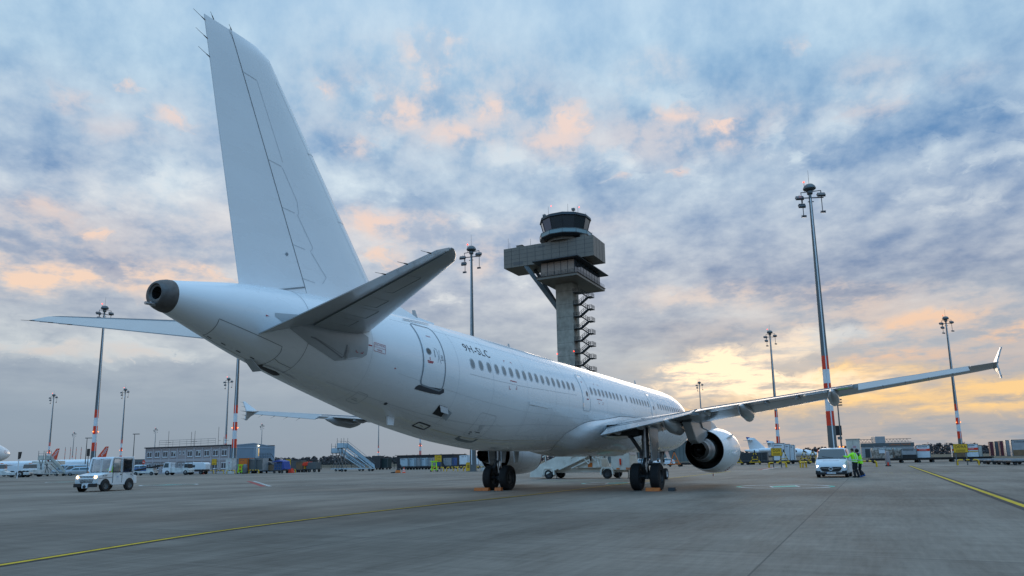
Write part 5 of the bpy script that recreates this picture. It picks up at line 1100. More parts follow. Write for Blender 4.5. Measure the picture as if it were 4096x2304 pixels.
# ---- people
def limb(mb, pts, rs, n=10, m=0):
    pts = [Vector(p) for p in pts]; P, Rr = [], []
    for i in range(len(pts) - 1):
        for k in range(5): t = k / 5; P.append(pts[i].lerp(pts[i + 1], t)); Rr.append(rs[i] + (rs[i + 1] - rs[i]) * t)
    P.append(pts[-1]); Rr.append(rs[-1]); mb.tube(P, Rr, n, m)
def ell(mb, c, r, n=14, m=0):
    c = Vector(c); mb.loft([[c + Vector((r[0] * sin(a) * cos(2 * pi * k / n), r[1] * sin(a) * sin(2 * pi * k / n), -r[2] * cos(a))) for k in range(n)] for a in [.05 + (pi - .1) * i / 9 for i in range(10)]], m)
def fuse(o, v): md = o.modifiers.new('fuse', 'REMESH'); md.mode = 'VOXEL'; md.voxel_size = v; md.use_smooth_shade = True
def torso(mb, lean, w=1., r=0.):
    rows = [(.92, .165, .115), (1.02, .155, .105), (1.15, .165, .11), (1.30, .19, .12), (1.42, .185, .11), (1.49, .11, .085)]
    mb.loft([[Vector((lean[0] * (z - .92) + (b * w + r) * sin(a) , lean[1] * (z - .92) + (c * w + r) * cos(a), z)) for a in [2 * pi * k / 16 for k in range(16)]] for z, c, b in rows])
def person(label, loc, rz, lean, legs, arms, top, trousers, bare, hood=False, seated=False, sc=1.):
    """local: x forward, y left; one body mesh; jacket, trousers, shoes, hair as children"""
    t = thing('person', label, 'person', loc, rz, None); t.scale = (sc, sc, sc)
    sx, sy = lean; hx = Vector((sx * .72 + .03, sy * .72, 1.66)); sh = lambda s: Vector((sx * .5, sy * .5 + s * .19, 1.43))
    mb = MB(); torso(mb, lean, .9); ell(mb, hx, (.098, .076, .118)); ell(mb, hx + Vector((.02, 0, -.06)), (.08, .062, .075)); limb(mb, [(sx * .58, sy * .58, 1.46), hx - Vector((0, 0, .06))], [.055, .05])
    ell(mb, hx + Vector((.1, 0, -.01)), (.022, .014, .022))
    for s in (1, -1): ell(mb, hx + Vector((0, s * .078, -.01)), (.02, .01, .03)); ell(mb, hx + Vector((.085, s * .032, .015)), (.014, .016, .01))
    for s, k in ((1, 0), (-1, 1)):
        el_, wr = Vector(arms[k][0]), Vector(arms[k][1]); limb(mb, [sh(s), el_, wr], [.05, .042, .03]); d = (wr - el_).normalized(); sd = d.cross(Vector((0, 0, 1))); sd = sd.normalized() if sd.length > .1 else Vector((0, 1, 0)); pm = wr + d * .05
        ell(mb, pm, (.03, .03, .045))
        for q in range(4): a = pm + d * .03 + sd * (.028 - .018 * q); limb(mb, [a, a + d * .035 - Vector((0, 0, .006)), a + d * (.062 - .006 * abs(q - 1)) - Vector((0, 0, .022))], [.010, .009, .008], 6)
        limb(mb, [pm + sd * .03, pm + sd * .05 + d * .03, pm + sd * .05 + d * .055], [.012, .010, .009], 6)
    for s, k in ((1, 0), (-1, 1)): hip = Vector((0, s * .09, .92)); limb(mb, [hip] + [Vector(p) for p in legs[k]], [.08, .058, .042])
    b = mb.build('body', M['skin'], t, smooth=180); fuse(b, .011)
    mb = MB(); torso(mb, lean, 1.02, .025)
    for s, k in ((1, 0), (-1, 1)): limb(mb, [sh(s), arms[k][0], arms[k][1]], [.078, .066, .055])
    limb(mb, [(sx * .54, sy * .54, 1.42), (sx * .6, sy * .6, 1.53)], [.10, .075])
    j = mb.build('jacket', M[top], t, smooth=180); fuse(j, .016)
    mb = MB()
    for s, k in ((1, 0), (-1, 1)): limb(mb, [Vector((0, s * .085, .95)), legs[k][0], Vector(legs[k][1]) + Vector((0, 0, .03))], [.115, .085, .07])
    ell(mb, (0, 0, .97), (.125, .175, .11)); tr = mb.build('trousers', M[trousers], t, smooth=180); fuse(tr, .016)
    for k in (0, 1):
        a = Vector(legs[k][1]); mb = MB(); ell(mb, (a.x + .06, a.y, max(a.z - .03, .045)), (.14, .052, .048)); ell(mb, (a.x, a.y, a.z + .03), (.06, .055, .07)); mb.build('shoe', M['uld_blue' if bare else 'cloth_black'], t, smooth=180)
    mb = MB(); ell(mb, hx + Vector((-.012, 0, .03)), (.102, .084, .10) if not hood else (.125, .105, .125)); mb.build('hair' if not hood else 'hood', M['hair'] if not hood else M['cloth_black'], t, smooth=180)
    return t, j
VY = 46.0
p1x, p1y = at(3424, 46.1, 1900)
t1, j1 = person('man in bright green jacket, back turned, leaning in at the van window', (p1x, p1y, 0), radians(118), (.10, .05), [[(.05, .09, .50), (-.02, .10, .08)], [(.02, -.10, .49), (-.10, -.13, .08)]], [[(.12, .42, 1.25), (.35, .52, 1.30)], [(-.02, -.34, 1.18), (.16, -.30, 1.05)]], 'lime', 'cloth_black', False, sc=1.03)
p2x, p2y = at(3446, 46.7, 1900)
t2, j2 = person('man with black hood and green vest over black sleeves, standing behind the other', (p2x, p2y, 0), radians(150), (.16, .10), [[(.06, .08, .49), (.0, .08, .08)], [(.10, -.08, .48), (-.16, .02, .13)]], [[(.16, .22, 1.15), (.36, .1, 1.2)], [(.02, -.32, 1.14), (.20, -.24, 1.02)]], 'cloth_black', 'cloth_black', True, hood=True, sc=1.0)
def band(par, name, lean, rows, m, grow=.036):
    mb = MB()
    for z0, z1, c, b in rows:
        mb.loft([[Vector((lean[0] * (z - .92) + (b + grow) * sin(a), lean[1] * (z - .92) + (c + grow) * cos(a), z)) for a in [2 * pi * k / 20 for k in range(20)]] for z in (z0, z1)], cap0=False, cap1=False)
    return mb.build(name, M[m], par, smooth=180)
band(j1, 'reflective_band', (.10, .05), [(1.06, 1.11, .160, .108)], 'reflect', .04); band(j1, 'reflective_band', (.10, .05), [(.96, 1.0, .163, .112)], 'reflect', .042)
mb = MB(); [mb.bar((-.155 + .0, s * .09, 1.08), (-.08, s * .11, 1.45), .05, .012) for s in (1, -1)]; mb.build('reflective_strap', M['reflect'], j1)
mb = MB(); mb.loft([[Vector((.16 * (z - .92) + (b + .045) * sin(a), .10 * (z - .92) + (c + .03) * cos(a), z)) for a in [2 * pi * k / 20 for k in range(20)]] for z, c, b in ((.86, .17, .12), (1.02, .16, .11), (1.2, .17, .115), (1.34, .19, .12), (1.46, .13, .10))], cap0=False, cap1=False); vest = mb.build('vest', M['lime'], t2, smooth=180)
band(vest, 'reflective_band', (.16, .10), [(1.06, 1.11, .16, .115)], 'reflect', .052)
# driver in the tow tractor
t3, j3 = person('driver in a green vest sitting inside the white tow tractor', (*[(-26.05 + .36 * .985 + .12 * .174), (46.2 + .36 * -.174 + .12 * .985)], .18), radians(-100), (-.05, 0), [[(.42, .10, .88), (.5, .10, .45)], [(.42, -.10, .88), (.5, -.10, .45)]], [[(.2, .27, 1.2), (.44, .12, 1.28)], [(.2, -.27, 1.2), (.44, -.12, 1.28)]], 'lime', 'cloth_black', False, sc=.92)
# ---- delivery van facing the camera
def car_body(par, name, st, m, tumble=.83, sm=35):
    rings = []
    for x, zb, zs, zt, hw in st:      # zb sill, zs shoulder, zt top
        tw = hw * (tumble if zt - zs > .25 else .93); r = .06
        half = [(hw * .90, zb), (hw * .985, zb + .08), (hw, (zb + zs) / 2), (hw * .995, zs - .03), (hw * .975, zs + .02), (tw + (hw - tw) * .12, zt - .10 if zt - zs > .25 else zt - .02), (tw * .96, zt - .03), (tw * .80, zt), (tw * .3, zt + .012)]
        rings.append([Vector((x, y, z)) for y, z in half] + [Vector((x, -y, z)) for y, z in half[::-1]])
    mb = MB(); mb.loft(rings); return mb.build(name, m, par, smooth=sm)
vx, vy = at(3326, 46.6, 1900)
V = thing('delivery_van', 'white delivery van with lit headlamps facing the camera beside two men', 'van', (vx, vy, 0), radians(-119))
V.scale = (1.0, 1.06, 1.04); ox = -2.15     # nose at local x=0
st = [(.02, .30, .62, .66, .70), (-.04, .24, .74, .84, .80), (-.16, .22, .84, .98, .88), (-.45, .22, .92, 1.06, .915), (-.95, .22, .98, 1.14, .92), (-1.02, .22, 1.0, 1.18, .92), (-1.35, .22, 1.04, 1.50, .92), (-1.62, .22, 1.04, 1.72, .92), (-1.8, .22, 1.04, 1.79, .92), (-2.4, .22, 1.04, 1.83, .92), (-3.9, .22, 1.04, 1.82, .92), (-4.28, .26, 1.04, 1.76, .90), (-4.36, .34, 1.04, 1.60, .88)]
vb = car_body(V, 'body', st, M['veh_white'])
def nose_quad(zl, zu, w0, w1, xl, xu, off=.015): return [(xl + off, -w0, zl), (xl + off, w0, zl), (xu + off, w1, zu), (xu + off, -w1, zu)]
panel(V, 'windscreen', [(-.99, -.80, 1.19), (-.99, .80, 1.19), (-1.31, .76, 1.51), (-1.60, .70, 1.755), (-1.60, -.70, 1.755), (-1.31, -.76, 1.51)], 'wscreen')
mb = MB(); mb.bar((-.97, -.82, 1.17), (-.97, .82, 1.17), .05, .03); mb.bar((-.96, .1, 1.21), (-1.06, -.55, 1.31), .02); mb.build('wiper', M['black'], V)
mb = MB(); mb.prism([(-.62, .60), (-.56, .66), (.56, .66), (.62, .60), (.50, .42), (.40, .38), (-.40, .38), (-.50, .42)], .02, .07, 'X'); gr = mb.build('grille', M['black'], V)
mb = MB(); mb.bar((.085, -.58, .61), (.085, -.12, .53), .03, .02); mb.bar((.085, .58, .61), (.085, .12, .53), .03, .02); mb.build('grille_bar', M['chrome'], gr)
mb = MB(); mb.tube([(.10, .11 * cos(a), .535 + .085 * sin(a)) for a in [2 * pi * k / 20 for k in range(21)]], .014, 6); mb.bar((.10, -.14, .555), (.10, .01, .535), .02); mb.bar((.10, .14, .515), (.10, -.01, .535), .02); mb.build('emblem', M['chrome'], gr)
for s in (1, -1):
    mb = MB(); q = [(.02, s * .58, .58), (-.13, s * .86, .64), (-.22, s * .90, .82), (-.06, s * .70, .76)]; mb.add(q + [(x - .12, y, z) for x, y, z in q], [(0, 1, 2, 3), (0, 1, 5, 4), (1, 2, 6, 5), (2, 3, 7, 6), (3, 0, 4, 7)]); hl = mb.build('headlight', M['glass'], V)
    mb = MB(); mb.lathe([(.085, 0), (.06, .03), (.01, .04)], (-.04, s * .73, .69), 'X', 14); mb.build('headlight_lamp', M['lamp_white'], hl, smooth=60)
    mb = MB(); mb.box((.0, s * .73, .36), (.08, .26, .12)); fg = mb.build('fog_lamp_pod', M['black'], V, bev=.02)
    mb = MB(); mb.box((-.95, s * 1.06, 1.12), (.12, .22, .26)); mb.bar((-.97, s * .9, 1.05), (-.97, s * 1.0, 1.06), .06); mb.build('wing_mirror', M['black'] if s < 0 else M['veh_white'], V, bev=.03)
    panel(V, 'side_window', [(-1.25, s * .935, 1.08), (-1.70, s * .86, 1.66), (-2.35, s * .85, 1.66), (-2.35, s * .935, 1.08)], 'wscreen')
    mb = MB(); mb.bar((-1.55, s * .82, 1.55), (-1.72, s * .80, 1.70), .03, .14); mb.build('red_marking', M['red'], V)
    for x in (-.82, -3.55): vwheel(V, x, s * .80, .33, .2, 'galv')
mb = MB(); mb.prism([(-.86, .46), (-.62, .34), (.62, .34), (.86, .46), (.88, .22), (.7, .18), (-.7, .18), (-.88, .22)], -.06, .05, 'X'); mb.build('bumper', M['black'], V, bev=.03)
mb = MB(); mb.box((.085, 0, .30), (.02, .52, .115), m=0); mb.box((.098, -.24, .30), (.004, .045, .105), m=1); pl = mb.build('number_plate', [M['white'], M['uld_blue']], V)
mb = MB(); v, f = text2d('LDS FG56', .10); mb.add([(.099, .03 + a, .30 + b) for a, b in v], f); mb.build('plate_lettering', M['blacktxt'], pl)
mb = MB()
for k in range(13): mb.box((-.30, -.42 + k * .07, 1.03), (.08, .05, .012))
mb.build('red_lettering', M['red_ink'], V)
mb = MB(); mb.cyl((-1.9, 0, 1.8), (-2.0, 0, 2.0), .012, n=6); mb.build('aerial', M['black'], V)
mb = MB(); mb.box((-2.3, .4, 1.0), (.5, .45, .9)); mb.build('seat', M['black'], V)
# ---- stairs truck under the belly
M['cream2'] = mat('cream_vehicle_paint', (.70, .655, .57), .5, var=.25, vs=1.2, thr=(.3, .6))
T = thing('stairs_truck', 'cream passenger stairs truck parked beneath the airliner belly', 'stairs truck', (2.62, 56.0, 0), RRZ)
mb = MB(); mb.box((2.3, .7, .62), (7.0, .16, .34)); mb.box((2.3, 2.1, .62), (7.0, .16, .34)); mb.box((2.4, 1.4, .55), (6.6, 1.3, .12)); ch = mb.build('chassis', M['cream2'], T, bev=.015)
for y in (.15, 2.5):
    for x in (0, 4.75): vwheel(T, x, y, .36, .28, 'galv_dark')
for x in (0, 4.75): mb = MB(); mb.prism([(x - .52, .3), (x - .48, .66), (x - .34, .86), (x + .34, .86), (x + .48, .66), (x + .52, .3), (x + .42, .3), (x + .38, .62), (x + .28, .76), (x - .28, .76), (x - .38, .62), (x - .42, .3)], -.03, .3); mb.build('mudguard', M['cream2'], T)
mb = MB()
for y in (.02, 2.4):
    mb.prism([(-1.6, .14), (-1.5, .74), (-1.1, .95), (4.2, 3.15), (4.2, 2.15), (-.3, .30), (-.6, .14)], y, y + .05)
sp = mb.build('stair_side', M['cream2'], T)
mb = MB()
for k in range(15): mb.box((-1.35 + k * .38, 1.2, .34 + k * .157), (.34, 2.3, .04))
mb.build('tread', M['galv'], T)
mb = MB()
for y in (.0, 2.42):
    mb.bar((.9, y, .72), (5.6, y, 2.66), .12); mb.bar((1.9, y, 1.62), (4.4, y, 2.65), .10)
    for k in range(7): x = 1.5 + k * .5; mb.bar((x, y, .97 + k * .206), (x - .16, y, 1.42 + k * .206), .08)
    for k in range(4): mb.bar((3.0 + k * .55, y, 1.5 + k * .22), (3.35 + k * .55, y, 1.1 + k * .22), .06); mb.bar((3.35 + k * .55, y, 1.1 + k * .22), (3.55 + k * .55, y, 1.62 + k * .22), .06)
mb.bar((1.9, .1, .8), (3.6, .1, 1.5), .09); mb.bar((4.15, .1, .9), (3.75, .1, 2.3), .11); mb.bar((4.15, 2.3, .9), (3.75, 2.3, 2.3), .11); mb.build('lifting_frame', M['cream2'], T)
mb = MB(); mb.box((3.05, 1.0, 1.22), (1.5, 1.4, .86)); mb.box((4.0, 1.0, 1.15), (.5, 1.4, .7)); bx_ = mb.build('engine_housing', M['cream2'], T, bev=.04)
mb = MB(); mb.box((3.35, .29, 1.02), (.36, .02, .32)); mb.build('orange_panel', M['orange'], bx_); mb = MB(); mb.box((3.85, .29, 1.4), (.28, .02, .1)); mb.build('orange_reflector', M['orange'], bx_)
mb = MB(); mb.prism([(5.0, .75), (5.0, 1.75), (5.1, 2.4), (6.15, 2.4), (6.45, 1.7), (6.5, .6), (5.4, .6)], .3, 2.3); cb = mb.build('cab', M['cream2'], T, bev=.05)
panel(T, 'cab_window', [(5.15, .285, 1.7), (5.22, .285, 2.3), (6.0, .285, 2.3), (6.0, .285, 1.7)], 'wscreen'); panel(T, 'windscreen', [(6.47, .4, 1.72), (6.19, .4, 2.36), (6.19, 2.2, 2.36), (6.47, 2.2, 1.72)], 'wscreen')
mb = MB(); mb.cyl((5.75, .24, 1.0), (5.75, .24, 1.45), .07, n=10); mb.build('fire_extinguisher', M['red'], T)
mb = MB(); [mb.box((6.2 + k * .09, .26, .72), (.05, .02, .16)) for k in range(6)]; mb.box((5.55, .26, .72), (.25, .02, .1)); mb.build('orange_marker', M['orange'], T)
mb = MB(); mb.box((6.5, .15, 2.15), (.06, .16, .3)); mb.box((5.4, 1.3, 2.5), (.3, .5, .14)); mb.build('mirror', M['black'], T)
for x in (.55, 5.6, 6.3): mb = MB(); mb.cyl((x, .35, .05), (x, .35, .5), .03, n=8); mb.cyl((x, .35, .0), (x, .35, .05), .10, n=10); mb.build('jack_leg', M['galv_dark'], T)
mb = MB(); mb.tube([(-1.3, 0, .9), (-1.2, 0, 1.35), (3.8, 0, 3.5)], .05, 6); mb.bar((-.2, 0, 1.3), (-.2, 0, 1.8), .06); mb.bar((1.2, 0, 1.9), (1.2, 0, 2.4), .06); mb.build('handrail', M['cream2'], T)
# ---- traffic cones
def cone(u, Y, label):
    mb = MB(); prof = [(.19, .03), (.145, .18), (.125, .25), (.10, .36), (.08, .44), (.03, .64), (.0, .65)]
    for (a, b), m in zip(zip(prof, prof[1:]), (0, 1, 0, 1, 0, 0)): mb.lathe([a, b], n=16, m=m)
    mb.box((0, 0, .015), (.42, .42, .03)); mb.T = None
    for p in mb.v: p *= 1.25
    return tag(mb.build('traffic_cone', [mat('cone_orange_red', (.75, .09, .03), .5), M['white']], smooth=40, loc=(*at(u, Y), 0)), label, 'traffic cone', 'traffic cones')
cone(816, 134, 'orange traffic cone behind the white air start trailer'); cone(1616, 104, 'orange traffic cone on the open apron left of the gear')
t = thing('tool_bag', 'small orange and black bag on the ground beside the traffic cone', 'bag', (*at(1592, 105), 0), .2); mb = MB(); mb.box((0, 0, .2), (.8, .5, .4), top=.8); mb.build('body', M['orange'], t, bev=.06); mb = MB(); mb.box((.05, 0, .5), (.6, .4, .22), top=.7); mb.build('cover', M['black'], t, bev=.06); mb = MB(); mb.tube([(-.4, 0, .1), (-.7, .1, .08), (-1.0, 0, .06)], .09, 8); mb.build('hose', M['black'], t)
# ------------------------------------------------------------------ middle distance, left: buildings, equipment, aircraft
def fpl(x, y, rz): return (x, y, 0), rz
# container offices: corner nearest the camera at (-60.5, 153); long front along the row to the left, grey blue end to the right
CO = thing('container_office_building', 'two storey pinkish grey container offices with white windows behind the D11 sign', 'building', (-60.5, 153, 0), RRZ)
M['office'] = mat('office_container_pinkish_grey', (.42, .335, .315), .6, var=.12, vs=.8); M['office_frame'] = mat('office_frame_grey', (.48, .43, .43), .5); M['blue_grey'] = mat('blue_grey_cladding', (.20, .28, .36), .55, var=.1, vs=.5)
M['roofing'] = mat('dark_roofing', (.03, .035, .045), .7); M['dimglass'] = mat('dim_office_glass', (.075, .065, .07), .15, spec=.7)
bw, n = 2.65, 10
mb = MB(); mb.box((-bw * n / 2, 6.3, 2.85), (bw * n, 12.6, 5.7)); wl = mb.build('wall', M['office'], CO)
mb = MB()
for k in range(n + 1): mb.box((-bw * k, -.05, 2.85), (.26, .12, 5.7))
for z in (.1, 2.72, 2.98, 5.55): mb.box((-bw * n / 2, -.04, z), (bw * n, .11, .22))
mb.build('container_frame', M['office_frame'], wl)
mb = MB()
for k in range(n):
    for j in range(9): mb.box((-bw * k - .35 - j * .24, -.012, 2.85), (.03, .02, 5.4))
mb.build('ribbing', M['office_frame'], wl)
mb = MB(); mb.box((-bw * n / 2, 6.2, 5.82), (bw * n + .5, 13.1, .22)); rf = mb.build('roof', M['roofing'], CO)
mb = MB(); rail(mb, (-bw * .9 - 3, 1, 5.9), (-bw * n + 3, 1, 5.9), 1.5, 2.2, .03); mb.build('roof_railing', M['galv'], rf)
for x, h in ((-21, 3.6), (-13.5, 3.2), (-12.4, 3.4), (-5.0, 4.0), (-3.3, 1.8), (-2.6, 1.8)): mb = MB(); mb.cyl((x, 1.4, 5.9), (x, 1.4, 5.9 + h), .04, n=6); mb.bar((x, 1.4, 6.9), (x + .8, 1.4, 6.9), .05); mb.build('roof_aerial', M['galv_dark'], rf)
for k in range(n):
    for z in (1.55, 4.25):
        small = k == 4 + (1 if True else 0) or k == 5
        if k == 5:
            for dx in (-.6, .75):
                x = -bw * (k + .5) + dx * .9; mb = MB(); mb.box((x, -.03, z + .25), (.55, .06, .8)); w_ = mb.build('window', M['white'], CO); mb = MB(); mb.box((x, -.065, z + .25), (.34, .02, .55)); mb.build('pane', M['dimglass'], w_)
            continue
        x = -bw * (k + .5); mb = MB(); mb.box((x, -.04, z), (1.55, .08, 1.3)); mb.box((x, -.08, z - .68), (1.7, .14, .07)); w_ = mb.build('window', M['white'], CO)
        mb = MB(); [mb.box((x + s * .38, -.085, z + .0), (.62, .02, 1.05)) for s in (-1, 1)]; mb.build('pane', M['dimglass'], w_)
        if k in (6, 3) and z > 3: mb = MB(); mb.box((x + .36, -.1, z + .3), (.5, .02, .4)); mb.build('blind', M['cream'], w_)
# blue grey end building
SB = thing('blue_grey_building', 'blue grey clad annex with low gable, pale door and outside stair beside the container offices', 'building', (-60.4, 153.3, 0), RRZ + pi / 2)
mb = MB(); mb.prism([(0, 0), (12.4, 0), (12.4, 5.5), (6.2, 6.25), (0, 5.7)], -.3, -.004, 'Y'); wl = mb.build('gable_wall', M['blue_grey'], SB)
mb = MB(); [mb.box((x, -.32, 2.8), (.22, .06, 5.4)) for x in (.1, 6.3, 12.3)]; [mb.box((6.2, -.325, z), (12.4, .06, .2)) for z in (.1, 2.75, 5.3)]; mb.bar((0, -.32, 5.75), (6.2, -.32, 6.28), .1, .16); mb.bar((12.5, -.32, 5.55), (6.2, -.32, 6.28), .1, .16); mb.build('frame', mat('pale_blue_frame', (.30, .38, .46), .5), wl)
mb = MB(); mb.box((7.3, -.34, 4.2), (1.1, .06, 2.3)); dr = mb.build('door', mat('pale_door', (.5, .56, .6), .5), SB); mb = MB(); mb.box((7.6, -.38, 4.3), (.26, .03, 1.7)); mb.build('lit_pane', mat('lit_door_pane', (.8, .5, .15), .5, emit=(1, .6, .2), es=.5), dr)
lampball((7.4, -.5, 5.75), .13, M['lamp_white'], SB, 'wall_lamp')
mb = MB(); mb.box((8.2, -1.0, 2.98), (3.6, 1.3, .12)); rail(mb, (6.4, -1.6, 3.0), (10, -1.6, 3.0), 1.1, .5, .03); mb.bar((10, -1.0, 2.9), (12.8, -1.0, .2), 1.1, .2); mb.bar((10, -1.6, 4.0), (12.8, -1.6, 1.3), .06); [mb.bar((x, -1.6, 0), (x, -1.6, 2.95), .08) for x in (6.5, 9.9)]; mb.build('outside_stair', M['galv_dark'], SB)
# low pale terminal far behind, left
t = thing('terminal_hall', 'long low pale building far behind the tow tractor roof', 'building', (*at(548, 330), 0), .1); mb = MB(); mb.box((0, 10, 2.6), (26, 20, 5.2)); w_ = mb.build('wall', M['galv'], t); mb = MB(); [mb.box((-12.4 + k * 2, -.03, 3.6), (1.5, .1, .8)) for k in range(13)]; mb.build('window_band', M['dimglass'], w_); mb = MB(); [mb.box((x, 5, 5.8), (2.4, 2, 1.0)) for x in (-8, 3)]; mb.build('roof_unit', M['galv_dark'], t)
# parked airliners on the left
def jet(loc, rz, label, tailm, scale=1., rear=None):
    t = thing('airliner', label, 'airliner', loc, rz); t.scale = (scale,) * 3
    f = airliner_fuselage(t)
    mb = MB(); mb.loft([finsec(z) for z in Z]); mb.loft([rudsec(z) for z in (5.63, 7, 9, 11, 11.86)]); tf = mb.build('tail_fin', tailm, t, smooth=40)
    if rear:
        mb = MB(); ss_ = [34 + .7 * i for i in range(15)]; mb.loft([[fp(s, a, .012) for a in range(0, 360, 8)] for s in ss_ if s < 44.1]); mb.build('rear_livery', rear, t, smooth=60)
    for sg in (1, -1):
        mb = MB(); mb.loft([[mirror(p, sg) for p in sect((WLE(y), y, WLZ(y)), (WTE(y), y, WTZ(y)), WTK(y), up)] for y in (1, 4, 6.4, 12, 17)]); mb.build('wing', M['air_wing'], t, smooth=40)
        mb = MB(); mb.loft([sect((38.8 + (y - .9) * .705, sg * y, 4.9 + y * .09), (42.4 + (y - .9) * .2, sg * y, 4.9 + y * .09), .1, up) for y in (.5, 6.2)]); mb.build('tailplane', M['air_wing'], t, smooth=40)
        mb = MB(); mb.lathe([(.5, 18.3), (.9, 17.3), (1.18, 15), (1.1, 13.2), (.9, 13.2), (.86, 14)], (0, 5.75 * sg, 1.8), 'X', 24); mb.box((18.5, 5.75 * sg, 2.9), (5, .4, .6)); mb.build('engine', rear or M['air_white'], t, smooth=40)
        mb = MB(); mb.cyl((21.98, 3.8 * sg, .6), (21.98, 3.8 * sg, 3), .15); mb.cyl((21.98, 3.1 * sg, .6), (21.98, 4.5 * sg, .6), .58); mb.build('main_gear', M['black'], t)
        for k in range(46):
            if sg < 0 or True:
                s_ = 34.4 - .6 * k; mb = MB()
                if s_ < 6: continue
    mb = MB(); mb.cyl((5.07, 0, .38), (5.07, 0, 2), .1); mb.cyl((5.07, -.3, .38), (5.07, .3, .38), .38); mb.build('nose_gear', M['black'], t)
    return t, f, tf
J, jf, _ = jet((-60.5 , 86.5, 0), AX, 'white airliner nose with cockpit windows poking in at the left edge', M['air_white'])
for sg in (1, -1):
    for a, b, c, d in (((1.75, 57), (2.05, 62), (2.75, 47), (2.35, 38)), ((2.45, 36), (2.85, 45), (3.25, 33), (2.95, 25)), ((1.62, 60), (1.95, 66), (2.0, 88), (1.7, 88))):
        mb = MB(); ffill(mb, [a, b, c, d] if sg > 0 else [(s, 180 - q) for s, q in (a, b, c, d)], .012); mb.build('cockpit_window', M['glass'], jf, smooth=180)
mb = MB(); fstrip(mb, rrect(.95, 1.16, 2, 22, .03, 3), .03, .008, True); mb.build('nose_marking', M['red_ink'], jf)
p = at(206, 372); e1_, e1f, e1t = jet((p[0] - 38.5, p[1] + 8, 0), radians(-12), 'orange tailed airliner with white lettering, the one nearer the left edge', M['easy'], 1, M['easy'])
p = at(400, 352); e2_, e2f, e2t = jet((p[0] - 38.5, p[1] + 8, 0), radians(-12), 'orange tailed airliner partly hidden behind the tow tractor and mast', M['easy'], 1, None)
for par in (e1t, e2t):
    mb = MB(); v, f = text2d('easyJet', 2.15)
    for a_, b_ in [(1, 0)]:
        pts = []
        for x, y in v:
            c_, s_ = cos(.86), sin(.86); xx, yy = x * c_ - y * s_, x * s_ + y * c_
            pts.append((41.15 + xx * 1.0 + .1, -finY(41.2, 9) - .05, 9.0 + yy))
        mb.add(pts, f)
    mb.build('lettering', M['white'], par)
for par in (e1f, e2f):
    for k in range(40):
        mb = MB(); ffill(mb, [(180 and s, 180 - q) for s, q in oval(34.4 - .7 * k, 17, .14, 5, 8)], .01); mb.build('cabin_window', M['cabin_glass'], par)
# pushback tug, trucks, stairs, vans on the far left
def boxcar(label, cat, u, Y, rz, L, W, H, m, name, cab=True, group=None, z0=.5):
    t = thing(name, label, cat, (*at(u, Y), 0), rz, group)
    mb = MB(); mb.box((-L * .12, 0, (H + z0) / 2), (L * .76, W, H - z0)); mb.build('cargo_box', M[m], t, bev=.04)
    mb = MB(); mb.prism([(L * .27, z0), (L * .27, H * .82), (L * .40, H * .8), (L * .48, H * .5), (L * .5, z0)], -W * .46, W * .46); mb.build('cab', M['veh_white'], t, bev=.04)
    panel(t, 'windscreen', [(L * .485, -W * .4, H * .5), (L * .405, -W * .4, H * .77), (L * .405, W * .4, H * .77), (L * .485, W * .4, H * .5)], 'wscreen')
    for s in (1, -1): panel(t, 'cab_window', [(L * .29, s * W * .47, H * .52), (L * .29, s * W * .47, H * .76), (L * .39, s * W * .47, H * .75), (L * .45, s * W * .47, H * .52)], 'wscreen'); [vwheel(t, x, s * W * .42, .42, .25) for x in (L * .33, -L * .32)]
    mb = MB(); mb.box((0, 0, .55), (L * .9, W * .8, .2)); mb.build('chassis', M['black'], t); return t
def tug(label, u, Y, rz, cabx=-1.2):
    t = thing('pushback_tug', label, 'pushback tug', (*at(u, Y), 0), rz, 'pushback tugs at the left edge'); mb = MB(); mb.prism([(-3.6, .45), (-3.6, 1.35), (-.6, 1.35), (.2, .95), (3.6, .95), (3.6, .45)], -1.3, 1.3); mb.build('body', M['dirty_white'], t, bev=.06)
    mb = MB(); mb.box((cabx, 0, 1.95), (1.5, 1.8, 1.2), top=.85); c = mb.build('cab', M['veh_white'], t, bev=.05); mb = MB(); mb.box((cabx, 0, 2.05), (1.46, 1.82, .75), top=.9); mb.build('cab_window', M['wscreen'], c)
    for x in (-2.3, 2.1):
        for s in (1, -1): vwheel(t, x, s * 1.15, .62, .5, 'galv_dark')
    mb = MB(); mb.box((cabx, 0, 2.62), (.4, .4, .18)); mb.build('beacon', M['orange'], t)
    mb = MB(); mb.bar((3.6, 0, .6), (6.2, 0, .4), .16); mb.build('tow_bar', M['galv_dark'], t)
tug('low white pushback tug with large wheel under the nose at the left edge', 38, 136, radians(20)); tug('second pushback tug just right of the airliner nose, half hidden', 105, 142, radians(160))
boxcar('pale box truck parked left of the passenger stairs at the far left', 'truck', 146, 165, radians(170), 6.5, 2.4, 2.9, 'dirty_white', 'box_truck'); boxcar('long pale grey box truck behind the passenger stairs', 'truck', 178, 178, radians(175), 9, 2.5, 3.4, 'cream', 'box_truck')
boxcar('white van in front of the far red fuselage at the left edge', 'van', 62, 160, radians(185), 5, 2.0, 2.3, 'veh_white', 'delivery_van')
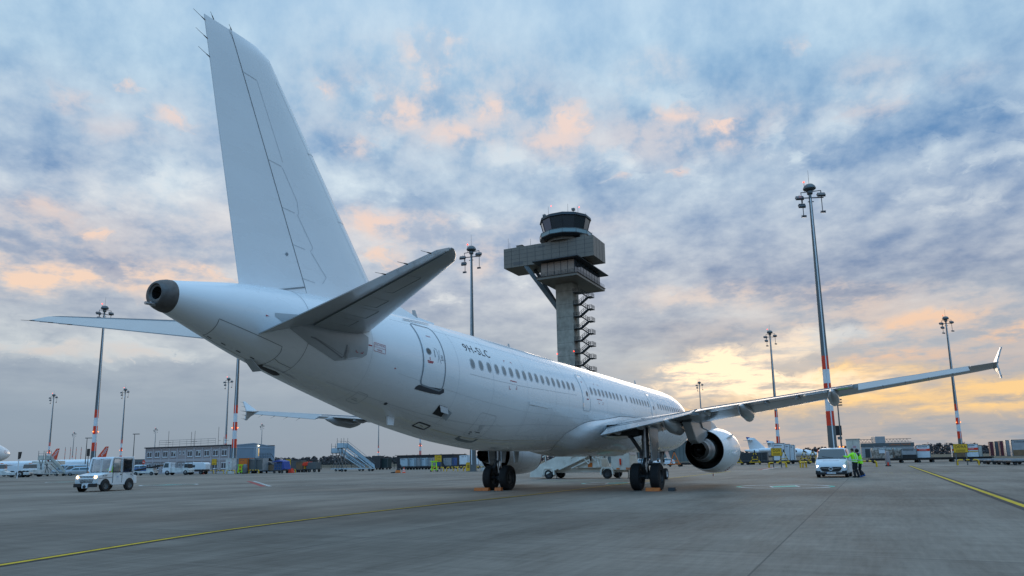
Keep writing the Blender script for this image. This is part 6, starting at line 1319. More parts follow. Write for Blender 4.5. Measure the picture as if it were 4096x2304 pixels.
def van(label, u, Y, rz, H=2.5, m='veh_silver', sc=1.):
    t = thing('passenger_van', label, 'van', (*at(u, Y), 0), rz, 'silver vans parked in a row'); t.scale = (sc,) * 3
    k = H / 2.5
    car_body(t, 'body', [(2.75, .35, .8, .86, .8), (2.65, .3, .95, 1.1, .92), (2.0, .3, 1.1, 1.28, .97), (1.9, .3, 1.15, 1.35, .97), (1.1, .3, 1.2, 2.2 * k, .98), (.8, .3, 1.2, 2.42 * k, .98), (-2.5, .3, 1.2, 2.45 * k, .98), (-2.75, .35, 1.2, 2.3 * k, .96)], M[m], tumble=.86)
    panel(t, 'windscreen', [(1.88, -.82, 1.42), (1.88, .82, 1.42), (1.02, .74, 2.24 * k), (1.02, -.74, 2.24 * k)], 'wscreen')
    for s in (1, -1):
        panel(t, 'side_window', [(1.55, s * .995, 1.3), (.9, s * .90, 2.12 * k), (.1, s * .90, 2.15 * k), (.1, s * .995, 1.3)], 'wscreen'); panel(t, 'rear_side_window', [(-.05, s * .995, 1.35), (-.05, s * .90, 2.15 * k), (-2.3, s * .90, 2.15 * k), (-2.3, s * .995, 1.35)], 'wscreen')
        for x in (1.75, -1.7): vwheel(t, x, s * .88, .36, .22)
        mb = MB(); mb.box((2.62, s * .72, .95), (.2, .3, .16)); mb.build('headlight', M['glass'], t, bev=.02)
    mb = MB(); mb.box((2.74, 0, .75), (.08, .9, .22)); mb.box((2.74, 0, .42), (.1, 1.7, .16)); mb.build('grille', M['black'], t); return t
van('large silver van nearest the parked stairs', 264, 165, radians(205)); van('silver van in the middle of the row left of the tow tractor', 300, 158, radians(205), 2.4); van('lowest silver van, parked nearest the tow tractor', 322, 150, radians(205), 2.0, sc=.92)
van('white van far behind the rear of the tow tractor', 561, 165, radians(200), 2.1, 'veh_white'); van('dark blue car low behind the tow tractor rear deck', 545, 162, radians(190), 1.7, 'uld_blue', .85)
def boarding_stairs(label, loc, rz, H=3.2, L=5.6, m='dirty_white', group='boarding stairs'):
    t = thing('boarding_stairs', label, 'boarding stairs', loc, rz, group); a = H / (L - 1.6)
    mb = MB(); mb.box((L / 2, 0, .5), (L, 1.5, .16)); mb.build('chassis', M[m], t)
    for x in (.5, L - 1.2):
        for s in (-1, 1): vwheel(t, x, s * .75, .26, .18)
    mb = MB()
    for k in range(14): f = k / 13; mb.box((.3 + (L - 2.0) * f, 0, .5 + (H - .5) * f), (.3, 1.3, .05))
    mb.build('tread', M['galv_dark'], t)
    mb = MB(); mb.box((L - .9, 0, H), (1.7, 1.7, .12)); mb.build('platform', M['galv_dark'], t)
    for s in (-1, 1):
        mb = MB(); mb.prism([(.0, .45), (.1, 1.2 if s < 0 else .75), (L - 1.7, H + (.9 if s < 0 else .15)), (L - 1.7, H - .12)], s * .72 - .02, s * .72 + .02); mb.build('side_panel', M[m], t)
        mb = MB(); mb.box((L - .9, s * .85, H + .5), (1.6, .04, .9)); mb.build('platform_panel', M[m], t)
        mb = MB(); mb.tube([(.1, s * .72, 1.2), (.0, s * .72, 1.55), (L - 1.7, s * .72, H + 1.25), (L - .1, s * .82, H + 1.35), (L - .1, s * .82, H)], .03, 6); [mb.bar((x, s * .85, H), (x, s * .85, H + 1.9), .06) for x in (L - 1.5, L - .15)]; mb.build('handrail', M['galv'], t)
    mb = MB()
    for s in (-.7, .7): mb.bar((L - .5, s, .5), (L - 1.2, s, H), .1); mb.bar((L - 1.5, s, .5), (L - .3, s, H), .1); mb.bar((1.2, s, .5), (L - 1.8, s, H * .75), .09)
    mb.build('lifting_frame', M['galv'], t)
boarding_stairs('cream boarding stairs left of the row of silver vans', (*at(252, 148), 0), radians(166), 3.3, 5.6, 'cream')
boarding_stairs('taller pale boarding stairs left of the dark shed, facing right', (*at(1494, 136), 0), radians(168), 4.4, 7.2, 'uld_light'); boarding_stairs('lower dark framed boarding stairs half hidden behind the taller pair', (*at(1455, 143), 0), radians(166), 3.6, 6.8, 'uld_light')
# electric platform truck with cab, air start trailer, conveyor loader
t = thing('platform_truck', 'white electric platform truck with railed bed before the container offices', 'truck', (*at(640, 128), 0), radians(168)); t.location.x += 3.4
mb = MB(); mb.prism([(-2.6, .45), (-2.6, .9), (-2.2, 1.25), (1.2, 1.25), (1.2, .45)], -.75, .75); mb.build('bed', M['dirty_white'], t, bev=.03); mb = MB(); mb.prism([(1.2, .45), (1.2, 2.25), (2.3, 2.25), (2.7, 1.35), (2.75, .45)], -.75, .75); c = mb.build('cab', M['veh_white'], t, bev=.05)
panel(c, 'windscreen', [(2.71, -.62, 1.4), (2.71, .62, 1.4), (2.36, .62, 2.18), (2.36, -.62, 2.18)], 'wscreen')
for s in (1, -1):
    panel(c, 'cab_window', [(1.5, s * .765, 1.35), (1.5, s * .765, 2.1), (2.25, s * .765, 2.1), (2.52, s * .765, 1.35)], 'wscreen'); [vwheel(t, x, s * .66, .42, .26, 'galv_dark') for x in (1.75, -1.9)]
mb = MB(); [rail(mb, (-2.2, y, 1.25), (1.0, y, 1.25), .9, .8, .03) for y in (-.7, .7)]; mb.build('bed_railing', M['galv'], t); mb = MB(); mb.box((-1.9, 0, 1.55), (.8, 1.2, .7)); mb.build('tool_box', M['galv_dark'], t)
t = thing('air_start_trailer', 'rounded white air start trailer just right of the platform truck', 'trailer', (*at(788, 133), 0), radians(170)); mb = MB(); mb.prism([(-2.3, .85), (-2.3, 1.9), (-1.9, 2.15), (1.9, 2.2), (2.25, 1.8), (2.35, 1.15), (1.9, .85)], -.85, .85); b = mb.build('housing', M['veh_white'], t, bev=.12); mb = MB(); mb.prism([(-2.34, 1.0), (-2.34, 1.8), (-1.2, 1.95), (-1.0, 1.0)], -.87, -.84); mb.build('grey_panel', M['galv'], b); mb = MB(); mb.box((.6, .87, 1.5), (1.6, .02, .4)); mb.build('louvre', M['galv_dark'], b)
mb = MB(); mb.box((0, 0, .7), (4.2, 1.4, .25)); mb.build('chassis', M['black'], t); [vwheel(t, x, s * .75, .36, .22) for x in (1.4, -1.4) for s in (1, -1)]
t = thing('belt_loader', 'dark belt loader with raised conveyor left of the platform truck', 'belt loader', (*at(590, 132), 0), radians(172)); mb = MB(); mb.bar((-2.9, 0, 1.75), (3.1, 0, .75), 1.0, .22); mb.build('conveyor', M['black'], t); mb = MB(); mb.box((.4, 0, .6), (4.4, 1.4, .4)); mb.box((-.9, .0, 1.0), (1.2, 1.3, .5)); mb.build('body', M['dirty_white'], t, bev=.03); [vwheel(t, x, s * .7, .33, .2) for x in (1.7, -1.4) for s in (1, -1)]; mb = MB(); rail(mb, (-2.6, -.55, 1.8), (2.4, -.55, 1.0), .6, .9, .025); mb.build('railing', M['galv'], t)
t = thing('no_entry_sign', 'round red no entry sign on a post behind the belt loader', 'sign', (*at(575, 150), 0), RRZ); mb = MB(); mb.cyl((0, 0, 0), (0, 0, 2.6), .04, n=8); mb.build('post', M['galv'], t); mb = MB(); mb.cyl((0, 0, 2.5), (0, -.03, 2.5), .42, n=24); d = mb.build('disc', M['red'], t); mb = MB(); mb.box((0, -.04, 2.5), (.55, .02, .13)); mb.build('white_bar', M['white'], d)
# carts, containers and nets right of D11
def uld(x, y, rz, label, m='uld', W=2.0, D=1.5, H=1.6, z=.55, cut=True, front=None, dm='black', name='air_cargo_container', cat='container', group='air cargo containers', logo=True):
    t = thing(name, label, cat, (x, y, 0), rz, group); mb = MB()
    pr = [(-W / 2 + .42, z), (W / 2, z), (W / 2, z + H), (-W / 2, z + H), (-W / 2, z + .55)] if cut else [(-W / 2, z), (W / 2, z), (W / 2, z + H), (-W / 2, z + H)]
    mb.prism(pr, -D / 2, D / 2); b = mb.build('shell', M[m], t, bev=.02)
    mb = MB(); q = [(a * .90 + .02, (c - z - H / 2) * .86 + z + H / 2) for a, c in pr]; mb.add([(a, -D / 2 - .012, c) for a, c in q], [tuple(range(len(q)))]); mb.build('front_panel', M[front or m], b)
    mb = MB(); [mb.bar((pr[i][0], -D / 2 - .015, pr[i][1]), (pr[(i + 1) % len(pr)][0], -D / 2 - .015, pr[(i + 1) % len(pr)][1]), .05, .05) for i in range(len(pr))]; mb.build('edge_rail', M['galv'], b)
    if logo:
        mb = MB(); random.seed(int(abs(x * 7)))
        [mb.box((-W * .28 + k * .2, -D / 2 - .022, z + H * .82), (.12, .01, .13)) for k in range(6) if random.random() < .8]; mb.build('lettering', M['ink'], b)
    mb = MB(); mb.box((0, 0, .42), (W * 1.08, D * 1.05, .16)); d = mb.build('dolly', M[dm], t); [mb2.build('wheel', M['rubber'], t) for mb2 in [MB().cyl((sx * W * .36, sy * D * .38, .2), (sx * W * .36, sy * D * .38 + .12, .2), .2, n=12) for sx in (-1, 1) for sy in (-1, 1)]]
    return t
def RP(u, Y): return at(u, Y)
uld(*RP(986, 134), RRZ, 'rusty orange container right of the pale blue cabinet', 'orange', 2.3, 1.6, 2.3, .5, False)
uld(*RP(1017, 133.5), RRZ, 'grey net front container beside the orange container', 'uld', 2.0, 1.5, 2.2, .5, False, 'galv'); uld(*RP(1046, 133), RRZ, 'second grey net front container right of the orange one', 'uld', 2.0, 1.5, 2.2, .5, False, 'galv')
t = thing('pallet_load', 'low brown crate stack under a grey net beside the blue covered cart', 'pallet load', (*RP(1082, 134), 0), RRZ); mb = MB(); mb.box((0, 0, 1.05), (2.6, 1.5, 1.2)); mb.build('crates', M['wood'], t, bev=.03); mb = MB(); mb.prism([(-1.5, 1.4), (-1.2, 2.2), (.6, 2.0), (1.45, 1.55)], -.8, .8); mb.build('net', M['galv_dark'], t, bev=.1); mb = MB(); mb.box((0, 0, .4), (2.9, 1.6, .14)); mb.build('dolly', M['black'], t)
def covered_cart(label, u, Y, cover, bars=True, group='covered baggage carts'):
    t = thing('baggage_cart', label, 'baggage cart', (*RP(u, Y), 0), RRZ, group); mb = MB(); mb.box((0, 0, .5), (2.4, 1.5, .14)); mb.build('bed', M['galv_dark'], t); [vwheel(t, x, s * .6, .26, .16) for x in (-.9, .9) for s in (1, -1)]
    if bars:
        mb = MB(); [mb.box((0, -.75 , z), (2.3, .05, .05)) for z in (.6, 1.05, 1.5, 1.95)]; [mb.box((-1.15 + k * .46, -.75, 1.27), (.05, .05, 1.4)) for k in range(6)]; mb.build('side_grid', M['galv'], t)
        mb = MB(); mb.box((-.05, .1, 1.2), (2.1, 1.3, 1.2)); mb.build('load', M['uld_blue'], t); mb = MB(); mb.prism([(-1.3, 2.0), (0, 2.35), (1.3, 2.05), (1.3, 1.95), (-1.3, 1.9)], -.85, .85); mb.prism([(1.05, 2.05), (1.35, 2.0), (1.75, .7), (1.1, .65)], -.84, .7); mb.build('cover', M[cover], t, bev=.04)
    return t
covered_cart('baggage cart with grid side and blue cover in front of the yellow sign', 1124, 127, 'blue')
t = thing('baggage_cart', 'grey cart with a red cover thrown over its left end', 'baggage cart', (*RP(1247, 137), 0), RRZ, 'covered baggage carts'); mb = MB(); mb.box((0, 0, .55), (3.4, 1.5, .14)); mb.build('bed', M['galv_dark'], t); [vwheel(t, x, s * .6, .28, .16) for x in (-1.2, 0.1, 1.3) for s in (1, -1)]; mb = MB(); mb.box((.7, 0, 1.25), (1.9, 1.4, 1.25)); mb.box((-.45, 0, 1.15), (.5, 1.4, 1.0)); mb.build('crate', M['galv'], t, bev=.03)
mb = MB(); mb.prism([(-1.75, 1.3), (-1.5, 1.75), (-.5, 1.95), (-.35, 1.3), (-.9, 1.15)], -.8, .8); mb.build('red_cover', M['red'], t, bev=.08); mb = MB(); mb.bar((-1.6, 0, .5), (-1.5, 0, 1.2), .3); mb.build('yellow_bag', M['yellow'], t)
t = thing('red_box', 'small red box on the ground beside the short yellow guard rail', 'box', (*RP(1164, 130), 0), RRZ); mb = MB(); mb.prism([(-.55, 0), (.55, 0), (.35, .75), (-.2, .75)], -.35, .35); mb.build('housing', M['red'], t, bev=.04); mb = MB(); mb.box((.1, 0, .8), (.5, .5, .08)); mb.build('lid', M['red'], t)
uld(*RP(1190, 140), RRZ, 'grey container with tarpaulin behind the yellow sign', 'galv', 3.0, 1.6, 1.7, .55, False); uld(*RP(1208, 139), RRZ, 'brown grey crate stack left of the red covered cart', 'wood', 1.6, 1.5, 1.5, .55, False, name='crate_stack', cat='crates')
def lime_stand(u, Y, label):
    t = thing('barrier_stand', label, 'stand', (*RP(u, Y), 0), RRZ, 'bright green folded stands'); mb = MB(); [mb.bar((x, 0, .1), (x * .7, 0, 1.5), .12) for x in (-.5, .5)]; [mb.box((0, 0, z), (.9, .08, .1)) for z in (.35, .85, 1.45)]; mb.build('frame', M['lime_paint'], t); mb = MB(); [mb.cyl((x, -.1, .12), (x, .1, .12), .12, n=10) for x in (-.6, .6)]; mb.build('wheel_pair', M['rubber'], t); mb = MB(); mb.box((0, 0, 1.58), (1.2, .3, .14)); mb.build('top_bar', M['lime_paint'], t)
lime_stand(962, 131, 'bright green stand before the orange container'); lime_stand(1737, 112, 'bright green stand left of the D10 sign')
t = thing('wrapped_trolley', 'trolley wrapped in grey plastic beside the bright green stand', 'trolley', (*RP(981, 131), 0), RRZ); mb = MB(); mb.lathe([(.45, .15), (.48, .9), (.42, 1.45), (.2, 1.7), (.02, 1.72)], n=14); mb.build('wrap', M['galv'], t, smooth=50); mb = MB(); mb.box((0, 0, .1), (.8, .7, .14)); mb.build('base', M['black'], t)
# dark shed, container row and fence under the belly
t = thing('dark_shed', 'long low dark shed behind the row of pale containers under the belly', 'shed', (*at(1672, 182), 0), RRZ); mb = MB(); mb.box((2, 3, 1.6), (17, 6, 3.2)); w_ = mb.build('wall', M['clad_dark'], t, bev=.03); mb = MB(); mb.box((2, 3, 3.28), (17.3, 6.3, .14)); mb.build('roof', M['clad_dark'], t); mb = MB(); [mb.box((-6 + k * 2.4, -.02, 1.6), (.05, .05, 3.1)) for k in range(8)]; mb.build('panel_joint', M['galv_dark'], w_)
for u, m, lab, f in ((1624, 'uld', 'first', 'uld_light'), (1650, 'uld_light', 'second', 'uld_light'), (1672, 'uld', 'third', 'uld'), (1696, 'uld_light', 'fourth', 'uld_light'), (1722, 'uld', 'fifth', 'uld')): uld(*RP(u, 150), RRZ, lab + ' from the left of five pale containers before the dark shed', m, 2.0, 1.5, 1.7, .7, u in (1624, 1672, 1722), f)
uld(*RP(1742, 152), RRZ, 'blue container behind the D10 sign', 'uld_blue', 1.6, 1.5, 1.6, .7, False, 'uld_blue'); uld(*RP(1797, 152), RRZ, 'pale fronted container just right of the D10 sign', 'uld', 2.0, 1.5, 1.6, .7, True, 'uld'); uld(*RP(1813, 152), RRZ, 'dark blue container beside the pale fronted one', 'uld_blue', 1.0, 1.5, 1.6, .7, False, 'uld_blue')
uld(*RP(1862, 150), RRZ, 'white container with red lettering left of the D10 mast', 'white', 2.1, 1.5, 1.9, .9, False, 'white'); uld(*RP(1907, 150), RRZ, 'white container showing just right of the D10 mast', 'white', 1.8, 1.5, 1.8, .8, False, 'white')
uld(*RP(1512, 165), RRZ, 'dark grey container left of the green box behind the stairs', 'galv_dark', 2.2, 1.5, 2.6, .5, False, 'galv_dark'); uld(*RP(1540, 165), RRZ, 'dark green box left of the dark shed', 'dkgreen', 2.6, 1.5, 2.0, .5, False, 'dkgreen')
F = thing('perimeter_fence', 'dark green perimeter fence with inward bent posts behind the carts', 'fence', (*at(1555, 195), 0), RRZ); mb = MB(); [mb.box((-45 + k * .35, 0, 1.25), (.03, .03, 2.4)) for k in range(200)]; [mb.box((-10, 0, z), (70, .04, .04)) for z in (.1, .8, 1.6, 2.4)]; mb.build('mesh_panel', M['dkgreen'], F)
for k in range(20): mb = MB(); x = -45 + k * 3.6; mb.tube([(x, 0, 0), (x, 0, 2.9), (x + .12, .1, 3.3), (x + .45, .1, 3.6)], .06, 6); mb.build('post', M['dkgreen'], F)
# ------------------------------------------------------------------ right side and far background
# far wood: bare winter trees, one mass
def wood(name, X0, X1, Y, seed, hmin=9, hmax=15):
    random.seed(seed); mb = MB(); x = X0
    while x < X1:
        h = random.uniform(hmin + 1, hmax - 1) * (1 + .12 * sin(x * .013) + .12 * sin(x * .041 + 1)); y = Y + random.uniform(-60, 60) - .12 * x; w = h * random.uniform(.34, .55)
        mb.cyl((x, y, 0), (x, y, h * .5), .25, .12, n=5, caps=False)
        for _ in range(64):
            a, r, t = random.uniform(0, 2 * pi), sqrt(random.random()) * w, random.random(); z = h * (.06 + .90 * t); r *= (1 - .75 * max(0, t - .45) / .55)
            c = Vector((x + r * cos(a), y + r * sin(a), z)); d = Vector((random.uniform(-1, 1), random.uniform(-1, 1), random.uniform(.1, 1.4))).normalized() * random.uniform(.9, 2.3); e = d.cross(Vector((random.uniform(-1, 1), random.uniform(-1, 1), random.uniform(-1, 1)))).normalized() * random.uniform(.5, 1.3)
            mb.add([c - d, c + e, c + d, c - e], [(0, 1, 2, 3)], 0 if random.random() < .65 else 1)
        x += random.uniform(1.6, 3.6)
    return stuff(mb.build(name, [mat(name + '_bark', (.075, .066, .070), .95), mat(name + '_twigs', (.10, .085, .083), .95)], recalc=False))
wood('treeline', -430, 1020, 1150, 5, 10, 15); wood('woodland', -900, -120, 1500, 6, 12, 16)
# hangar behind the near engine
t = thing('hangar', 'long grey green hangar with dark lettering on its roof edge behind the near engine', 'hangar', (*at(2650, 290), 0), RRZ + .35)
M['hangar'] = mat('grey_green_corrugated_sheet', (.15, .165, .155), .6, var=.15, vs=.3)
mb = MB(); mb.box((-4, 14, 3.9), (58, 28, 7.8)); w_ = mb.build('wall', M['hangar'], t); mb = MB(); mb.box((-4, 14, 8.05), (59, 29, .6)); rf = mb.build('roof', mat('hangar_roof_edge', (.10, .11, .12), .6), t)
mb = MB(); [mb.box((-32 + k * 1.5, -.02, 4), (.12, .06, 7.6)) for k in range(38)]; mb.build('corrugation', M['galv_dark'], w_); mb = MB(); mb.box((-8, -.05, 2.6), (22, .1, 5)); mb.build('hangar_door', M['hangar'], w_)
mb = MB(); wall_text(mb, 'MARCH', (5, -.85, 7.3), 1.4, spacing=1.3); mb.build('lettering', M['ink'], rf)
mb = MB(); mb.box((26.6, 4, 3.6), (2.6, 8, 7.2)); mb.build('side_annex', M['galv'], t)
def shelter(u, Y, label):
    t = thing('bus_shelter', label, 'shelter', (*at(u, Y), 0), RRZ); mb = MB(); [mb.box((x, 0, 1.8), (.18, .18, 3.6)) for x in (-4, -1.3, 1.3, 4)]; mb.build('frame', M['galv'], t); mb = MB(); mb.box((0, 1, 3.7), (9.2, 2.8, .3)); mb.build('roof', M['galv'], t); mb = MB(); [mb.box((x, 1.6, 1.8), (2.4, .04, 3.0)) for x in (-2.7, 0, 2.7)]; mb.build('glass_pane', M['dimglass'], t)
shelter(2570, 175, 'glass and steel shelter seen between the main gear legs')
def carlet(u, Y, rz, m, label):
    t = thing('parked_car', label, 'car', (*at(u, Y), 0), rz, 'cars parked beyond the airliner nose'); car_body(t, 'body', [(2.1, .3, .7, .74, .75), (1.9, .22, .82, .9, .85), (.9, .22, .9, 1.0, .88), (.3, .22, .92, 1.42, .88), (-1.2, .22, .92, 1.46, .88), (-1.9, .25, .92, 1.05, .86), (-2.1, .3, .8, .95, .8)], M[m], tumble=.8)
    panel(t, 'windscreen', [(.92, -.7, 1.05), (.92, .7, 1.05), (.36, .6, 1.42), (.36, -.6, 1.42)], 'wscreen'); [panel(t, 'side_window', [(.6, s * .87, 1.0), (.3, s * .76, 1.4), (-1.2, s * .76, 1.42), (-1.5, s * .87, 1.0)], 'wscreen') for s in (1, -1)]; [vwheel(t, x, s * .8, .31, .2) for x in (1.3, -1.3) for s in (1, -1)]
carlet(2555, 150, radians(200), 'veh_silver', 'silver car seen right of the stairs truck cab'); carlet(2590, 156, radians(200), 'uld_blue', 'dark blue car seen between the near main wheels'); carlet(2628, 150, radians(10), 'black', 'black car partly hidden by the near gear leg'); carlet(2655, 148, radians(190), 'veh_white', 'white car seen right of the near gear leg')
# A-frame jacks and flat dollies
def aframe(u, Y, m, label, h=2.4, striped=True):
    t = thing('trestle_stand', label, 'trestle', (*at(u, Y), 0), RRZ, 'yellow and black A shaped stands'); mb = MB(); n = 6
    for s in (-1, 1):
        for k in range(n):
            f0, f1 = k / n, (k + 1) / n; a, b = Vector((s * .75 * (1 - f0), 0, .5 + (h - .5) * f0)), Vector((s * .75 * (1 - f1), 0, .5 + (h - .5) * f1)); mb.bar(a, b, .15, .12, m=1 if striped and k % 2 else 0)
    mb.box((0, 0, .95), (1.3, .12, .14)); mb.box((0, 0, .45), (1.9, .7, .14)); mb.build('frame', [M[m], M['black']], t); mb = MB(); mb.box((0, 0, h + .08), (.22, .22, .22)); mb.build('top_block', M['black'], t); [vwheel(t, s * .8, 0, .2, .14) for s in (1, -1)]
aframe(2699, 120, 'orange', 'plain orange A shaped stand left of the near engine', striped=False); aframe(2948, 128, 'yellow', 'striped A stand closest to the near engine, cut off by it'); aframe(2954, 136, 'yellow', 'striped A stand standing just behind the one cut off by the engine'); aframe(3021, 130, 'yellow', 'striped A stand midway between the engine and the D09 sign'); aframe(3137, 128, 'yellow', 'striped A stand behind the right post of the D09 sign'); aframe(3219, 128, 'yellow', 'striped A stand before the business jet nose'); aframe(3254, 127, 'yellow', 'striped A stand just left of the white van')
def flat_dolly(x, y, rz, L, label, m='galv', dk='galv_dark', grp='flat cargo dollies', h=.5):
    t = thing('cargo_dolly', label, 'dolly', (x, y, 0), rz, grp); mb = MB(); mb.box((0, 0, h), (L, 2.2, .14)); [mb.box((0, s * 1.12, h + .1), (L, .06, .12)) for s in (-1, 1)]; mb.build('bed', M[m], t); mb = MB(); mb.box((0, 0, h - .15), (L * .9, 1.6, .14)); mb.bar((-L / 2, 0, h - .1), (-L / 2 - .9, 0, h - .2), .1); mb.build('chassis', M[dk], t); [vwheel(t, xx, s * .85, .2, .16, 'galv_dark') for xx in (-L * .36, L * .36) for s in (1, -1)]; return t
flat_dolly(*at(2757, 122), RRZ, 4.2, 'low dark dolly between the orange stand and the near engine', 'galv_dark'); flat_dolly(*at(2812, 125), RRZ, 2.0, 'short dark dolly half hidden behind the near engine', 'galv_dark')
for k, u in enumerate((2960, 3045, 3120, 3205)): flat_dolly(*at(u, 132), RRZ, 3.9, ('dark dolly under the grey boxes next to the near engine', 'dark dolly under the slatted grey box', 'dark dolly under the white containers behind the D09 sign', 'dark dolly before the business jet nose')[k], 'galv_dark')
def bigbox(u, Y, W, H, D, m, label, z=.65, kind='container', slats=0, band=None, text=None, low=None, side=None):
    t = thing('cargo_box', label, kind, (*at(u, Y), 0), RRZ, 'boxes and containers on the right'); mb = MB(); mb.box((0, 0, z + H / 2), (W, D, H)); b = mb.build('shell', M[m] if isinstance(m, str) else m, t, bev=.03)
    mb = MB(); [mb.bar((x, -D / 2 - .02, z), (x, -D / 2 - .02, z + H), .07) for x in (-W / 2 + .03, W / 2 - .03)]; [mb.bar((-W / 2, -D / 2 - .02, zz), (W / 2, -D / 2 - .02, zz), .07) for zz in (z + .03, z + H - .03)]; mb.build('edge_rail', M['galv'], b)
    if slats: mb = MB(); [mb.box((-W / 2 + W * (k + .5) / slats, -D / 2 - .02, z + H / 2), (.06, .05, H * .96)) for k in range(slats)]; mb.build('slat_panel', M['galv_dark'], b)
    if low: mb = MB(); mb.box((0, -D / 2 - .015, z + H * .2), (W * .92, .03, H * .36)); mb.build('lower_panel', M[low], b)
    if band: mb = MB(); mb.box((0, -D / 2 - .03, z + H * .62), (W * .95, .02, H * .17)); bb = mb.build('red_band', M['red'], b); mb = MB(); [mb.box((-W * .3 + k * .16, -D / 2 - .045, z + H * .62), (.1, .01, .09)) for k in range(int(W * .6 / .16))]; mb.build('white_lettering', M['white'], bb)
    if text: mb = MB(); [mb.box((-W * .34 + k * .19, -D / 2 - .03, z + H * .86), (.13, .01, .14)) for k in range(int(W * .68 / .19))]; mb.build('lettering', M['ink'], b)
    return t
bigbox(2985, 134, 3.2, 1.5, 1.6, 'galv_dark', 'dark grey slatted box nearest the near engine', slats=14); bigbox(3030, 133.5, 1.8, 1.5, 1.6, 'galv_dark', 'second dark slatted box right of the one by the engine', slats=8); bigbox(3057, 133, 1.5, 1.55, 1.6, 'galv', 'fine lined grey crate before the business jet tail', slats=16)
for k, (u, W) in enumerate(((3122, 2.0), (3150, 1.4), (3170, 1.2))): bigbox(u, 131 + k, W, 3.1 - .15 * k, 2.2, 'white', ('tall white container right behind the D09 sign', 'white container second right of the D09 sign', 'white container third right of the D09 sign')[k], text=True)
# business jets
def bizjet(loc, rz, label, s=1.):
    t = thing('business_jet', label, 'business jet', loc, rz); t.scale = (s, s, s); mb = MB(); prof = [(.05, 0, 1.75), (.35, .5, 1.85), (.62, 1.4, 1.95), (.9, 2.6, 2.15), (1.12, 4, 2.3), (1.15, 9, 2.3), (1.0, 12, 2.5), (.6, 15, 2.85), (.15, 17.3, 3.1)]
    mb.loft([[Vector((x, r * cos(a), z + r * sin(a))) for a in [2 * pi * k / 24 for k in range(24)]] for r, x, z in prof]); f = mb.build('fuselage', M['air_white'], t, smooth=60)
    mb = MB(); mb.prism([(11.5, 3.2), (14.6, 6.3), (16.6, 6.5), (16.0, 3.1)], -.12, .12); fn = mb.build('tail_fin', M['air_white'], t, bev=.05); mb = MB(); mb.prism([(15.7, 6.52), (16.75, 6.6), (16.5, 5.9), (16.2, 6.2)], -.13, .13); mb.build('fin_tip', M['uld_blue'], fn); mb = MB(); [mb.bar((12.6 + k * .5, -.14, 3.6), (14.9 + k * .35, -.14, 5.8), .07, .02) for k in range(2)]; mb.build('blue_stripe', M['uld_blue'], fn)
    for sg in (1, -1):
        mb = MB(); mb.prism([(15.0, sg * .1), (16.5, sg * .1), (17.0, sg * 2.8), (16.3, sg * 2.8)], 5.7, 5.82, 'Z'); mb.build('tailplane', M['air_white'], t); mb = MB(); mb.prism([(6.4, sg * .8), (9.8, sg * .8), (11.2, sg * 8.4), (10.2, sg * 8.4)], 1.5, 1.66, 'Z'); mb.build('wing', M['air_white'], t)
        mb = MB(); mb.lathe([(.35, 10.4), (.55, 11), (.55, 13), (.35, 14)], (0, sg * 1.75, 3.1), 'X', 16, cap0=True, cap1=True); mb.build('engine', M['air_white'], t, smooth=40)
        for k in range(6): mb = MB(); mb.box((4.6 + k * 1.0, sg * 1.09, 2.65), (.38, .12, .5)); mb.build('cabin_window', M['glass'], f)
        mb = MB(); mb.prism([(1.75, 2.35), (2.5, 2.75), (2.95, 2.6), (2.4, 2.3)], sg * .52, sg * .93); mb.build('cockpit_window', M['glass'], f)
        mb = MB(); mb.cyl((9, sg * 1.6, 0), (9, sg * 1.6, 1.6), .12); mb.cyl((9, sg * 1.5, .35), (9, sg * 1.7, .35), .35); mb.build('main_gear', M['black'], t)
    mb = MB(); mb.box((7, -1.17, 2.1), (9, .03, .08)); mb.box((7, -1.17, 1.95), (9, .03, .05)); mb.build('blue_cheatline', M['uld_blue'], f); mb = MB(); mb.cyl((2.4, 0, 0), (2.4, 0, 1.5), .1); mb.cyl((2.4, -.2, .3), (2.4, .2, .3), .3); mb.build('nose_gear', M['black'], t)
x, y = at(3258, 188); bizjet((x, y, 0), radians(180 - 8), 'white business jet with tall blue tipped tail behind the D09 sign'); x, y = at(3282, 235); bizjet((x, y, 0), radians(180 - 4), 'second business jet whose nose shows just left of the white van', 1.0)
# hangar with orange lettering on the far right
t = thing('maintenance_hangar', 'pale grey hangar with roof trusses and orange lettering right of the two men', 'hangar', (*at(3556, 330), 0), radians(-14)); mb = MB(); mb.box((0, 12, 3.2), (22, 24, 6.4)); w_ = mb.build('wall', M['uld'], t); mb = MB(); mb.box((-2.5, 5, 4.8), (4.2, 8, 9.6)); mb.build('tower_block', M['uld'], t, bev=.05); mb = MB(); mb.box((0, -.1, 5.8), (22.3, .3, 1.6)); fa = mb.build('fascia', M['galv'], t)
mb = MB(); wall_text(mb, 'Lufthansa Technik', (5.2, -.28, 5.8), 1.25); mb.build('lettering', M['orange'], fa); mb = MB()
for x0, x1 in ((-11, -5), (0, 11)):
    mb.bar((x0, 3, 7.0), (x1, 3, 7.0), .16); mb.bar((x0, 3, 8.4), (x1, 3, 8.4), .2); n = int((x1 - x0) / 1.4); [mb.bar((x0 + k * 1.4, 3, 7.0), (x0 + k * 1.4 + .7, 3, 8.4), .12) for k in range(n)]; [mb.bar((x0 + k * 1.4 + .7, 3, 8.4), (x0 + (k + 1) * 1.4, 3, 7.0), .12) for k in range(n)]
mb.build('roof_truss', M['galv'], t); mb = MB(); mb.box((-8.5, -.1, 2), (2, .2, 4)); mb.box((-4, -.1, 1.5), (2, .2, 3)); mb.build('door', M['galv_dark'], t)
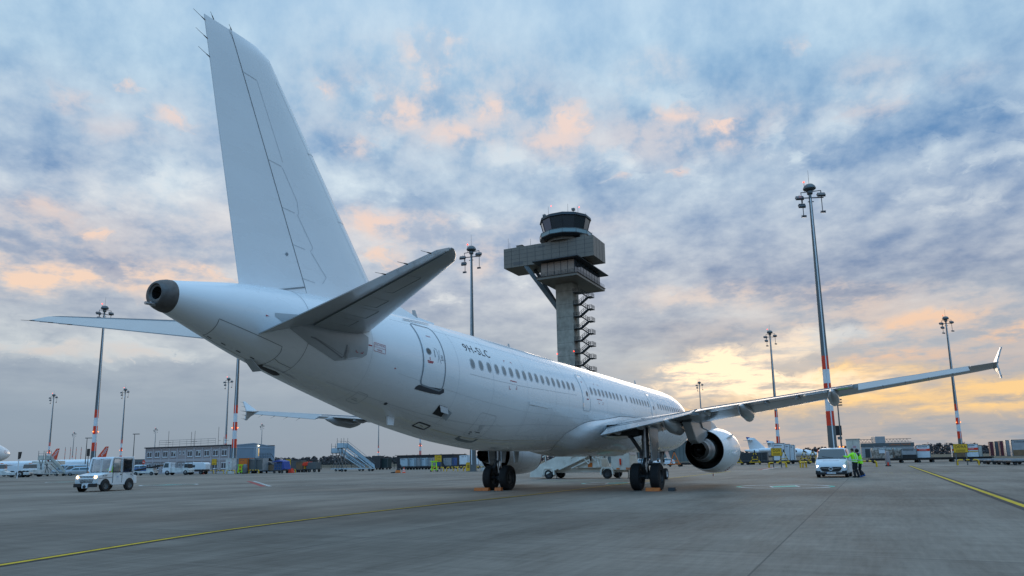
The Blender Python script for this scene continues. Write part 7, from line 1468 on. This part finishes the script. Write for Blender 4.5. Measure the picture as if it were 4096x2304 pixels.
# pallets and containers on the dolly train
for k, (u, L) in enumerate(((3552, 5.6), (3640, 3.6), (3698, 3.2), (3768, 4.2), (3842, 3.6), (3912, 4.2))): flat_dolly(*at(u, 120 + k * .4), RRZ + .12, L, ('long dark dolly under the foil wrapped load', 'dark dolly under the netted pallet', 'dark dolly under the first red banded container', 'empty black dolly left of the D09A sign', 'black dolly behind the D09A sign', 'black dolly under the yellow striped container')[k], 'black', 'black', h=.62)
def foil_load(u, Y, W, H, D, label, m='foil', sheet=True):
    t = thing('wrapped_load', label, 'pallet load', (*at(u, Y), 0), RRZ, 'wrapped pallet loads'); mb = MB(); random.seed(int(u)); rings = []
    for j in range(7):
        z = .72 + H * j / 6; f = 1 + random.uniform(-.03, .03) - (.08 if j == 6 else 0); ring = []
        for i in range(28):
            a = 2 * pi * i / 28; c_, s_ = cos(a), sin(a); k = max(abs(c_), abs(s_)); ring.append(Vector((W / 2 * c_ / k * f + random.uniform(-.05, .05), D / 2 * s_ / k * f + random.uniform(-.05, .05), z)))
        rings.append(ring)
    mb.loft(rings); b = mb.build('wrap', M[m], t, smooth=25); mb = MB(); mb.box((0, 0, .7), (W * 1.03, D * 1.03, .06)); mb.build('pallet', M['galv'], t)
    if sheet: mb = MB(); mb.box((.0, -D / 2 - .08, .72 + H * .72), (W * .28, .02, H * .42)); sh_ = mb.build('paper_sheet', M['white'], b); mb = MB(); [mb.box((-W * .1 + k * .16, -D / 2 - .10, .72 + H * .86), (.1, .01, .1)) for k in range(7)]; mb.build('lettering', M['ink'], sh_)
foil_load(3532, 122, 3.2, 1.75, 2.0, 'big foil wrapped pallet load with white sheet beside the two men'); foil_load(3594, 122.5, 1.4, 1.7, 1.8, 'narrow brown foil wrapped load right of the big one', sheet=False); bigbox(3526, 127, 2.2, .7, 1.6, 'uld', 'pale lettered box peeking over the foil wrapped load', z=2.2, text=True)
bigbox(3640, 121, 2.3, 1.55, 1.7, 'uld', 'netted container with white lettered top and dark front', z=.72, text=True, low='black')
bigbox(3698, 121.5, 2.0, 2.15, 1.7, 'white', 'white container with broad red band left of the D09A sign', z=.72, band=True, text=True); bigbox(3672, 123.5, .5, 2.1, 1.7, 'uld_blue', 'dark blue box side just left of the red banded container', z=.72)
bigbox(3838, 122, 1.9, 2.0, 1.7, 'white', 'white container with red band peeking out behind the D09A sign', z=.72, band=True, low='wood'); bigbox(3858, 125, .8, 2.1, 1.7, 'uld_blue', 'dark blue box between the two containers right of the D09A sign', z=.72); t = bigbox(3889, 122, 2.1, 2.2, 1.7, 'white', 'white container with red band and yellow stripe right of the D09A sign', z=.72, band=True, text=True)
mb = MB(); mb.box((0, -.89, 1.65), (1.9, .02, .12)); mb.build('yellow_stripe', M['yellow'], t); bigbox(3921, 125, .9, 2.0, 1.6, 'cream', 'narrow cream box right of the yellow striped container', z=.72)
t = thing('wrapped_post', 'pole wrapped in plastic film on a small wheeled base near the striped rail', 'trolley', (*at(3552, 86), 0), RRZ); mb = MB(); mb.lathe([(.22, .12), (.27, .5), (.26, 1.3), (.2, 1.75), (.02, 1.8)], n=14); mb.build('film', mat('plastic_film', (.34, .30, .30), .25, var=.3, vs=5), t, smooth=50); mb = MB(); mb.box((0, 0, .1), (.6, .5, .14)); mb.build('base', M['black'], t); mb = MB(); mb.cyl((0, -.2, .12), (0, -.2, .5), .1, n=10); mb.build('red_foot', M['red'], t)
# container train at the right edge, dollies before it
for k in range(6):
    u = 3990 + k * 21 if k < 5 else 4098
    m = ('maroon', 'galv', 'maroon', 'galv', 'uld', 'uld')[k]
    bigbox(u, 128 - k * 3.4, 1.9 if k < 4 else 3.0, 2.5, 1.7, m, ('maroon sided container at the far end of the train by the right edge', 'grey container second from the far end of the edge train', 'maroon sided container in the middle of the edge train', 'grey container before the pale ones of the edge train', 'pale container near the right edge with dark lettering', 'large pale container cut by the right edge of the picture')[k], z=.8, text=k > 3, low='wood' if k == 5 else None)
for k, (u, Y) in enumerate(((3965, 93), (4005, 87), (4050, 84), (4090, 80))): flat_dolly(*at(u, Y), RRZ + .25, 3.0, ('empty steel dolly with red corner nearest the D09A sign', 'second empty steel dolly toward the right edge', 'third empty steel dolly toward the right edge', 'empty steel dolly cut by the right edge')[k], 'uld', 'black')
for k, (u, Y) in enumerate(((3720, 420), (3867, 420), (4012, 420))):
    t = thing('beacon_pole', ('thin beacon pole above the red banded container', 'thin beacon pole right of the D09A sign', 'thin beacon pole before the right edge')[k], 'pole', (*at(u, Y), 0), 0, 'thin beacon poles'); mb = MB(); mb.cyl((0, 0, 0), (0, 0, 7.5), .09, n=6); mb.build('pole', M['galv_dark'], t); mb = MB(); mb.box((0, 0, 7.6), (.9, .3, .2)); mb.build('crossbar', M['red'], t)
# board posts on the far left
t = thing('docking_board', 'black board on a white post beside the airliner nose at the left', 'sign', (*at(74, 120), 0), RRZ); mb = MB(); mb.cyl((0, 0, 0), (0, 0, 3.2), .08, n=8); mb.build('post', M['white'], t); mb = MB(); mb.prism([(-.2, 4.35), (.6, 4.35), (.35, 3.3), (-.15, 3.1)], -.08, .08); mb.build('board', M['black'], t)
t = thing('docking_board', 'black board on a post in front of the second orange tail', 'sign', (*at(349, 140), 0), RRZ); mb = MB(); mb.cyl((0, .1, 0), (0, .1, 4.2), .08, n=8); mb.build('post', M['galv'], t); mb = MB(); mb.box((.1, 0, 4.5), (.75, .15, 1.4)); mb.build('board', M['black'], t)
